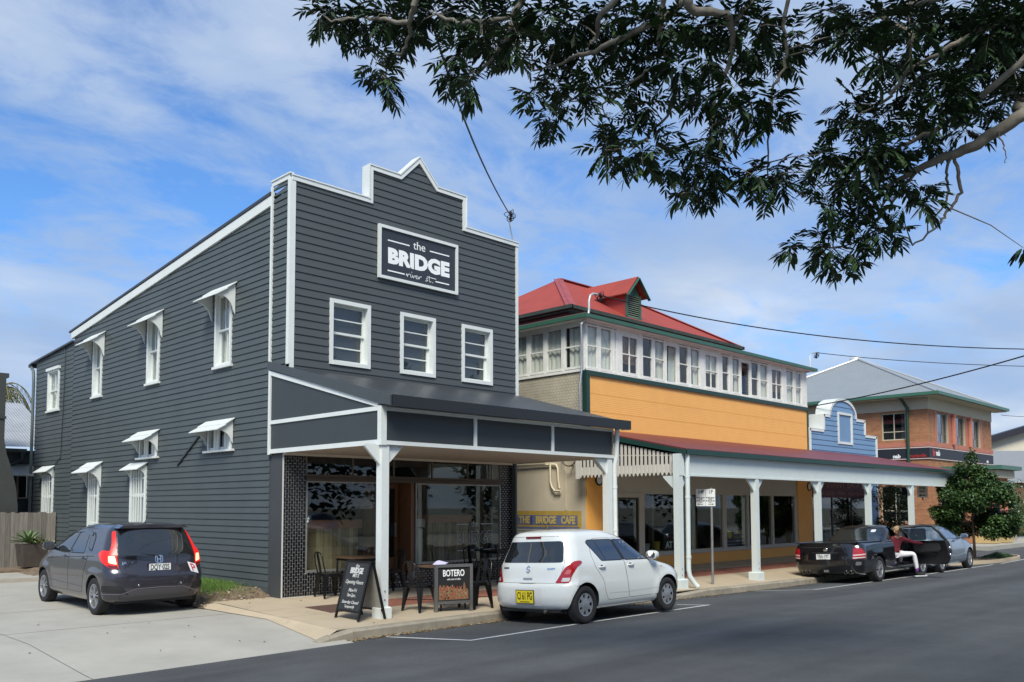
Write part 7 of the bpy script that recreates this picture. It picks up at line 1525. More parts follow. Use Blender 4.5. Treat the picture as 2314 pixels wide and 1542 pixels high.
def poly_patch(poly, fn, cuts=3, maxlen=0.09):
    """triangulated patch of a 2D outline laid on a surface by fn(a, b)"""
    bm = bmesh.new(); vs = [bm.verts.new((a, b, 0)) for a, b in poly]; f = bm.faces.new(vs); bmesh.ops.triangulate(bm, faces=[f])
    for _ in range(6):
        es = [e for e in bm.edges if e.calc_length() > maxlen]
        if not es: break
        bmesh.ops.subdivide_edges(bm, edges=es, cuts=1); bmesh.ops.triangulate(bm, faces=[f for f in bm.faces if len(f.verts) > 3])
    bm.verts.index_update(); V = [fn(v.co.x, v.co.y) for v in bm.verts]; F = [tuple(v.index for v in f.verts) for f in bm.faces]; bm.free(); return V, F
def rpoly(poly, r=0.03, n=4):
    """round the corners of a 2D outline"""
    out = []; k = len(poly)
    for i in range(k):
        a, b, c = Vector((*poly[i-1], 0)), Vector((*poly[i], 0)), Vector((*poly[(i+1) % k], 0)); u_, w = (a-b), (c-b); rr_ = min(r, u_.length*0.45, w.length*0.45); p, q = b+u_.normalized()*rr_, b+w.normalized()*rr_
        for j in range(n+1):
            t = j/n; z = p*((1-t)**2)+b*(2*t*(1-t))+q*t*t; out.append((z.x, z.y))
    return out
def grow(poly, d):
    c = [sum(p[i] for p in poly)/len(poly) for i in (0, 1)]; out = []
    k = len(poly); area = sum(poly[i-1][0]*poly[i][1]-poly[i][0]*poly[i-1][1] for i in range(k)); sg = 1 if area > 0 else -1
    for i in range(k):
        a, b, c_ = Vector((*poly[i-1], 0)), Vector((*poly[i], 0)), Vector((*poly[(i+1) % k], 0)); e1, e2 = (b-a), (c_-b)
        if e1.length < 1e-6 or e2.length < 1e-6: out.append(poly[i]); continue
        e1.normalize(); e2.normalize(); n1_, n2_ = Vector((e1.y, -e1.x, 0))*sg, Vector((e2.y, -e2.x, 0))*sg; m_ = n1_+n2_
        m_ = m_.normalized()*min(1.6, 1/max(0.5, m_.length/2)) if m_.length > 1e-3 else n1_; out.append((b.x+m_.x*d, b.y+m_.y*d))
    return out
CARGLASS = mat('tinted_car_glass', (0.012, 0.015, 0.018), 0.03, spec=0.8, coat=0.6); CGB = mat('blue_tinted_car_glass', (0.016, 0.028, 0.055), 0.03, spec=0.8, coat=0.6)
RUB = mat('tyre_rubber', (0.014, 0.014, 0.015), 0.85, var=0.2, vscale=12); TRIM = mat('black_plastic', (0.012, 0.012, 0.013), 0.55); CHROME = mat('chrome', (0.72, 0.72, 0.74), 0.12, 1.0); SILV = mat('silver_wheel', (0.42, 0.43, 0.45), 0.35, 0.75); GAP = mat('panel_gap', (0.02, 0.02, 0.02), 0.9)
REDL = mat('red_lens', (0.34, 0.010, 0.014), 0.10, coat=0.8, var=0.25, vscale=30); CLRL = mat('clear_lens', (0.55, 0.52, 0.50), 0.15, coat=0.8, var=0.3, vscale=40); AMB = mat('orange_lens', (0.55, 0.20, 0.10), 0.15, coat=0.5)
class Car:
    def __init__(s, nm, lab, cat, shell, pos, rz, wheels, tyre_r, tyre_w, paint, pitch=0.0, roll=0.0):
        s.root = thing(nm, lab, cat, pos); s.root.rotation_euler = (roll, pitch, rz); ORG[s.root.name] = Vector((0, 0, 0)); s.sh = shell; s.paint = paint; s.wheels = wheels; s.R = tyre_r; s.Wd = tyre_w
    def add(s, mb, nm, m_=None, parent=None, smooth=False, fix=True):
        me = mb.mesh(nm, m_, smooth, fix=fix); o = bpy.data.objects.new(nm, me); COL.objects.link(o); o.parent = parent or s.root; ORG[o.name] = Vector((0, 0, 0)); return o
    def body(s, meshes, cutters=(), nm='body', arch=None, dark=None):
        objs = []
        for mb in meshes:
            me = mb.mesh(nm, [s.paint, TRIM], False, fix=True); o = bpy.data.objects.new(nm, me); COL.objects.link(o); objs.append(o)
        o = objs[0]
        cmb = MB()
        for (wx, wy) in s.wheels:
            sg = 1 if wy > 0 else -1; y0, y1 = sg*(abs(wy)-0.24), sg*(abs(wy)+0.45); r_ = arch or s.R*1.16
            vs = []
            for y in (y0, y1):
                for k in range(40): t = 2*math.pi*k/40; vs.append((wx+r_*math.cos(t), y, s.R+0.01+r_*math.sin(t)))
            cmb.add(vs, [(k, (k+1) % 40, 40+(k+1) % 40, 40+k) for k in range(40)]+[tuple(range(39, -1, -1)), tuple(range(40, 80))])
        cuts = [cmb]+list(cutters)
        for c in cuts:
            cm = c.mesh('cutter', [TRIM], False, fix=True); co = bpy.data.objects.new('cutter', cm); COL.objects.link(co)
            md = o.modifiers.new('b', 'BOOLEAN'); md.operation = 'DIFFERENCE'; md.object = co; md.solver = 'EXACT'
            dg = bpy.context.evaluated_depsgraph_get(); me2 = bpy.data.meshes.new_from_object(o.evaluated_get(dg)); o.modifiers.clear(); old = o.data; o.data = me2; bpy.data.meshes.remove(old); bpy.data.objects.remove(co); bpy.data.meshes.remove(cm)
        me = o.data; me.materials.clear(); me.materials.append(s.paint); me.materials.append(TRIM)
        for f in me.polygons:
            c = f.center; ins = 0
            for (wx, wy) in s.wheels:
                if abs(math.hypot(c.x-wx, c.z-s.R-0.01)-(arch or s.R*1.16)) < 0.03 and abs(f.normal.y) < 0.3: ins = 1
                if math.hypot(c.x-wx, c.z-s.R) < (arch or s.R*1.16) and abs(f.normal.y) > 0.9 and abs(abs(c.y)-(abs(wy)-0.24)) < 0.02: ins = 1
            if c.z < s.sh.z0+0.005: ins = 1
            if dark and dark(c, f.normal): ins = 1
            f.material_index = ins
        shade(me, 32); o.parent = s.root; o.name = nm; ORG[o.name] = Vector((0, 0, 0)); s.bodyo = o; return o
    def sidefn(s, sg, off, sh=None):
        sh = sh or s.sh; return lambda x, z: (x, sg*(sh.side(x, z)+off), z)
    def patch(s, nm, poly, fn, m_, parent=None, maxlen=0.09, smooth=True):
        V, F = poly_patch(poly, fn, maxlen=maxlen); mb = MB().add(V, F); return s.add(mb, nm, m_, parent, smooth)
    def line(s, pts, fn, w, m_, nm='panel_gap', parent=None, dense=0.05):
        P = [Vector((*p, 0)) for p in pts]; D = []
        for a, b in zip(P, P[1:]):
            n = max(1, int((b-a).length/dense)); D += [a.lerp(b, i/n) for i in range(n)]
        D.append(P[-1]); vs = []
        for i, p in enumerate(D):
            d = (D[min(i+1, len(D)-1)]-D[max(i-1, 0)]).normalized(); n_ = Vector((-d.y, d.x, 0))*w/2; vs += [fn(p.x+n_.x, p.y+n_.y), fn(p.x-n_.x, p.y-n_.y)]
        return s.add(MB().add(vs, [(2*i, 2*i+1, 2*i+3, 2*i+2) for i in range(len(D)-1)]), nm, m_, parent)
    def wheel(s, x, y, style, steer=0.0):
        sg = 1 if y > 0 else -1; R_, W = s.R, s.Wd/2; f = lambda a, b, h: (x+a, y+sg*h, R_+b)
        rim = R_*0.665
        mb = MB(); mb.lathe([(rim*0.97, -W), (rim, -W*0.98), (R_*0.93, -W), (R_*0.985, -W*0.86), (R_, -W*0.6), (R_, W*0.6), (R_*0.985, W*0.86), (R_*0.93, W), (R_*0.80, W*1.03), (rim*1.02, W*0.95), (rim*0.97, W*0.80)], 44, f)
        w = s.add(mb, 'wheel', RUB, smooth=True)
        rb = MB(); rb.lathe([(rim*0.985, -W*0.8), (rim*0.985, W*0.80), (rim, W*0.93), (rim*0.93, W*0.90), (rim*0.90, W*0.70), (rim*0.9, -W*0.2), (0.001, -W*0.2)], 44, f); s.add(rb, 'rim', SILV if style != 'cap' else BLACKM, w, True)
        if style == 'cap':       # plastic cover with seven cut-outs
            cb = MB(); n = 7; cb.lathe([(rim*0.80, W*0.84), (rim*0.97, W*0.90), (rim*0.985, W*0.80)], 44, f); cb.lathe([(0.001, W*1.0), (rim*0.18, W*1.0), (rim*0.22, W*0.96), (rim*0.50, W*0.90), (rim*0.52, W*0.7)], 28, f)
            for k in range(n):
                t = 2*math.pi*(k+0.5)/n; hw0, hw1 = 0.30, 0.235; r0, r1 = rim*0.48, rim*0.84
                q = [(r0, t-hw0), (r1, t-hw1), (r1, t+hw1), (r0, t+hw0)]; vs = [f(r_*math.cos(a), r_*math.sin(a), W*0.895-(0.002 if r_ == r1 else 0)) for r_, a in q]+[f(r_*math.cos(a), r_*math.sin(a), W*0.62) for r_, a in q]
                cb.add(vs, [(0, 1, 2, 3), (0, 4, 5, 1), (1, 5, 6, 2), (2, 6, 7, 3), (3, 7, 4, 0)])
            s.add(cb, 'hubcap', SILV, w)
        else:
            n = style; cb = MB(); cb.lathe([(0.001, W*0.92), (rim*0.16, W*0.92), (rim*0.20, W*0.86), (rim*0.20, W*0.3)], 20, f)
            for k in range(n):
                for e in ((-0.13, 0.13) if n <= 6 else (0,)):
                    t = 2*math.pi*k/n+math.pi/2; t0, t1 = t+e*0.6, t+e*1.55; h0, h1 = 0.16, 0.075; r0, r1 = rim*0.17, rim*0.94; q = [(r0, t0-h0), (r1, t1-h1), (r1, t1+h1), (r0, t0+h0)]
                    vs = [f(r_*math.cos(a), r_*math.sin(a), W*(0.86 if r_ == r0 else 0.84)) for r_, a in q]+[f(r_*math.cos(a), r_*math.sin(a), W*0.45) for r_, a in q]; cb.add(vs, [(0, 1, 2, 3), (0, 4, 5, 1), (1, 5, 6, 2), (2, 6, 7, 3), (3, 7, 4, 0)])
            s.add(cb, 'spokes', SILV, w)
            db = MB(); db.lathe([(rim*0.62, W*0.1), (0.001, W*0.1)], 24, f); s.add(db, 'brake_disc', mat('brake_steel', (0.12, 0.12, 0.12), 0.4, 0.8), w)
        return w
    def plate(s, body, x, y, z, w, h, face, ink, tilt=0.0, size=None, frame=None):
        pb = MB(); pb.box(x-0.012, x, y-w/2, y+w/2, z-h/2, z+h/2); p = s.add(pb, 'number_plate', face)
        if frame: fb = MB(); t = 0.008; fb.box(x-0.014, x-0.001, y-w/2-t, y+w/2+t, z-h/2-t, z-h/2); fb.box(x-0.014, x-0.001, y-w/2-t, y+w/2+t, z+h/2, z+h/2+t); fb.box(x-0.014, x-0.001, y-w/2-t, y-w/2, z-h/2, z+h/2); fb.box(x-0.014, x-0.001, y+w/2, y+w/2+t, z-h/2, z+h/2); s.add(fb, 'plate_frame', TRIM, p)
        me = text_mesh(body, size or h*0.92, 0.003, 0.0, width=w*0.86); me.materials.clear(); me.materials.append(ink); o = inst('lettering', me, p, (x-0.0135, y, z+h*0.03), (R(90), 0, R(-90)), world=False)
        sb = MB(); sb.box(x-0.0132, x-0.0122, y-w*0.28, y+w*0.28, z-h*0.44, z-h*0.38); s.add(sb, 'plate_caption', ink, p); return p
    def mirror(s, x, z, sg, sh=None, m_=None):
        y = (sh or s.sh).side(x-0.05, z); mb = MB(); c = (x, sg*(y+0.125), z+0.055); mb.lathe([(0.001, -0.068), (0.75, -0.068), (0.97, -0.062), (1.0, -0.04), (0.97, 0.0), (0.80, 0.05), (0.5, 0.085), (0.001, 0.10)], 24, lambda a, b, h: (c[0]+h, c[1]+0.108*math.copysign(abs(a)**0.75, a), c[2]+0.078*math.copysign(abs(b)**0.75, b))); o = s.add(mb, 'mirror', m_ or s.paint, smooth=True); g = MB()
        g.lathe([(0.001, 0), (1, 0), (1.0, 0.012), (0.001, 0.013)], 18, lambda a, b, h: (c[0]-0.070-h*0.6, c[1]+0.088*math.copysign(abs(a)**0.75, a), c[2]+0.060*math.copysign(abs(b)**0.75, b))); s.add(g, 'mirror_glass', mat('mirror_grey', (0.42, 0.43, 0.44), 0.08, 0.9), o); st = MB(); st.beam((x+0.02, sg*(y-0.03), z-0.01), (x+0.01, sg*(y+0.08), z+0.03), 0.07, 0.035); s.add(st, 'mirror_arm', TRIM, o); return o
    def handle(s, x, z, sg, parent, m_=None, sh=None):
        y = (sh or s.sh).side(x, z); mb = MB(); mb.tube([(x-0.085, sg*(y+0.004), z), (x-0.06, sg*(y+0.03), z+0.002), (x, sg*(y+0.036), z+0.003), (x+0.06, sg*(y+0.03), z+0.002), (x+0.085, sg*(y+0.004), z)], [0.010, 0.014, 0.015, 0.014, 0.010], 8); s.add(mb, 'handle', m_ or s.paint, parent, True)
        c = MB(); c.lathe([(0.001, 0.0), (0.045, 0.0)], 16, lambda a, b, h: (x+a, sg*(y+0.0025+h), z+b*0.8)); s.add(c, 'handle_cup', GAP, parent)
def mir(poly): return [(-a, b) for a, b in poly]
def under(car, x0, x1, w, z=0.2):
    mb = MB(); mb.box(x0, x1, -w, w, z, z+0.06); mb.tube([(x0+0.15, -0.35, z+0.02), (x0+1.2, -0.3, z+0.02)], 0.05, 8); car.add(mb, 'underbody', TRIM)

# ---------------------------------------------------------------- white hatchback at the kerb
WP = mat('white_car_paint', (0.64, 0.67, 0.66), 0.28, coat=1.0, var=0.02, vscale=3)
lv = [(0.21, 0.17, 3.45, 0.74), (0.26, 0.06, 3.60, 0.79), (0.34, 0.015, 3.66, 0.818), (0.45, 0.0, 3.69, 0.832), (0.56, 0.005, 3.69, 0.838), (0.63, 0.02, 3.68, 0.838), (0.665, 0.055, 3.66, 0.836), (0.72, 0.075, 3.60, 0.834), (0.80, 0.09, 3.44, 0.830), (0.88, 0.105, 3.12, 0.822), (0.94, 0.12, 2.86, 0.812), (0.99, 0.14, 2.68, 0.798), (1.05, 0.160, 2.57, 0.778), (1.15, 0.20, 2.42, 0.742), (1.25, 0.235, 2.27, 0.705), (1.33, 0.255, 2.13, 0.678), (1.40, 0.27, 1.97, 0.645), (1.445, 0.29, 1.82, 0.605), (1.478, 0.34, 1.68, 0.545), (1.502, 0.46, 1.50, 0.44), (1.518, 0.70, 1.28, 0.25)]
sw_sh = Shell(lv, rr=0.30, rf=0.62, p=3.6, pf=2.6, flare=((0.53, 0.30, 0.37, 0.016), (2.91, 0.30, 0.37, 0.016)))
SWX, SWY = 1.786, -4.393
swc = Car('white_hatchback', 'white five door hatchback parked at the kerb before the awning', 'car', sw_sh, (SWX, SWY, -0.214), R(1.57), [(0.53, 0.735), (0.53, -0.735), (2.91, 0.735), (2.91, -0.735)], 0.30, 0.185, WP, roll=R(-2.58))
swc.body([sw_sh.mesh(64)], arch=0.345); under(swc, 0.2, 3.4, 0.66, 0.19)
for (x, y) in swc.wheels: swc.wheel(x, y, 'cap')
def dens(fn, off): return fn
def swift_sides(c, sg):
    f = lambda off: c.sidefn(sg, off)
    rdoor = rpoly([(1.72, 0.335), (1.66, 0.70), (1.62, 0.965), (1.44, 1.345), (0.98, 1.345), (0.84, 1.30), (0.78, 1.10), (0.82, 0.90), (1.02, 0.66), (1.06, 0.47), (1.14, 0.335)], 0.05)
    fdoor = rpoly([(1.735, 0.335), (2.60, 0.335), (2.64, 0.70), (2.63, 0.955), (1.98, 1.335), (1.46, 1.352), (1.635, 0.965), (1.675, 0.70)], 0.05)
    for nm, p, hx in (('door', rdoor, 0.99), ('door', fdoor, 1.80)):
        g = c.patch('panel_gap', grow(p, 0.0055), f(0.0008), GAP); d = c.patch(nm, p, f(0.0028), c.paint); c.handle(hx, 0.875, sg, d)
    gl = [rpoly([(0.93, 0.985), (1.58, 0.972), (1.435, 1.315), (1.00, 1.318), (0.80, 1.27)], 0.03), rpoly([(1.665, 0.972), (2.545, 0.962), (2.03, 1.29), (1.50, 1.315)], 0.03)]
    gl[0] = rpoly([(1.015, 0.985), (1.585, 0.975), (1.43, 1.315), (0.80, 1.318), (0.745, 1.29)], 0.03)
    for p in gl: c.patch('window_rubber', grow(p, 0.014), f(0.0042), TRIM); c.patch('side_window', p, f(0.0056), CGB)
    c.line([(0.98, 1.30), (1.13, 0.99)], f(0.0068), 0.014, TRIM, 'window_divider')
    c.patch('pillar_trim', [(1.585, 0.972), (1.66, 0.970), (1.50, 1.318), (1.432, 1.318)], f(0.006), TRIM)
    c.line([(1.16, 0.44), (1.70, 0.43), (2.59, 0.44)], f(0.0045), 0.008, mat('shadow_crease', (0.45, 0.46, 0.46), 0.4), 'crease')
    c.patch('side_repeater', rpoly([(2.70, 0.80), (2.755, 0.80), (2.755, 0.825), (2.70, 0.825)], 0.01), f(0.006), CLRL)
    c.line([(0.03, 0.655), (0.20, 0.655), (0.30, 0.60), (0.38, 0.62)], f(0.001), 0.006, GAP)
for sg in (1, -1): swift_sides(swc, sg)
rw = lambda off: (lambda y, z: (sw_sh.rear(y, z)-off, y, z))
wr = lambda sh, off: (lambda t, z: sh.wrap(t, z, off))
tg = rpoly([(-0.60, 0.665), (0.60, 0.665), (0.685, 0.95), (0.60, 1.40), (-0.60, 1.40), (-0.685, 0.95)], 0.06)
swc.patch('panel_gap', grow(tg, 0.0055), wr(sw_sh, 0.001), GAP); tgo = swc.patch('tailgate', tg, wr(sw_sh, 0.0035), WP)
rg = rpoly([(-0.66, 0.985), (0.66, 0.985), (0.575, 1.325), (-0.575, 1.325)], 0.06); swc.patch('rear_window', rg, wr(sw_sh, 0.007), CARGLASS, tgo)
for sg in (1, -1):
    q = rpoly([(sg*0.565, 0.665), (sg*0.80, 0.665), (sg*0.825, 0.78), (sg*0.90, 0.91), (sg*1.01, 0.975), (sg*0.94, 1.01), (sg*0.82, 1.00), (sg*0.70, 0.90)], 0.03)
    t_ = swc.patch('tail_light', q, wr(sw_sh, 0.010), REDL, maxlen=0.05); swc.patch('clear_lens', rpoly([(sg*0.66, 0.685), (sg*0.79, 0.685), (sg*0.80, 0.745), (sg*0.68, 0.745)], 0.012), wr(sw_sh, 0.012), CLRL, t_, 0.05)
    swc.patch('orange_lens', rpoly([(sg*0.70, 0.80), (sg*0.79, 0.80), (sg*0.81, 0.87), (sg*0.74, 0.87)], 0.012), wr(sw_sh, 0.012), mat('pink_lens', (0.50, 0.10, 0.08), 0.12, coat=0.8), t_, 0.05)
b3 = MB(); b3.box(0.25, 0.30, -0.16, 0.16, 1.375, 1.41); swc.add(b3, 'brake_light', mat('dark_red_lens', (0.16, 0.006, 0.008), 0.15, coat=0.5))
rc = rpoly([(-0.335, 0.30), (0.335, 0.30), (0.335, 0.58), (-0.335, 0.58)], 0.03); swc.patch('plate_recess', rc, rw(0.003), mat('white_recess', (0.60, 0.61, 0.60), 0.4))
swc.plate('CI 61 PG', -0.006, 0.0, 0.445, 0.372, 0.20, mat('yellow_plate', (0.68, 0.56, 0.02), 0.45), BLACKM, size=0.17, frame=True)
swc.patch('tailgate_pull', rpoly([(-0.10, 0.705), (0.10, 0.705), (0.10, 0.745), (-0.10, 0.745)], 0.015), rw(0.005), mat('chrome_grey', (0.40, 0.41, 0.42), 0.25, 0.6), tgo)
bd = MB(); fb_ = lambda a, b: (sw_sh.rear(a, b)-0.010, a, b)
def badge_s(car, sh, y, z, r_):
    mb = MB(); f_ = lambda a, b: (sh.rear(y-a, z+b)-0.012, y-a, z+b)
    stroke(mb, [(r_*.6, r_*.55), (0, r_), (-r_*.6, r_*.5), (-r_*.6, r_*.25), (r_*.6, -r_*.25), (r_*.6, -r_*.5), (0, -r_), (-r_*.6, -r_*.55)], r_*0.34, f_); return car.add(mb, 'emblem', CHROME, fix=False)
badge_s(swc, sw_sh, 0.0, 0.88, 0.055)
def rtext(car, sh, body, size, y, z, w, m_, off=0.010):
    me = text_mesh(body, size, 0.002, 0.0, width=w)
    for v in me.vertices: yy, z2 = y-v.co.x, z+v.co.y; v.co = Vector((sh.rear(yy, z2)-off, yy, z2))
    me.materials.clear(); me.materials.append(m_); o = bpy.data.objects.new('lettering', me); COL.objects.link(o); o.parent = car.root; return o
rtext(swc, sw_sh, 'SWIFT', 0.04, -0.47, 0.885, 0.15, CHROME); rtext(swc, sw_sh, 'SUZUKI', 0.035, 0.52, 0.90, 0.14, TRIM)
for sg in (1, -1): swc.mirror(2.40, 0.965, sg)
an = MB(); an.tube([(0.72, 0.05, 1.49), (0.55, 0.05, 1.66)], [0.006, 0.004], 6); an.ell((0.73, 0.05, 1.50), (0.03, 0.02, 0.015)); swc.add(an, 'antenna', BLACKM)
wp = MB(); wp.beam((0.135, 0.03, 0.985), (0.165, 0.03, 1.05), 0.03, 0.02); wp.beam((0.150, 0.03, 1.03), (0.245, 0.03, 1.30), 0.022, 0.02); swc.add(wp, 'rear_wiper', mat('wiper_grey', (0.10, 0.10, 0.10), 0.4))
wsf = rpoly([(-0.66, 1.005), (0.66, 1.005), (0.56, 1.36), (-0.56, 1.36)], 0.05); swc.patch('windscreen', wsf, lambda y, z: (sw_sh.xf(z)-min(sw_sh.rf, 0.5*(sw_sh.xf(z)-sw_sh.xr(z)))*(1-(max(0, 1-(abs(y)/sw_sh.W(z))**sw_sh.pf))**0.5)+0.006, y, z), CARGLASS)
ex = MB(); ex.tube([(0.05, -0.36, 0.215), (0.35, -0.36, 0.22)], 0.026, 10); swc.add(ex, 'exhaust', mat('dull_steel', (0.25, 0.23, 0.2), 0.4, 0.8)); dr_ = MB(); dr_.box(0.10, 0.20, -0.62, 0.62, 0.195, 0.235); swc.add(dr_, 'rear_valance', TRIM)

# ---------------------------------------------------------------- dark violet grey hatchback on the driveway
JP = mat('violet_grey_car_paint', (0.046, 0.043, 0.056), 0.24, 0.5, coat=1.0, var=0.03, vscale=3)
lv = [(0.20, 0.20, 3.75, 0.74), (0.26, 0.07, 3.90, 0.80), (0.34, 0.015, 3.97, 0.825), (0.46, 0.0, 4.00, 0.838), (0.60, 0.0, 4.00, 0.845), (0.70, 0.02, 3.96, 0.845), (0.76, 0.05, 3.90, 0.842), (0.84, 0.075, 3.76, 0.838), (0.92, 0.095, 3.56, 0.832), (0.99, 0.11, 3.36, 0.822), (1.06, 0.14, 3.17, 0.798), (1.15, 0.185, 2.97, 0.762), (1.25, 0.24, 2.76, 0.722), (1.34, 0.295, 2.52, 0.682), (1.41, 0.33, 2.28, 0.640), (1.455, 0.36, 2.08, 0.590), (1.487, 0.42, 1.90, 0.525), (1.51, 0.58, 1.68, 0.42), (1.524, 0.82, 1.42, 0.24)]
jz_sh = Shell(lv, rr=0.30, rf=0.65, p=3.6, pf=2.6, flare=((0.68, 0.30, 0.38, 0.012), (3.21, 0.30, 0.38, 0.012)))
JX, JY = -2.254, 0.219
jzc = Car('dark_hatchback', 'dark violet grey hatchback with red P plate braking on the concrete driveway', 'car', jz_sh, (JX, JY, -0.092), R(89.8), [(0.68, 0.745), (0.68, -0.745), (3.21, 0.745), (3.21, -0.745)], 0.305, 0.185, JP, pitch=R(-0.3))
jzc.body([jz_sh.mesh(64)], arch=0.35); under(jzc, 0.22, 3.6, 0.66, 0.19)
for (x, y) in jzc.wheels: jzc.wheel(x, y, 5 if True else 9)
def jazz_sides(c, sg):
    f = lambda off: c.sidefn(sg, off)
    rdoor = rpoly([(1.90, 0.33), (1.88, 0.90), (1.74, 1.38), (1.30, 1.39), (1.12, 1.30), (0.98, 1.10), (1.02, 0.92), (1.15, 0.66), (1.19, 0.47), (1.26, 0.33)], 0.05)
    fdoor = rpoly([(1.915, 0.33), (2.86, 0.33), (2.90, 0.70), (2.88, 1.02), (2.28, 1.36), (1.755, 1.39), (1.895, 0.90)], 0.05)
    for p, hx in ((rdoor, 1.20), (fdoor, 2.08)):
        c.patch('panel_gap', grow(p, 0.0055), f(0.0008), GAP); d = c.patch('door', p, f(0.0028), c.paint); c.handle(hx, 0.90, sg, d)
    gl = [rpoly([(1.20, 1.005), (1.82, 0.99), (1.70, 1.345), (1.32, 1.345)], 0.03), rpoly([(1.90, 0.99), (2.62, 1.005), (2.56, 1.10), (2.22, 1.315), (1.78, 1.345)], 0.03), rpoly([(0.90, 1.05), (1.08, 1.10), (1.22, 1.32), (1.08, 1.335), (0.97, 1.26)], 0.025), rpoly([(2.68, 1.005), (2.86, 1.015), (2.64, 1.10)], 0.015)]
    for p in gl: c.patch('window_rubber', grow(p, 0.016), f(0.0042), TRIM); c.patch('side_window', p, f(0.0056), CARGLASS)
    c.patch('weather_shield', [(1.14, 1.29), (1.60, 1.35), (2.22, 1.315), (2.5, 1.18), (2.53, 1.22), (2.24, 1.372), (1.6, 1.402), (1.12, 1.335)], lambda x, z: (x, sg*(c.sh.side(x, z)+0.016), z), mat('smoke_plastic', (0.035, 0.04, 0.05), 0.08, coat=0.6), maxlen=0.06)
    c.line([(0.75, 0.965), (1.4, 0.93), (2.3, 0.885), (3.0, 0.84)], f(0.0042), 0.010, GAP, 'crease')
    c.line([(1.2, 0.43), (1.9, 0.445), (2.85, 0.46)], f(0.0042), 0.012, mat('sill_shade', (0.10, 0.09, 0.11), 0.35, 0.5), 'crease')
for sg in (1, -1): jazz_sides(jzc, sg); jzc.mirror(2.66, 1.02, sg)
tg = rpoly([(-0.50, 0.50), (0.50, 0.50), (0.60, 0.62), (0.66, 0.92), (0.62, 1.43), (-0.62, 1.43), (-0.66, 0.92), (-0.60, 0.62)], 0.06)
jzc.patch('panel_gap', grow(tg, 0.0055), wr(jz_sh, 0.001), GAP); tgo = jzc.patch('tailgate', tg, wr(jz_sh, 0.0035), JP)
jzc.patch('rear_window', rpoly([(-0.655, 0.985), (0.655, 0.985), (0.59, 1.385), (-0.59, 1.385)], 0.07), wr(jz_sh, 0.007), CARGLASS, tgo); jzc.patch('garnish', rpoly([(-0.645, 0.945), (-0.12, 0.93), (0.0, 0.865), (0.12, 0.93), (0.645, 0.945), (0.65, 0.985), (-0.65, 0.985)], 0.02), wr(jz_sh, 0.009), mat('gloss_black', (0.008, 0.008, 0.010), 0.12, coat=1.0), tgo, 0.06)
LIT = emit_mat('lit_red_lens', (0.55, 0.012, 0.010), 0.9); LITW = emit_mat('lit_amber_lens', (1.0, 0.55, 0.30), 1.3)
for sg in (1, -1):
    q = rpoly([(sg*0.655, 0.77), (sg*0.80, 0.795), (sg*0.99, 0.93), (sg*1.06, 1.02), (sg*0.90, 1.075), (sg*0.76, 1.06), (sg*0.715, 1.18), (sg*0.675, 1.38), (sg*0.615, 1.385), (sg*0.645, 1.16), (sg*0.665, 0.96)], 0.03)
    t_ = jzc.patch('tail_light', q, wr(jz_sh, 0.014), LIT, maxlen=0.05); jzc.patch('clear_lens', rpoly([(sg*0.675, 0.845), (sg*0.80, 0.875), (sg*0.80, 0.985), (sg*0.70, 0.985)], 0.02), wr(jz_sh, 0.017), LITW, t_, 0.05)
    jzc.patch('reflector', rpoly([(sg*0.66, 0.775), (sg*0.80, 0.80), (sg*0.84, 0.84), (sg*0.67, 0.83)], 0.012), wr(jz_sh, 0.017), mat('dark_red_lens', (0.16, 0.006, 0.008), 0.15), t_, 0.05)
    jzc.patch('bumper_vent', rpoly([(sg*0.50, 0.335), (sg*0.62, 0.385), (sg*0.98, 0.40), (sg*0.985, 0.45), (sg*0.60, 0.455), (sg*0.985, 0.53), (sg*0.62, 0.53)][:4]+[(sg*0.985, 0.505), (sg*0.62, 0.50)], 0.02), wr(jz_sh, 0.006), TRIM, None, 0.06)
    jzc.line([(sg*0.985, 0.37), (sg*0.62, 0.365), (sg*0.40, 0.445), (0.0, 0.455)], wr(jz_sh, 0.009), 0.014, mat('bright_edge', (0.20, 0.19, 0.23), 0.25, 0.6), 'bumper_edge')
    s_ = MB(); y = sg*0.36; s_.ell((jz_sh.rear(y, 0.50)-0.004, y, 0.50), (0.006, 0.016, 0.016), None, 10, 7); jzc.add(s_, 'parking_sensor', CHROME, smooth=True)
jzc.patch('rear_diffuser', rpoly([(-0.42, 0.435), (0.42, 0.435), (0.64, 0.345), (0.66, 0.255), (-0.66, 0.255), (-0.64, 0.345)], 0.03), wr(jz_sh, 0.006), mat('grey_diffuser', (0.055, 0.052, 0.058), 0.5), None, 0.07)
jzc.plate('DQY·02S', jz_sh.rear(0, 0.78)-0.012, 0.0, 0.775, 0.372, 0.135, mat('white_plate', (0.74, 0.76, 0.76), 0.4), BLACKM, frame=True)
hb = MB(); f_ = lambda a, b: (jz_sh.rear(-a, 0.915+b)-0.016, -a, 0.915+b)
for p in ([(-.032, .045), (-.026, -.045)], [(.032, .045), (.026, -.045)], [(-.028, -.002), (.028, -.002)]): stroke(hb, p, 0.014, f_)
stroke(hb, [(0.062*math.copysign(abs(math.cos(t))**0.5, math.cos(t)), 0.058*math.copysign(abs(math.sin(t))**0.5, math.sin(t))) for t in [2*math.pi*i/24 for i in range(25)]], 0.011, f_); jzc.add(hb, 'emblem', CHROME, fix=False); rtext(jzc, jz_sh, 'JAZZ', 0.055, 0.51, 0.865, 0.19, CHROME, 0.012)
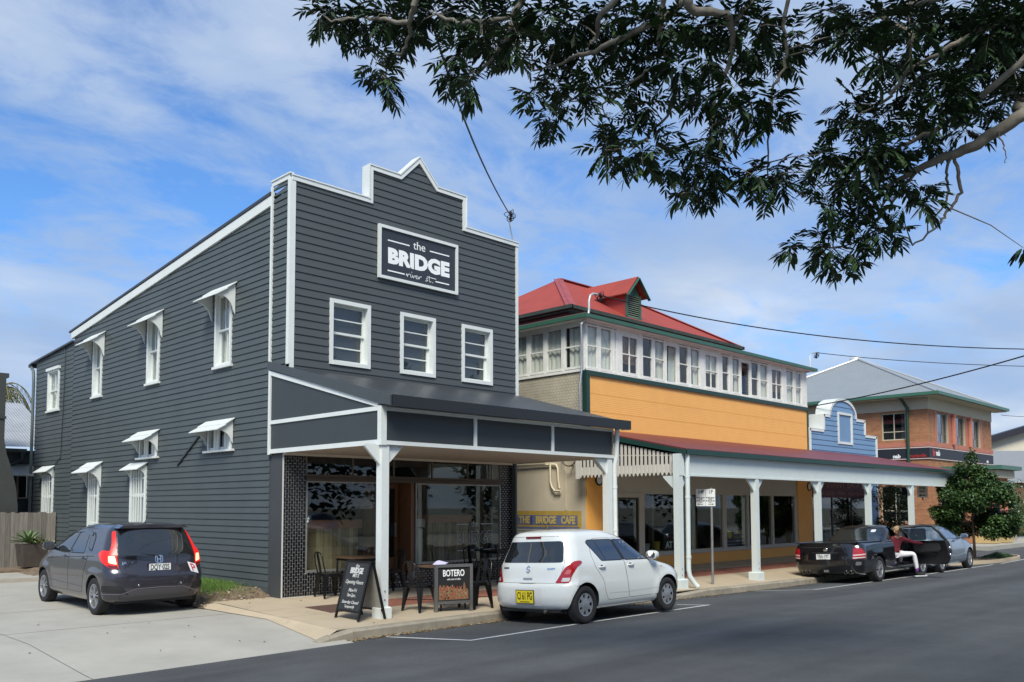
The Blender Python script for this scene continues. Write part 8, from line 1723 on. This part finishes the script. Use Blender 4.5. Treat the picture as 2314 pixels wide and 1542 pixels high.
b3 = MB(); b3.box(0.315, 0.36, -0.17, 0.17, 1.437, 1.462); b3o = jzc.add(b3, 'brake_light', emit_mat('lit_brake', (1.0, 0.03, 0.02), 2.0)); sp_ = MB(); sp_.prism([(-0.60, 1.43), (0.60, 1.43), (0.52, 1.478), (-0.52, 1.478)], lambda a, b, d: (d, a, b), 0.305, 0.60); jzc.add(sp_, 'spoiler', JP)
wp = MB(); wp.beam((0.095, 0.0, 0.965), (0.125, 0.30, 1.005), 0.02, 0.02); jzc.add(wp, 'rear_wiper', BLACKM); an = MB(); an.tube([(0.75, -0.02, 1.50), (0.62, -0.02, 1.67)], [0.006, 0.004], 6); an.ell((0.76, -0.02, 1.505), (0.06, 0.025, 0.02)); jzc.add(an, 'antenna', BLACKM)
jzc.patch('windscreen', rpoly([(-0.70, 1.06), (0.70, 1.06), (0.58, 1.40), (-0.58, 1.40)], 0.05), lambda y, z: (jz_sh.xf(z)-min(jz_sh.rf, 0.5*(jz_sh.xf(z)-jz_sh.xr(z)))*(1-(max(0, 1-(abs(y)/jz_sh.W(z))**jz_sh.pf))**0.5)+0.006, y, z), CARGLASS)
pp_ = MB(); th = R(16); cy_, cz_ = -0.60, 0.745; pf_ = lambda a, b, d: (jz_sh.rear(cy_-(a*math.cos(th)-b*math.sin(th)), cz_+a*math.sin(th)*-1+b*math.cos(th))-0.018-d, cy_-(a*math.cos(th)-b*math.sin(th)), cz_-a*math.sin(th)+b*math.cos(th))
pp_.add([pf_(a, b, 0.002) for a, b in ((-0.085, -0.085), (0.085, -0.085), (0.085, 0.085), (-0.085, 0.085))], [(0, 1, 2, 3)]); po = jzc.add(pp_, 'learner_plate', mat('plate_card', (0.78, 0.80, 0.84), 0.5), fix=False)
pb_ = MB(); stroke(pb_, [(-0.03, -0.055), (-0.03, 0.055), (0.012, 0.055), (0.035, 0.04), (0.035, 0.015), (0.012, 0.0), (-0.03, 0.0)], 0.023, lambda a, b: pf_(a, b, 0.004)); jzc.add(pb_, 'lettering', mat('p_red', (0.55, 0.015, 0.05), 0.5), po, fix=False)

# ---------------------------------------------------------------- black utility with its driver door open
UP = mat('black_car_paint', (0.0055, 0.006, 0.0085), 0.20, 0.0, coat=1.0)
lv = [(0.22, 0.20, 4.80, 0.80), (0.28, 0.08, 4.95, 0.86), (0.38, 0.02, 5.03, 0.90), (0.50, 0.0, 5.06, 0.925), (0.62, 0.0, 5.06, 0.935), (0.74, 0.01, 5.02, 0.935), (0.84, 0.03, 4.90, 0.925), (0.92, 0.05, 4.62, 0.912), (0.975, 0.07, 4.20, 0.895), (1.00, 0.085, 3.95, 0.885), (1.025, 0.10, 3.75, 0.86), (1.038, 0.14, 3.6, 0.80)]
ut_lo = Shell(lv, rr=0.26, rf=0.75, p=4.2, pf=2.7, flare=((1.17, 0.33, 0.42, 0.02), (4.18, 0.33, 0.42, 0.018)))
lv2 = [(0.98, 1.80, 3.74, 0.855), (1.04, 1.86, 3.62, 0.835), (1.12, 1.97, 3.44, 0.795), (1.22, 2.11, 3.22, 0.745), (1.31, 2.24, 2.98, 0.70), (1.38, 2.34, 2.78, 0.655), (1.43, 2.41, 2.60+0.0, 0.60), (1.46, 2.50, 2.56, 0.50)]
lv2 = [(0.98, 1.62, 3.92, 0.855), (1.04, 1.70, 3.78, 0.838), (1.12, 1.84, 3.58, 0.800), (1.22, 2.00, 3.34, 0.752), (1.31, 2.13, 3.12, 0.708), (1.38, 2.23, 2.94, 0.662), (1.43, 2.32, 2.80, 0.605), (1.462, 2.44, 2.68, 0.52), (1.48, 2.52, 2.60, 0.40)]
ut_hi = Shell(lv2, rr=0.22, rf=0.50, p=4.0, pf=2.8)
UX, UY = 13.55, -4.02
utc = Car('black_ute', 'black utility with open right door parked behind the white post', 'utility', ut_lo, (UX, UY, -0.328), R(-0.4), [(1.17, 0.80), (1.17, -0.80), (4.18, 0.80), (4.18, -0.80)], 0.335, 0.235, UP, roll=R(-2.58))
door = rpoly([(2.30, 0.36), (3.52, 0.36), (3.62, 0.62), (3.64, 1.00), (3.2, 1.30), (2.92, 1.415), (2.45, 1.42), (2.22, 1.02), (2.18, 0.70)], 0.06)
cut = MB(); cut.prism(door, lambda x, z, y: (x, y, z), -1.2, -0.05)
lo_mb, hi_mb = ut_lo.mesh(48), ut_hi.mesh(26)
din = lambda c, n: (2.10 < c.x < 3.72 and -0.89 < c.y < 0.0 and c.z > 0.34 and (abs(n.y) > 0.85 and c.y > -0.12 or (abs(n.y) < 0.35 and c.y > -0.80)) and 0.35 < c.z < 1.45 and not (c.z > 1.40 and n.z > 0.5))
utc.body([lo_mb], [cut], arch=0.395, dark=din)
hb_ = utc.bodyo; utc2 = hi_mb.mesh('cab', [UP, TRIM], False, fix=True); co = bpy.data.objects.new('cab', utc2); COL.objects.link(co)
cm = cut.mesh('cutter', [TRIM], False, fix=True); cto = bpy.data.objects.new('cutter', cm); COL.objects.link(cto); md = co.modifiers.new('b', 'BOOLEAN'); md.operation = 'DIFFERENCE'; md.object = cto; md.solver = 'EXACT'
dg = bpy.context.evaluated_depsgraph_get(); me2 = bpy.data.meshes.new_from_object(co.evaluated_get(dg)); co.modifiers.clear(); co.data = me2; bpy.data.objects.remove(cto)
me2.materials.clear(); me2.materials.append(UP); me2.materials.append(TRIM)
for f in me2.polygons: f.material_index = 1 if din(f.center, f.normal) else 0
shade(me2, 32); co.parent = utc.root; under(utc, 0.3, 4.7, 0.75, 0.2)
for (x, y) in utc.wheels: utc.wheel(x, y, 5)
fsh = lambda sg, off: (lambda x, z: (x, sg*((ut_hi if z > 1.03 else ut_lo).side(x, z)+off), z))
for sg in (1, -1):
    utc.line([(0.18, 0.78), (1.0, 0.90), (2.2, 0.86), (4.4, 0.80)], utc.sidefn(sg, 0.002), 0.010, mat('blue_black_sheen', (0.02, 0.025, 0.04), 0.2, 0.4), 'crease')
    utc.patch('side_window', rpoly([(2.05, 1.06), (2.30, 1.06), (2.46, 1.385), (2.26, 1.36)], 0.02), fsh(sg, 0.004), CARGLASS)
    q = rpoly([(sg*0.70, 0.63), (sg*0.90, 0.645), (sg*1.10, 0.66), (sg*1.05, 0.79), (sg*0.92, 0.90), (sg*0.77, 0.925), (sg*0.715, 0.90)], 0.03); t_ = utc.patch('tail_light', q, wr(ut_lo, 0.010), REDL, maxlen=0.05)
    utc.patch('clear_lens', rpoly([(sg*0.715, 0.71), (sg*1.06, 0.735), (sg*1.05, 0.77), (sg*0.72, 0.75)], 0.01), wr(ut_lo, 0.013), mat('pink_clear', (0.60, 0.40, 0.40), 0.15, coat=0.6), t_, 0.05); utc.patch('clear_lens', rpoly([(sg*0.71, 0.645), (sg*1.03, 0.665), (sg*1.03, 0.69), (sg*0.71, 0.675)], 0.01), wr(ut_lo, 0.013), CLRL, t_, 0.05)
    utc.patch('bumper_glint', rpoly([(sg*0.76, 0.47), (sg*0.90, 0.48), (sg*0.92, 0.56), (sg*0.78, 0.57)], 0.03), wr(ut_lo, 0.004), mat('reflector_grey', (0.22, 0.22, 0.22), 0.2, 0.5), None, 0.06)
    utc.line([(2.2, 0.33), (3.6, 0.34)], utc.sidefn(sg, 0.004), 0.03, CHROME, 'sill_strip')
    for yy in (0.50, 0.62):
        eb = MB(); eb.lathe([(0.036, 0), (0.042, 0), (0.042, 0.14), (0.030, 0.14), (0.030, 0.01)], 16, lambda a, b, h: (0.03+h, sg*yy+a, 0.29+b)); utc.add(eb, 'exhaust', mat('steel_tip', (0.35, 0.34, 0.33), 0.25, 0.9), smooth=True)
utc.patch('side_window', rpoly([(2.42, 1.06), (3.60, 1.03), (2.92, 1.37), (2.52, 1.385)], 0.03), fsh(1, 0.004), CARGLASS)
lp = rpoly([(2.30, 0.36), (3.52, 0.36), (3.62, 0.62), (3.64, 1.00), (2.22, 1.01), (2.18, 0.70)], 0.05); utc.patch('panel_gap', grow(lp, 0.009), utc.sidefn(1, 0.0008), GAP); d_ = utc.patch('door', lp, utc.sidefn(1, 0.003), UP); utc.handle(2.4, 0.86, 1, d_)
hr = lambda off: (lambda y, z: (ut_hi.rear(y, z)-off, y, z)); utc.patch('rear_window', rpoly([(-0.70, 1.075), (0.70, 1.075), (0.585, 1.375), (-0.585, 1.375)], 0.05), hr(0.006), mat('ute_rear_glass', (0.02, 0.024, 0.024), 0.04, spec=0.9, coat=1.0)); utc.patch('window_sticker', rpoly([(-0.47, 1.29), (-0.35, 1.29), (-0.35, 1.355), (-0.47, 1.355)], 0.006), hr(0.010), mat('pale_sticker', (0.6, 0.65, 0.68), 0.5), None, 0.1)
ur = lambda off: (lambda y, z: (ut_lo.rear(y, z)-off, y, z)); tgp = rpoly([(-0.62, 0.50), (0.62, 0.50), (0.66, 0.94), (-0.66, 0.94)], 0.05); utc.patch('panel_gap', grow(tgp, 0.010), ur(0.001), mat('gap_sheen', (0.03, 0.03, 0.032), 0.5)); tgo = utc.patch('tailgate', tgp, ur(0.004), UP)
cvm = MB(); cvm.prism(rpoly([(0.12, -0.80), (1.70, -0.82), (1.70, 0.82), (0.12, 0.80)], 0.08), lambda x, y, z: (x, y, z), 1.03, 1.062); utc.add(cvm, 'tray_cover', mat('tray_cover_vinyl', (0.012, 0.013, 0.016), 0.35)); cb_ = MB(); cb_.tube([(0.12, -0.80, 1.062), (1.7, -0.82, 1.066)], 0.018, 6); cb_.tube([(0.12, 0.80, 1.062), (1.7, 0.82, 1.066)], 0.018, 6); utc.add(cb_, 'cover_rail', UP)
utc.plate('YBA·19T', ut_lo.rear(0, 0.70)-0.008, 0.05, 0.70, 0.372, 0.135, mat('white_plate', (0.74, 0.76, 0.76), 0.4), mat('plate_grey_ink', (0.12, 0.12, 0.12), 0.5)); em = MB(); em.ell((ut_lo.rear(0.0, 0.875)-0.006, 0.0, 0.875), (0.008, 0.062, 0.052), None, 16, 9); utc.add(em, 'emblem', CHROME, smooth=True); utc.line([(-0.35, 0.80), (0.35, 0.80)], ur(0.007), 0.012, mat('grey_strip', (0.10, 0.10, 0.105), 0.2, 0.6), 'garnish'); utc.line([(0.48, 0.60), (0.50, 0.76)], ur(0.007), 0.02, mat('grey_strip', (0.10, 0.10, 0.105), 0.2, 0.6), 'garnish')
tw_ = MB(); tw_.box(0.0, 0.1, -0.06, 0.06, 0.30, 0.36); utc.add(tw_, 'tow_socket', mat('reflector_grey', (0.22, 0.22, 0.22), 0.2, 0.5))
utc.patch('windscreen', rpoly([(-0.72, 1.07), (0.72, 1.07), (0.60, 1.40), (-0.60, 1.40)], 0.05), lambda y, z: (ut_hi.xf(z)-min(ut_hi.rf, 0.5*(ut_hi.xf(z)-ut_hi.xr(z)))*(1-(max(0, 1-(abs(y)/ut_hi.W(z))**ut_hi.pf))**0.5)+0.006, y, z), CARGLASS); utc.mirror(3.50, 1.0, 1)
# seats inside the cut-out
se = MB(); se.ell((2.62, -0.42, 0.62), (0.28, 0.25, 0.12)); se.ell((2.36, -0.42, 0.95), (0.12, 0.24, 0.36)); se.ell((2.33, -0.42, 1.28), (0.07, 0.13, 0.10)); utc.add(se, 'seat', mat('dark_seat', (0.02, 0.02, 0.022), 0.8), smooth=True)
# open door: hinged at its front edge, swung out towards the road
hx, hy = 3.56, -0.93; oa = R(62)
def dpt(x, z, off):           # closed-door coordinates -> open position
    y = -((ut_hi if z > 1.03 else ut_lo).side(min(x, 3.62), z)); dx, dy = x-hx, (y+off)-hy
    c, s_ = math.cos(oa), math.sin(oa); return (hx+dx*c-dy*s_, hy+dx*s_+dy*c, z)
ddoor = rpoly([(2.32, 0.37), (3.50, 0.37), (3.58, 0.62), (3.58, 1.00), (2.24, 1.01), (2.20, 0.70)], 0.05); V, F = poly_patch(ddoor, lambda x, z: dpt(x, z, 0.0), maxlen=0.12); V2, F2 = poly_patch(ddoor, lambda x, z: dpt(x, z, 0.13), maxlen=0.12)
mb = MB(); mb.add(V, F, UP); mb.add(V2, F2, TRIM); n = len(ddoor); ed = [dpt(x, z, 0.0) for x, z in ddoor]+[dpt(x, z, 0.13) for x, z in ddoor]; mb.add(ed, [(i, (i+1) % n, n+(i+1) % n, n+i) for i in range(n)], TRIM); od = utc.add(mb, 'door', [UP, TRIM], smooth=False)
fr_ = [(3.56, 1.0), (3.30, 1.20), (2.95, 1.385), (2.70, 1.425), (2.48, 1.40), (2.34, 1.22), (2.26, 1.0)]; mb = MB(); mb.tube([dpt(x, z, 0.05) for x, z in fr_], 0.035, 8); utc.add(mb, 'window_frame', TRIM, od, True)
V, F = poly_patch([(3.5, 1.0), (3.27, 1.19), (2.93, 1.37), (2.70, 1.41), (2.5, 1.385), (2.36, 1.2), (2.29, 1.0)], lambda x, z: dpt(x, z, 0.05), maxlen=0.3); utc.add(MB().add(V, F), 'side_window', glass_mat('door_glass', (0.50, 0.56, 0.55), 1.5, base=0.05), od)
V, F = poly_patch(rpoly([(2.42, 0.74), (3.40, 0.70), (3.42, 0.93), (2.42, 0.94)], 0.08), lambda x, z: dpt(x, z, 0.145), maxlen=0.2); utc.add(MB().add(V, F), 'door_card', mat('grey_trim_cloth', (0.075, 0.07, 0.065), 0.8), od); mb = MB(); mb.tube([dpt(2.5, 0.72, 0.17), dpt(2.9, 0.70, 0.19), dpt(3.3, 0.66, 0.17)], 0.03, 8); utc.add(mb, 'armrest', TRIM, od, True)
mb = MB()
for z in (0.62, 0.80): a = Vector(dpt(2.205, z, 0.065)); mb.ell(a, (0.03, 0.03, 0.05), None, 10, 7)
utc.add(mb, 'latch', CHROME, od, True)

# ---------------------------------------------------------------- silver blue hatchback beyond the ute
HP = mat('silver_blue_car_paint', (0.27, 0.33, 0.40), 0.28, 0.6, coat=1.0)
lv = [(0.20, 0.18, 3.95, 0.75), (0.26, 0.06, 4.08, 0.80), (0.34, 0.01, 4.13, 0.835), (0.48, 0.0, 4.15, 0.85), (0.62, 0.01, 4.13, 0.852), (0.74, 0.04, 4.05, 0.848), (0.84, 0.075, 3.86, 0.84), (0.92, 0.11, 3.55, 0.83), (0.98, 0.14, 3.25, 0.815), (1.04, 0.18, 3.05, 0.785), (1.12, 0.24, 2.86, 0.745), (1.22, 0.32, 2.62, 0.695), (1.31, 0.40, 2.36, 0.64), (1.37, 0.47, 2.14, 0.58), (1.41, 0.58, 1.92, 0.50), (1.435, 0.75, 1.72, 0.38), (1.45, 0.98, 1.48, 0.2)]
hy_sh = Shell(lv, rr=0.34, rf=0.70, p=3.2, pf=2.5, flare=((0.72, 0.3, 0.38, 0.014), (3.29, 0.3, 0.38, 0.014)))
hyc = Car('silver_hatchback', 'silver blue hatchback parked ahead of the black ute by the street tree', 'car', hy_sh, (18.60, -4.12, -0.333), R(0.4), [(0.72, 0.745), (0.72, -0.745), (3.29, 0.745), (3.29, -0.745)], 0.31, 0.195, HP, roll=R(-2.58))
hyc.body([hy_sh.mesh(56)], arch=0.355); under(hyc, 0.2, 3.8, 0.66, 0.19)
for (x, y) in hyc.wheels: hyc.wheel(x, y, 5)
for sg in (1, -1):
    f = lambda off: hyc.sidefn(sg, off); fd = rpoly([(1.75, 0.33), (2.90, 0.33), (2.96, 0.70), (2.94, 0.99), (2.30, 1.30), (1.66, 1.345), (1.60, 1.0), (1.64, 0.70)], 0.05); rd = rpoly([(1.73, 0.33), (1.62, 0.70), (1.58, 1.0), (1.62, 1.34), (1.15, 1.33), (0.95, 1.15), (0.98, 0.95), (1.16, 0.68), (1.20, 0.48), (1.26, 0.33)], 0.05)
    for p, hx2 in ((rd, 1.12), (fd, 1.82)): hyc.patch('panel_gap', grow(p, 0.0055), f(0.0008), GAP); d = hyc.patch('door', p, f(0.003), HP); hyc.handle(hx2, 0.90, sg, d, TRIM)
    for p in (rpoly([(1.72, 0.985), (2.78, 0.975), (2.25, 1.255), (1.72, 1.315)], 0.03), rpoly([(0.92, 1.06), (1.10, 0.995), (1.62, 0.985), (1.62, 1.315), (1.2, 1.30)], 0.03)): hyc.patch('window_rubber', grow(p, 0.014), f(0.0045), TRIM); hyc.patch('side_window', p, f(0.006), mat('sky_tinted_glass', (0.03, 0.06, 0.12), 0.03, spec=1.0, coat=1.0))
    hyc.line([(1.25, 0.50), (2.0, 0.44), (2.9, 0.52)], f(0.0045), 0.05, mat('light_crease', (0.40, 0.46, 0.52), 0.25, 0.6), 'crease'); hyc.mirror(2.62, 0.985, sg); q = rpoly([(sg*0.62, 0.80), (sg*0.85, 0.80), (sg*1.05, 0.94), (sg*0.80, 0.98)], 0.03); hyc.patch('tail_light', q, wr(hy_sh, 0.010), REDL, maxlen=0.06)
hyc.patch('rear_window', rpoly([(-0.62, 0.99), (0.62, 0.99), (0.52, 1.33), (-0.52, 1.33)], 0.06), wr(hy_sh, 0.007), CARGLASS)
b3 = MB(); b3.box(0.44, 0.50, -0.25, 0.25, 1.372, 1.392); hyc.add(b3, 'brake_light', REDL)
hyc.patch('windscreen', rpoly([(-0.68, 1.03), (0.68, 1.03), (0.55, 1.34), (-0.55, 1.34)], 0.05), lambda y, z: (hy_sh.xf(z)-min(hy_sh.rf, 0.5*(hy_sh.xf(z)-hy_sh.xr(z)))*(1-(max(0, 1-(abs(y)/hy_sh.W(z))**hy_sh.pf))**0.5)+0.006, y, z), CARGLASS)

# ---------------------------------------------------------------- person seated sideways in the ute doorway
pe = thing('person', 'person in maroon top and white trousers sitting in the open ute doorway', 'person', (UX, UY, -0.328)); pe.rotation_euler = utc.root.rotation_euler; ORG[pe.name] = Vector((0, 0, 0))
SKIN = mat('skin', (0.50, 0.27, 0.18), 0.55); MARO = mat('maroon_knit', (0.14, 0.012, 0.022), 0.85, var=0.2, vscale=20); TROU = mat('white_cotton', (0.72, 0.71, 0.74), 0.8, var=0.06, vscale=9); PURP = mat('purple_sock', (0.16, 0.03, 0.24), 0.85); SHOE = mat('dark_shoe', (0.02, 0.018, 0.022), 0.6); HAIR = mat('sandy_hair', (0.36, 0.23, 0.11), 0.65, var=0.35, vscale=30, stretch=(1, 1, 0.3))
def skin_obj(nm, verts, edges, radii, m_, parent, sub=2, root=0):
    me = bpy.data.meshes.new(nm); me.from_pydata(verts, edges, []); o = bpy.data.objects.new(nm, me); COL.objects.link(o); o.modifiers.new('s', 'SKIN'); sv = me.skin_vertices[0].data
    for i, r_ in enumerate(radii): sv[i].radius = (r_, r_) if not isinstance(r_, tuple) else r_; sv[i].use_root = (i == root)
    sm = o.modifiers.new('d', 'SUBSURF'); sm.levels = sub; sm.render_levels = sub; dg = bpy.context.evaluated_depsgraph_get(); m2 = bpy.data.meshes.new_from_object(o.evaluated_get(dg)); o.modifiers.clear(); o.data = m2; bpy.data.meshes.remove(me); m2.materials.clear()
    for q in (m_ if isinstance(m_, list) else [m_]): m2.materials.append(q)
    m2.polygons.foreach_set('use_smooth', [True]*len(m2.polygons)); o.parent = parent; ORG[o.name] = Vector((0, 0, 0)); return o
# joints in the ute's own coordinates (x forward, -y towards the road)
PV = dict(pel=(2.72, -0.70, 0.66), waist=(2.70, -0.72, 0.82), chest=(2.72, -0.80, 1.02), neck=(2.66, -0.86, 1.17), head=(2.60, -0.88, 1.25), top=(2.56, -0.90, 1.32), hipR=(2.80, -0.80, 0.64), kneeR=(2.98, -1.13, 0.66), ankR=(3.05, -1.16, 0.20), heelR=(3.03, -1.13, 0.12), toeR=(3.20, -1.30, 0.09), hipL=(2.64, -0.74, 0.64), kneeL=(2.98, -0.78, 0.66), ankL=(3.10, -0.70, 0.42), toeL=(3.24, -0.78, 0.40), shR=(2.84, -0.90, 1.08), elR=(3.02, -1.14, 0.97), wrR=(3.20, -1.36, 0.92), shL=(2.56, -0.72, 1.08), elL=(2.50, -0.62, 0.86), wrL=(2.72, -0.66, 0.78))
K = list(PV); ix = {k: i for i, k in enumerate(K)}; ed = [('pel', 'waist'), ('waist', 'chest'), ('chest', 'neck'), ('neck', 'head'), ('head', 'top'), ('pel', 'hipR'), ('hipR', 'kneeR'), ('kneeR', 'ankR'), ('ankR', 'heelR'), ('heelR', 'toeR'), ('pel', 'hipL'), ('hipL', 'kneeL'), ('kneeL', 'ankL'), ('ankL', 'toeL'), ('chest', 'shR'), ('shR', 'elR'), ('elR', 'wrR'), ('chest', 'shL'), ('shL', 'elL'), ('elL', 'wrL')]
rad = dict(pel=.135, waist=.12, chest=.14, neck=.055, head=.095, top=.075, hipR=.095, kneeR=.072, ankR=.052, heelR=.042, toeR=.032, hipL=.09, kneeL=.07, ankL=.05, toeL=.035, shR=.065, elR=.05, wrR=.034, shL=.065, elL=.05, wrL=.034)
bo_ = skin_obj('body', [PV[k] for k in K], [(ix[a], ix[b]) for a, b in ed], [rad[k] for k in K], [MARO, TROU, PURP, SHOE, SKIN], pe)
def segd(p, a, b): ab = b-a; t = max(0, min(1, (p-a).dot(ab)/ab.length_squared)); return (p-(a+ab*t)).length, t
for f in bo_.data.polygons:
    best = None
    for a, b in ed:
        d, t = segd(f.center, Vector(PV[a]), Vector(PV[b])); d -= rad[a]*(1-t)+rad[b]*t
        if best is None or d < best[0]: best = (d, a, b, t)
    _, a, b, t = best
    m_ = 0
    if b in ('hipR', 'kneeR', 'hipL', 'kneeL') or (a, b) == ('pel', 'waist') and t < 0.35: m_ = 1
    if b in ('ankR', 'ankL'): m_ = 1 if t < 0.86 else 2
    if b in ('heelR',): m_ = 2 if t < 0.3 else 3
    if b in ('toeR', 'toeL'): m_ = 3
    if b in ('head', 'top') or (b == 'neck' and t > 0.75): m_ = 4
    if b in ('wrR', 'wrL') and t > 0.94: m_ = 4
    f.material_index = m_
# hand on the door: palm, four fingers, thumb
W_ = Vector(PV['wrR']); hd_ = Vector((0.72, -0.66, -0.12)).normalized(); sd_ = hd_.cross(Vector((0, 0, 1))).normalized(); upn = sd_.cross(hd_)
hv = [W_, W_+hd_*0.05, W_+hd_*0.085]; he = [(0, 1), (1, 2)]; hr_ = [.028, (.036, .018), (.034, .015)]
for k, (o_, l) in enumerate(((-0.027, .068), (-0.009, .078), (0.010, .074), (0.028, .058))):
    b0 = W_+hd_*0.085+sd_*o_; i0 = len(hv); hv += [b0, b0+hd_*l*0.5-upn*0.012, b0+hd_*l*0.85-upn*0.035]; he += [(2, i0), (i0, i0+1), (i0+1, i0+2)]; hr_ += [.0095, .0085, .007]
i0 = len(hv); b0 = W_+hd_*0.03-sd_*0.03; hv += [b0, b0+hd_*0.03-sd_*0.025, b0+hd_*0.055-sd_*0.03-upn*0.01]; he += [(1, i0), (i0, i0+1), (i0+1, i0+2)]; hr_ += [.012, .010, .008]
skin_obj('hand', [tuple(v) for v in hv], he, hr_, SKIN, bo_, 1)
hc = Vector(PV['head']).lerp(Vector(PV['top']), 0.45); fdir = Vector((-0.35, -0.55, -0.55)).normalized(); mb = MB(); mb.ell(hc+Vector((0.035, 0.015, 0.045)), (0.118, 0.112, 0.112), None, 18, 12)
for i in range(70):
    a = rng.uniform(0, 6.3); t = rng.uniform(0.1, 1.2); d = Vector((math.cos(a)*math.sin(t), math.sin(a)*math.sin(t), math.cos(t))); p = hc+Vector((0.035, 0.015, 0.04))+d*0.112; mb.tube([p, p+d*0.012+Vector((0, 0, -0.02)), p+d*0.01+Vector((0.0, 0, -0.06))], [0.012, 0.010, 0.003], 5)
utp = mb.mesh('hair', HAIR, True, fix=True); ho = bpy.data.objects.new('hair', utp); COL.objects.link(ho); ho.parent = bo_
fc = hc+fdir*0.085; rt = fdir.cross(Vector((0, 0, 1))).normalized(); ft = rt.cross(fdir); mb = MB(); mb.ell(hc+fdir*0.098-ft*0.005, (0.014, 0.014, 0.022), SKIN, 8, 6)
for s_ in (-1, 1): mb.ell(hc+fdir*0.082+rt*s_*0.032+ft*0.022, (0.011, 0.011, 0.007), DARK, 8, 6); mb.ell(hc+rt*s_*0.095, (0.018, 0.018, 0.03), SKIN, 8, 6)
mb.ell(hc+fdir*0.085-ft*0.045, (0.02, 0.02, 0.006), mat('lip', (0.35, 0.12, 0.10), 0.5), 8, 6); fm = mb.mesh('face', None, True, fix=False); fo = bpy.data.objects.new('face', fm); COL.objects.link(fo); fo.parent = bo_
sl = MB(); tv = Vector(PV['toeR']); hv_ = Vector(PV['heelR']); sl.beam(hv_+Vector((-0.04, 0.03, -0.075)), tv+Vector((0.03, -0.03, -0.045)), 0.085, 0.022); so_ = bpy.data.objects.new('shoe_sole', sl.mesh('shoe_sole', WHITE, fix=True)); COL.objects.link(so_); so_.parent = bo_

# ------------------------------------------------------------------ made-up trees and parked cars, added out of view for the shop glass reflections
rr = random.Random(51); mb = MB(); FM = [LEAFM[1], BLF[0], BLF[3]]
for i in range(26):
    x = -30+i*3.6+rr.uniform(-1, 1); y = -33+rr.uniform(-3, 3); h = rr.uniform(9, 13)
    for k in range(900):
        v = Vector((rr.gauss(0, 1), rr.gauss(0, 1), rr.gauss(0, 1))).normalized()*rr.uniform(0.3, 1.0); leaf(mb, Vector((x+v.x*3.0, y+v.y*2.2, h*0.52+v.z*h*0.5)), rr.uniform(0.35, 0.7), rr.uniform(0.16, 0.3), rr, rr.choice(FM))
tag(mb.build('reflection_trees', FM, fix=False), 'added dark tree mass out of view, mirrored in the shop glass', 'trees', kind='stuff')
for (src, x, y, rz, lab) in ((hyc.root, -4.5, -19.8, R(-78), 'added silver blue hatchback out of view, mirrored in the shop glass'), (jzc.root, 1.8, -20.2, R(-80), 'added dark violet hatchback out of view, mirrored in the shop glass'), (swc.root, 8.5, -20.0, R(-82), 'added white hatchback out of view, mirrored in the shop glass'), (hyc.root, 14.5, -20.2, R(-80), 'added silver blue hatchback out of view, mirrored in the orange shop glass')):
    c = copy_tree(src); c.location = (x, y, -0.03); c.rotation_euler = (0, 0, rz-R(180)+R(180)); c['label'] = lab; c['group'] = 'cars added for the shop glass reflections'
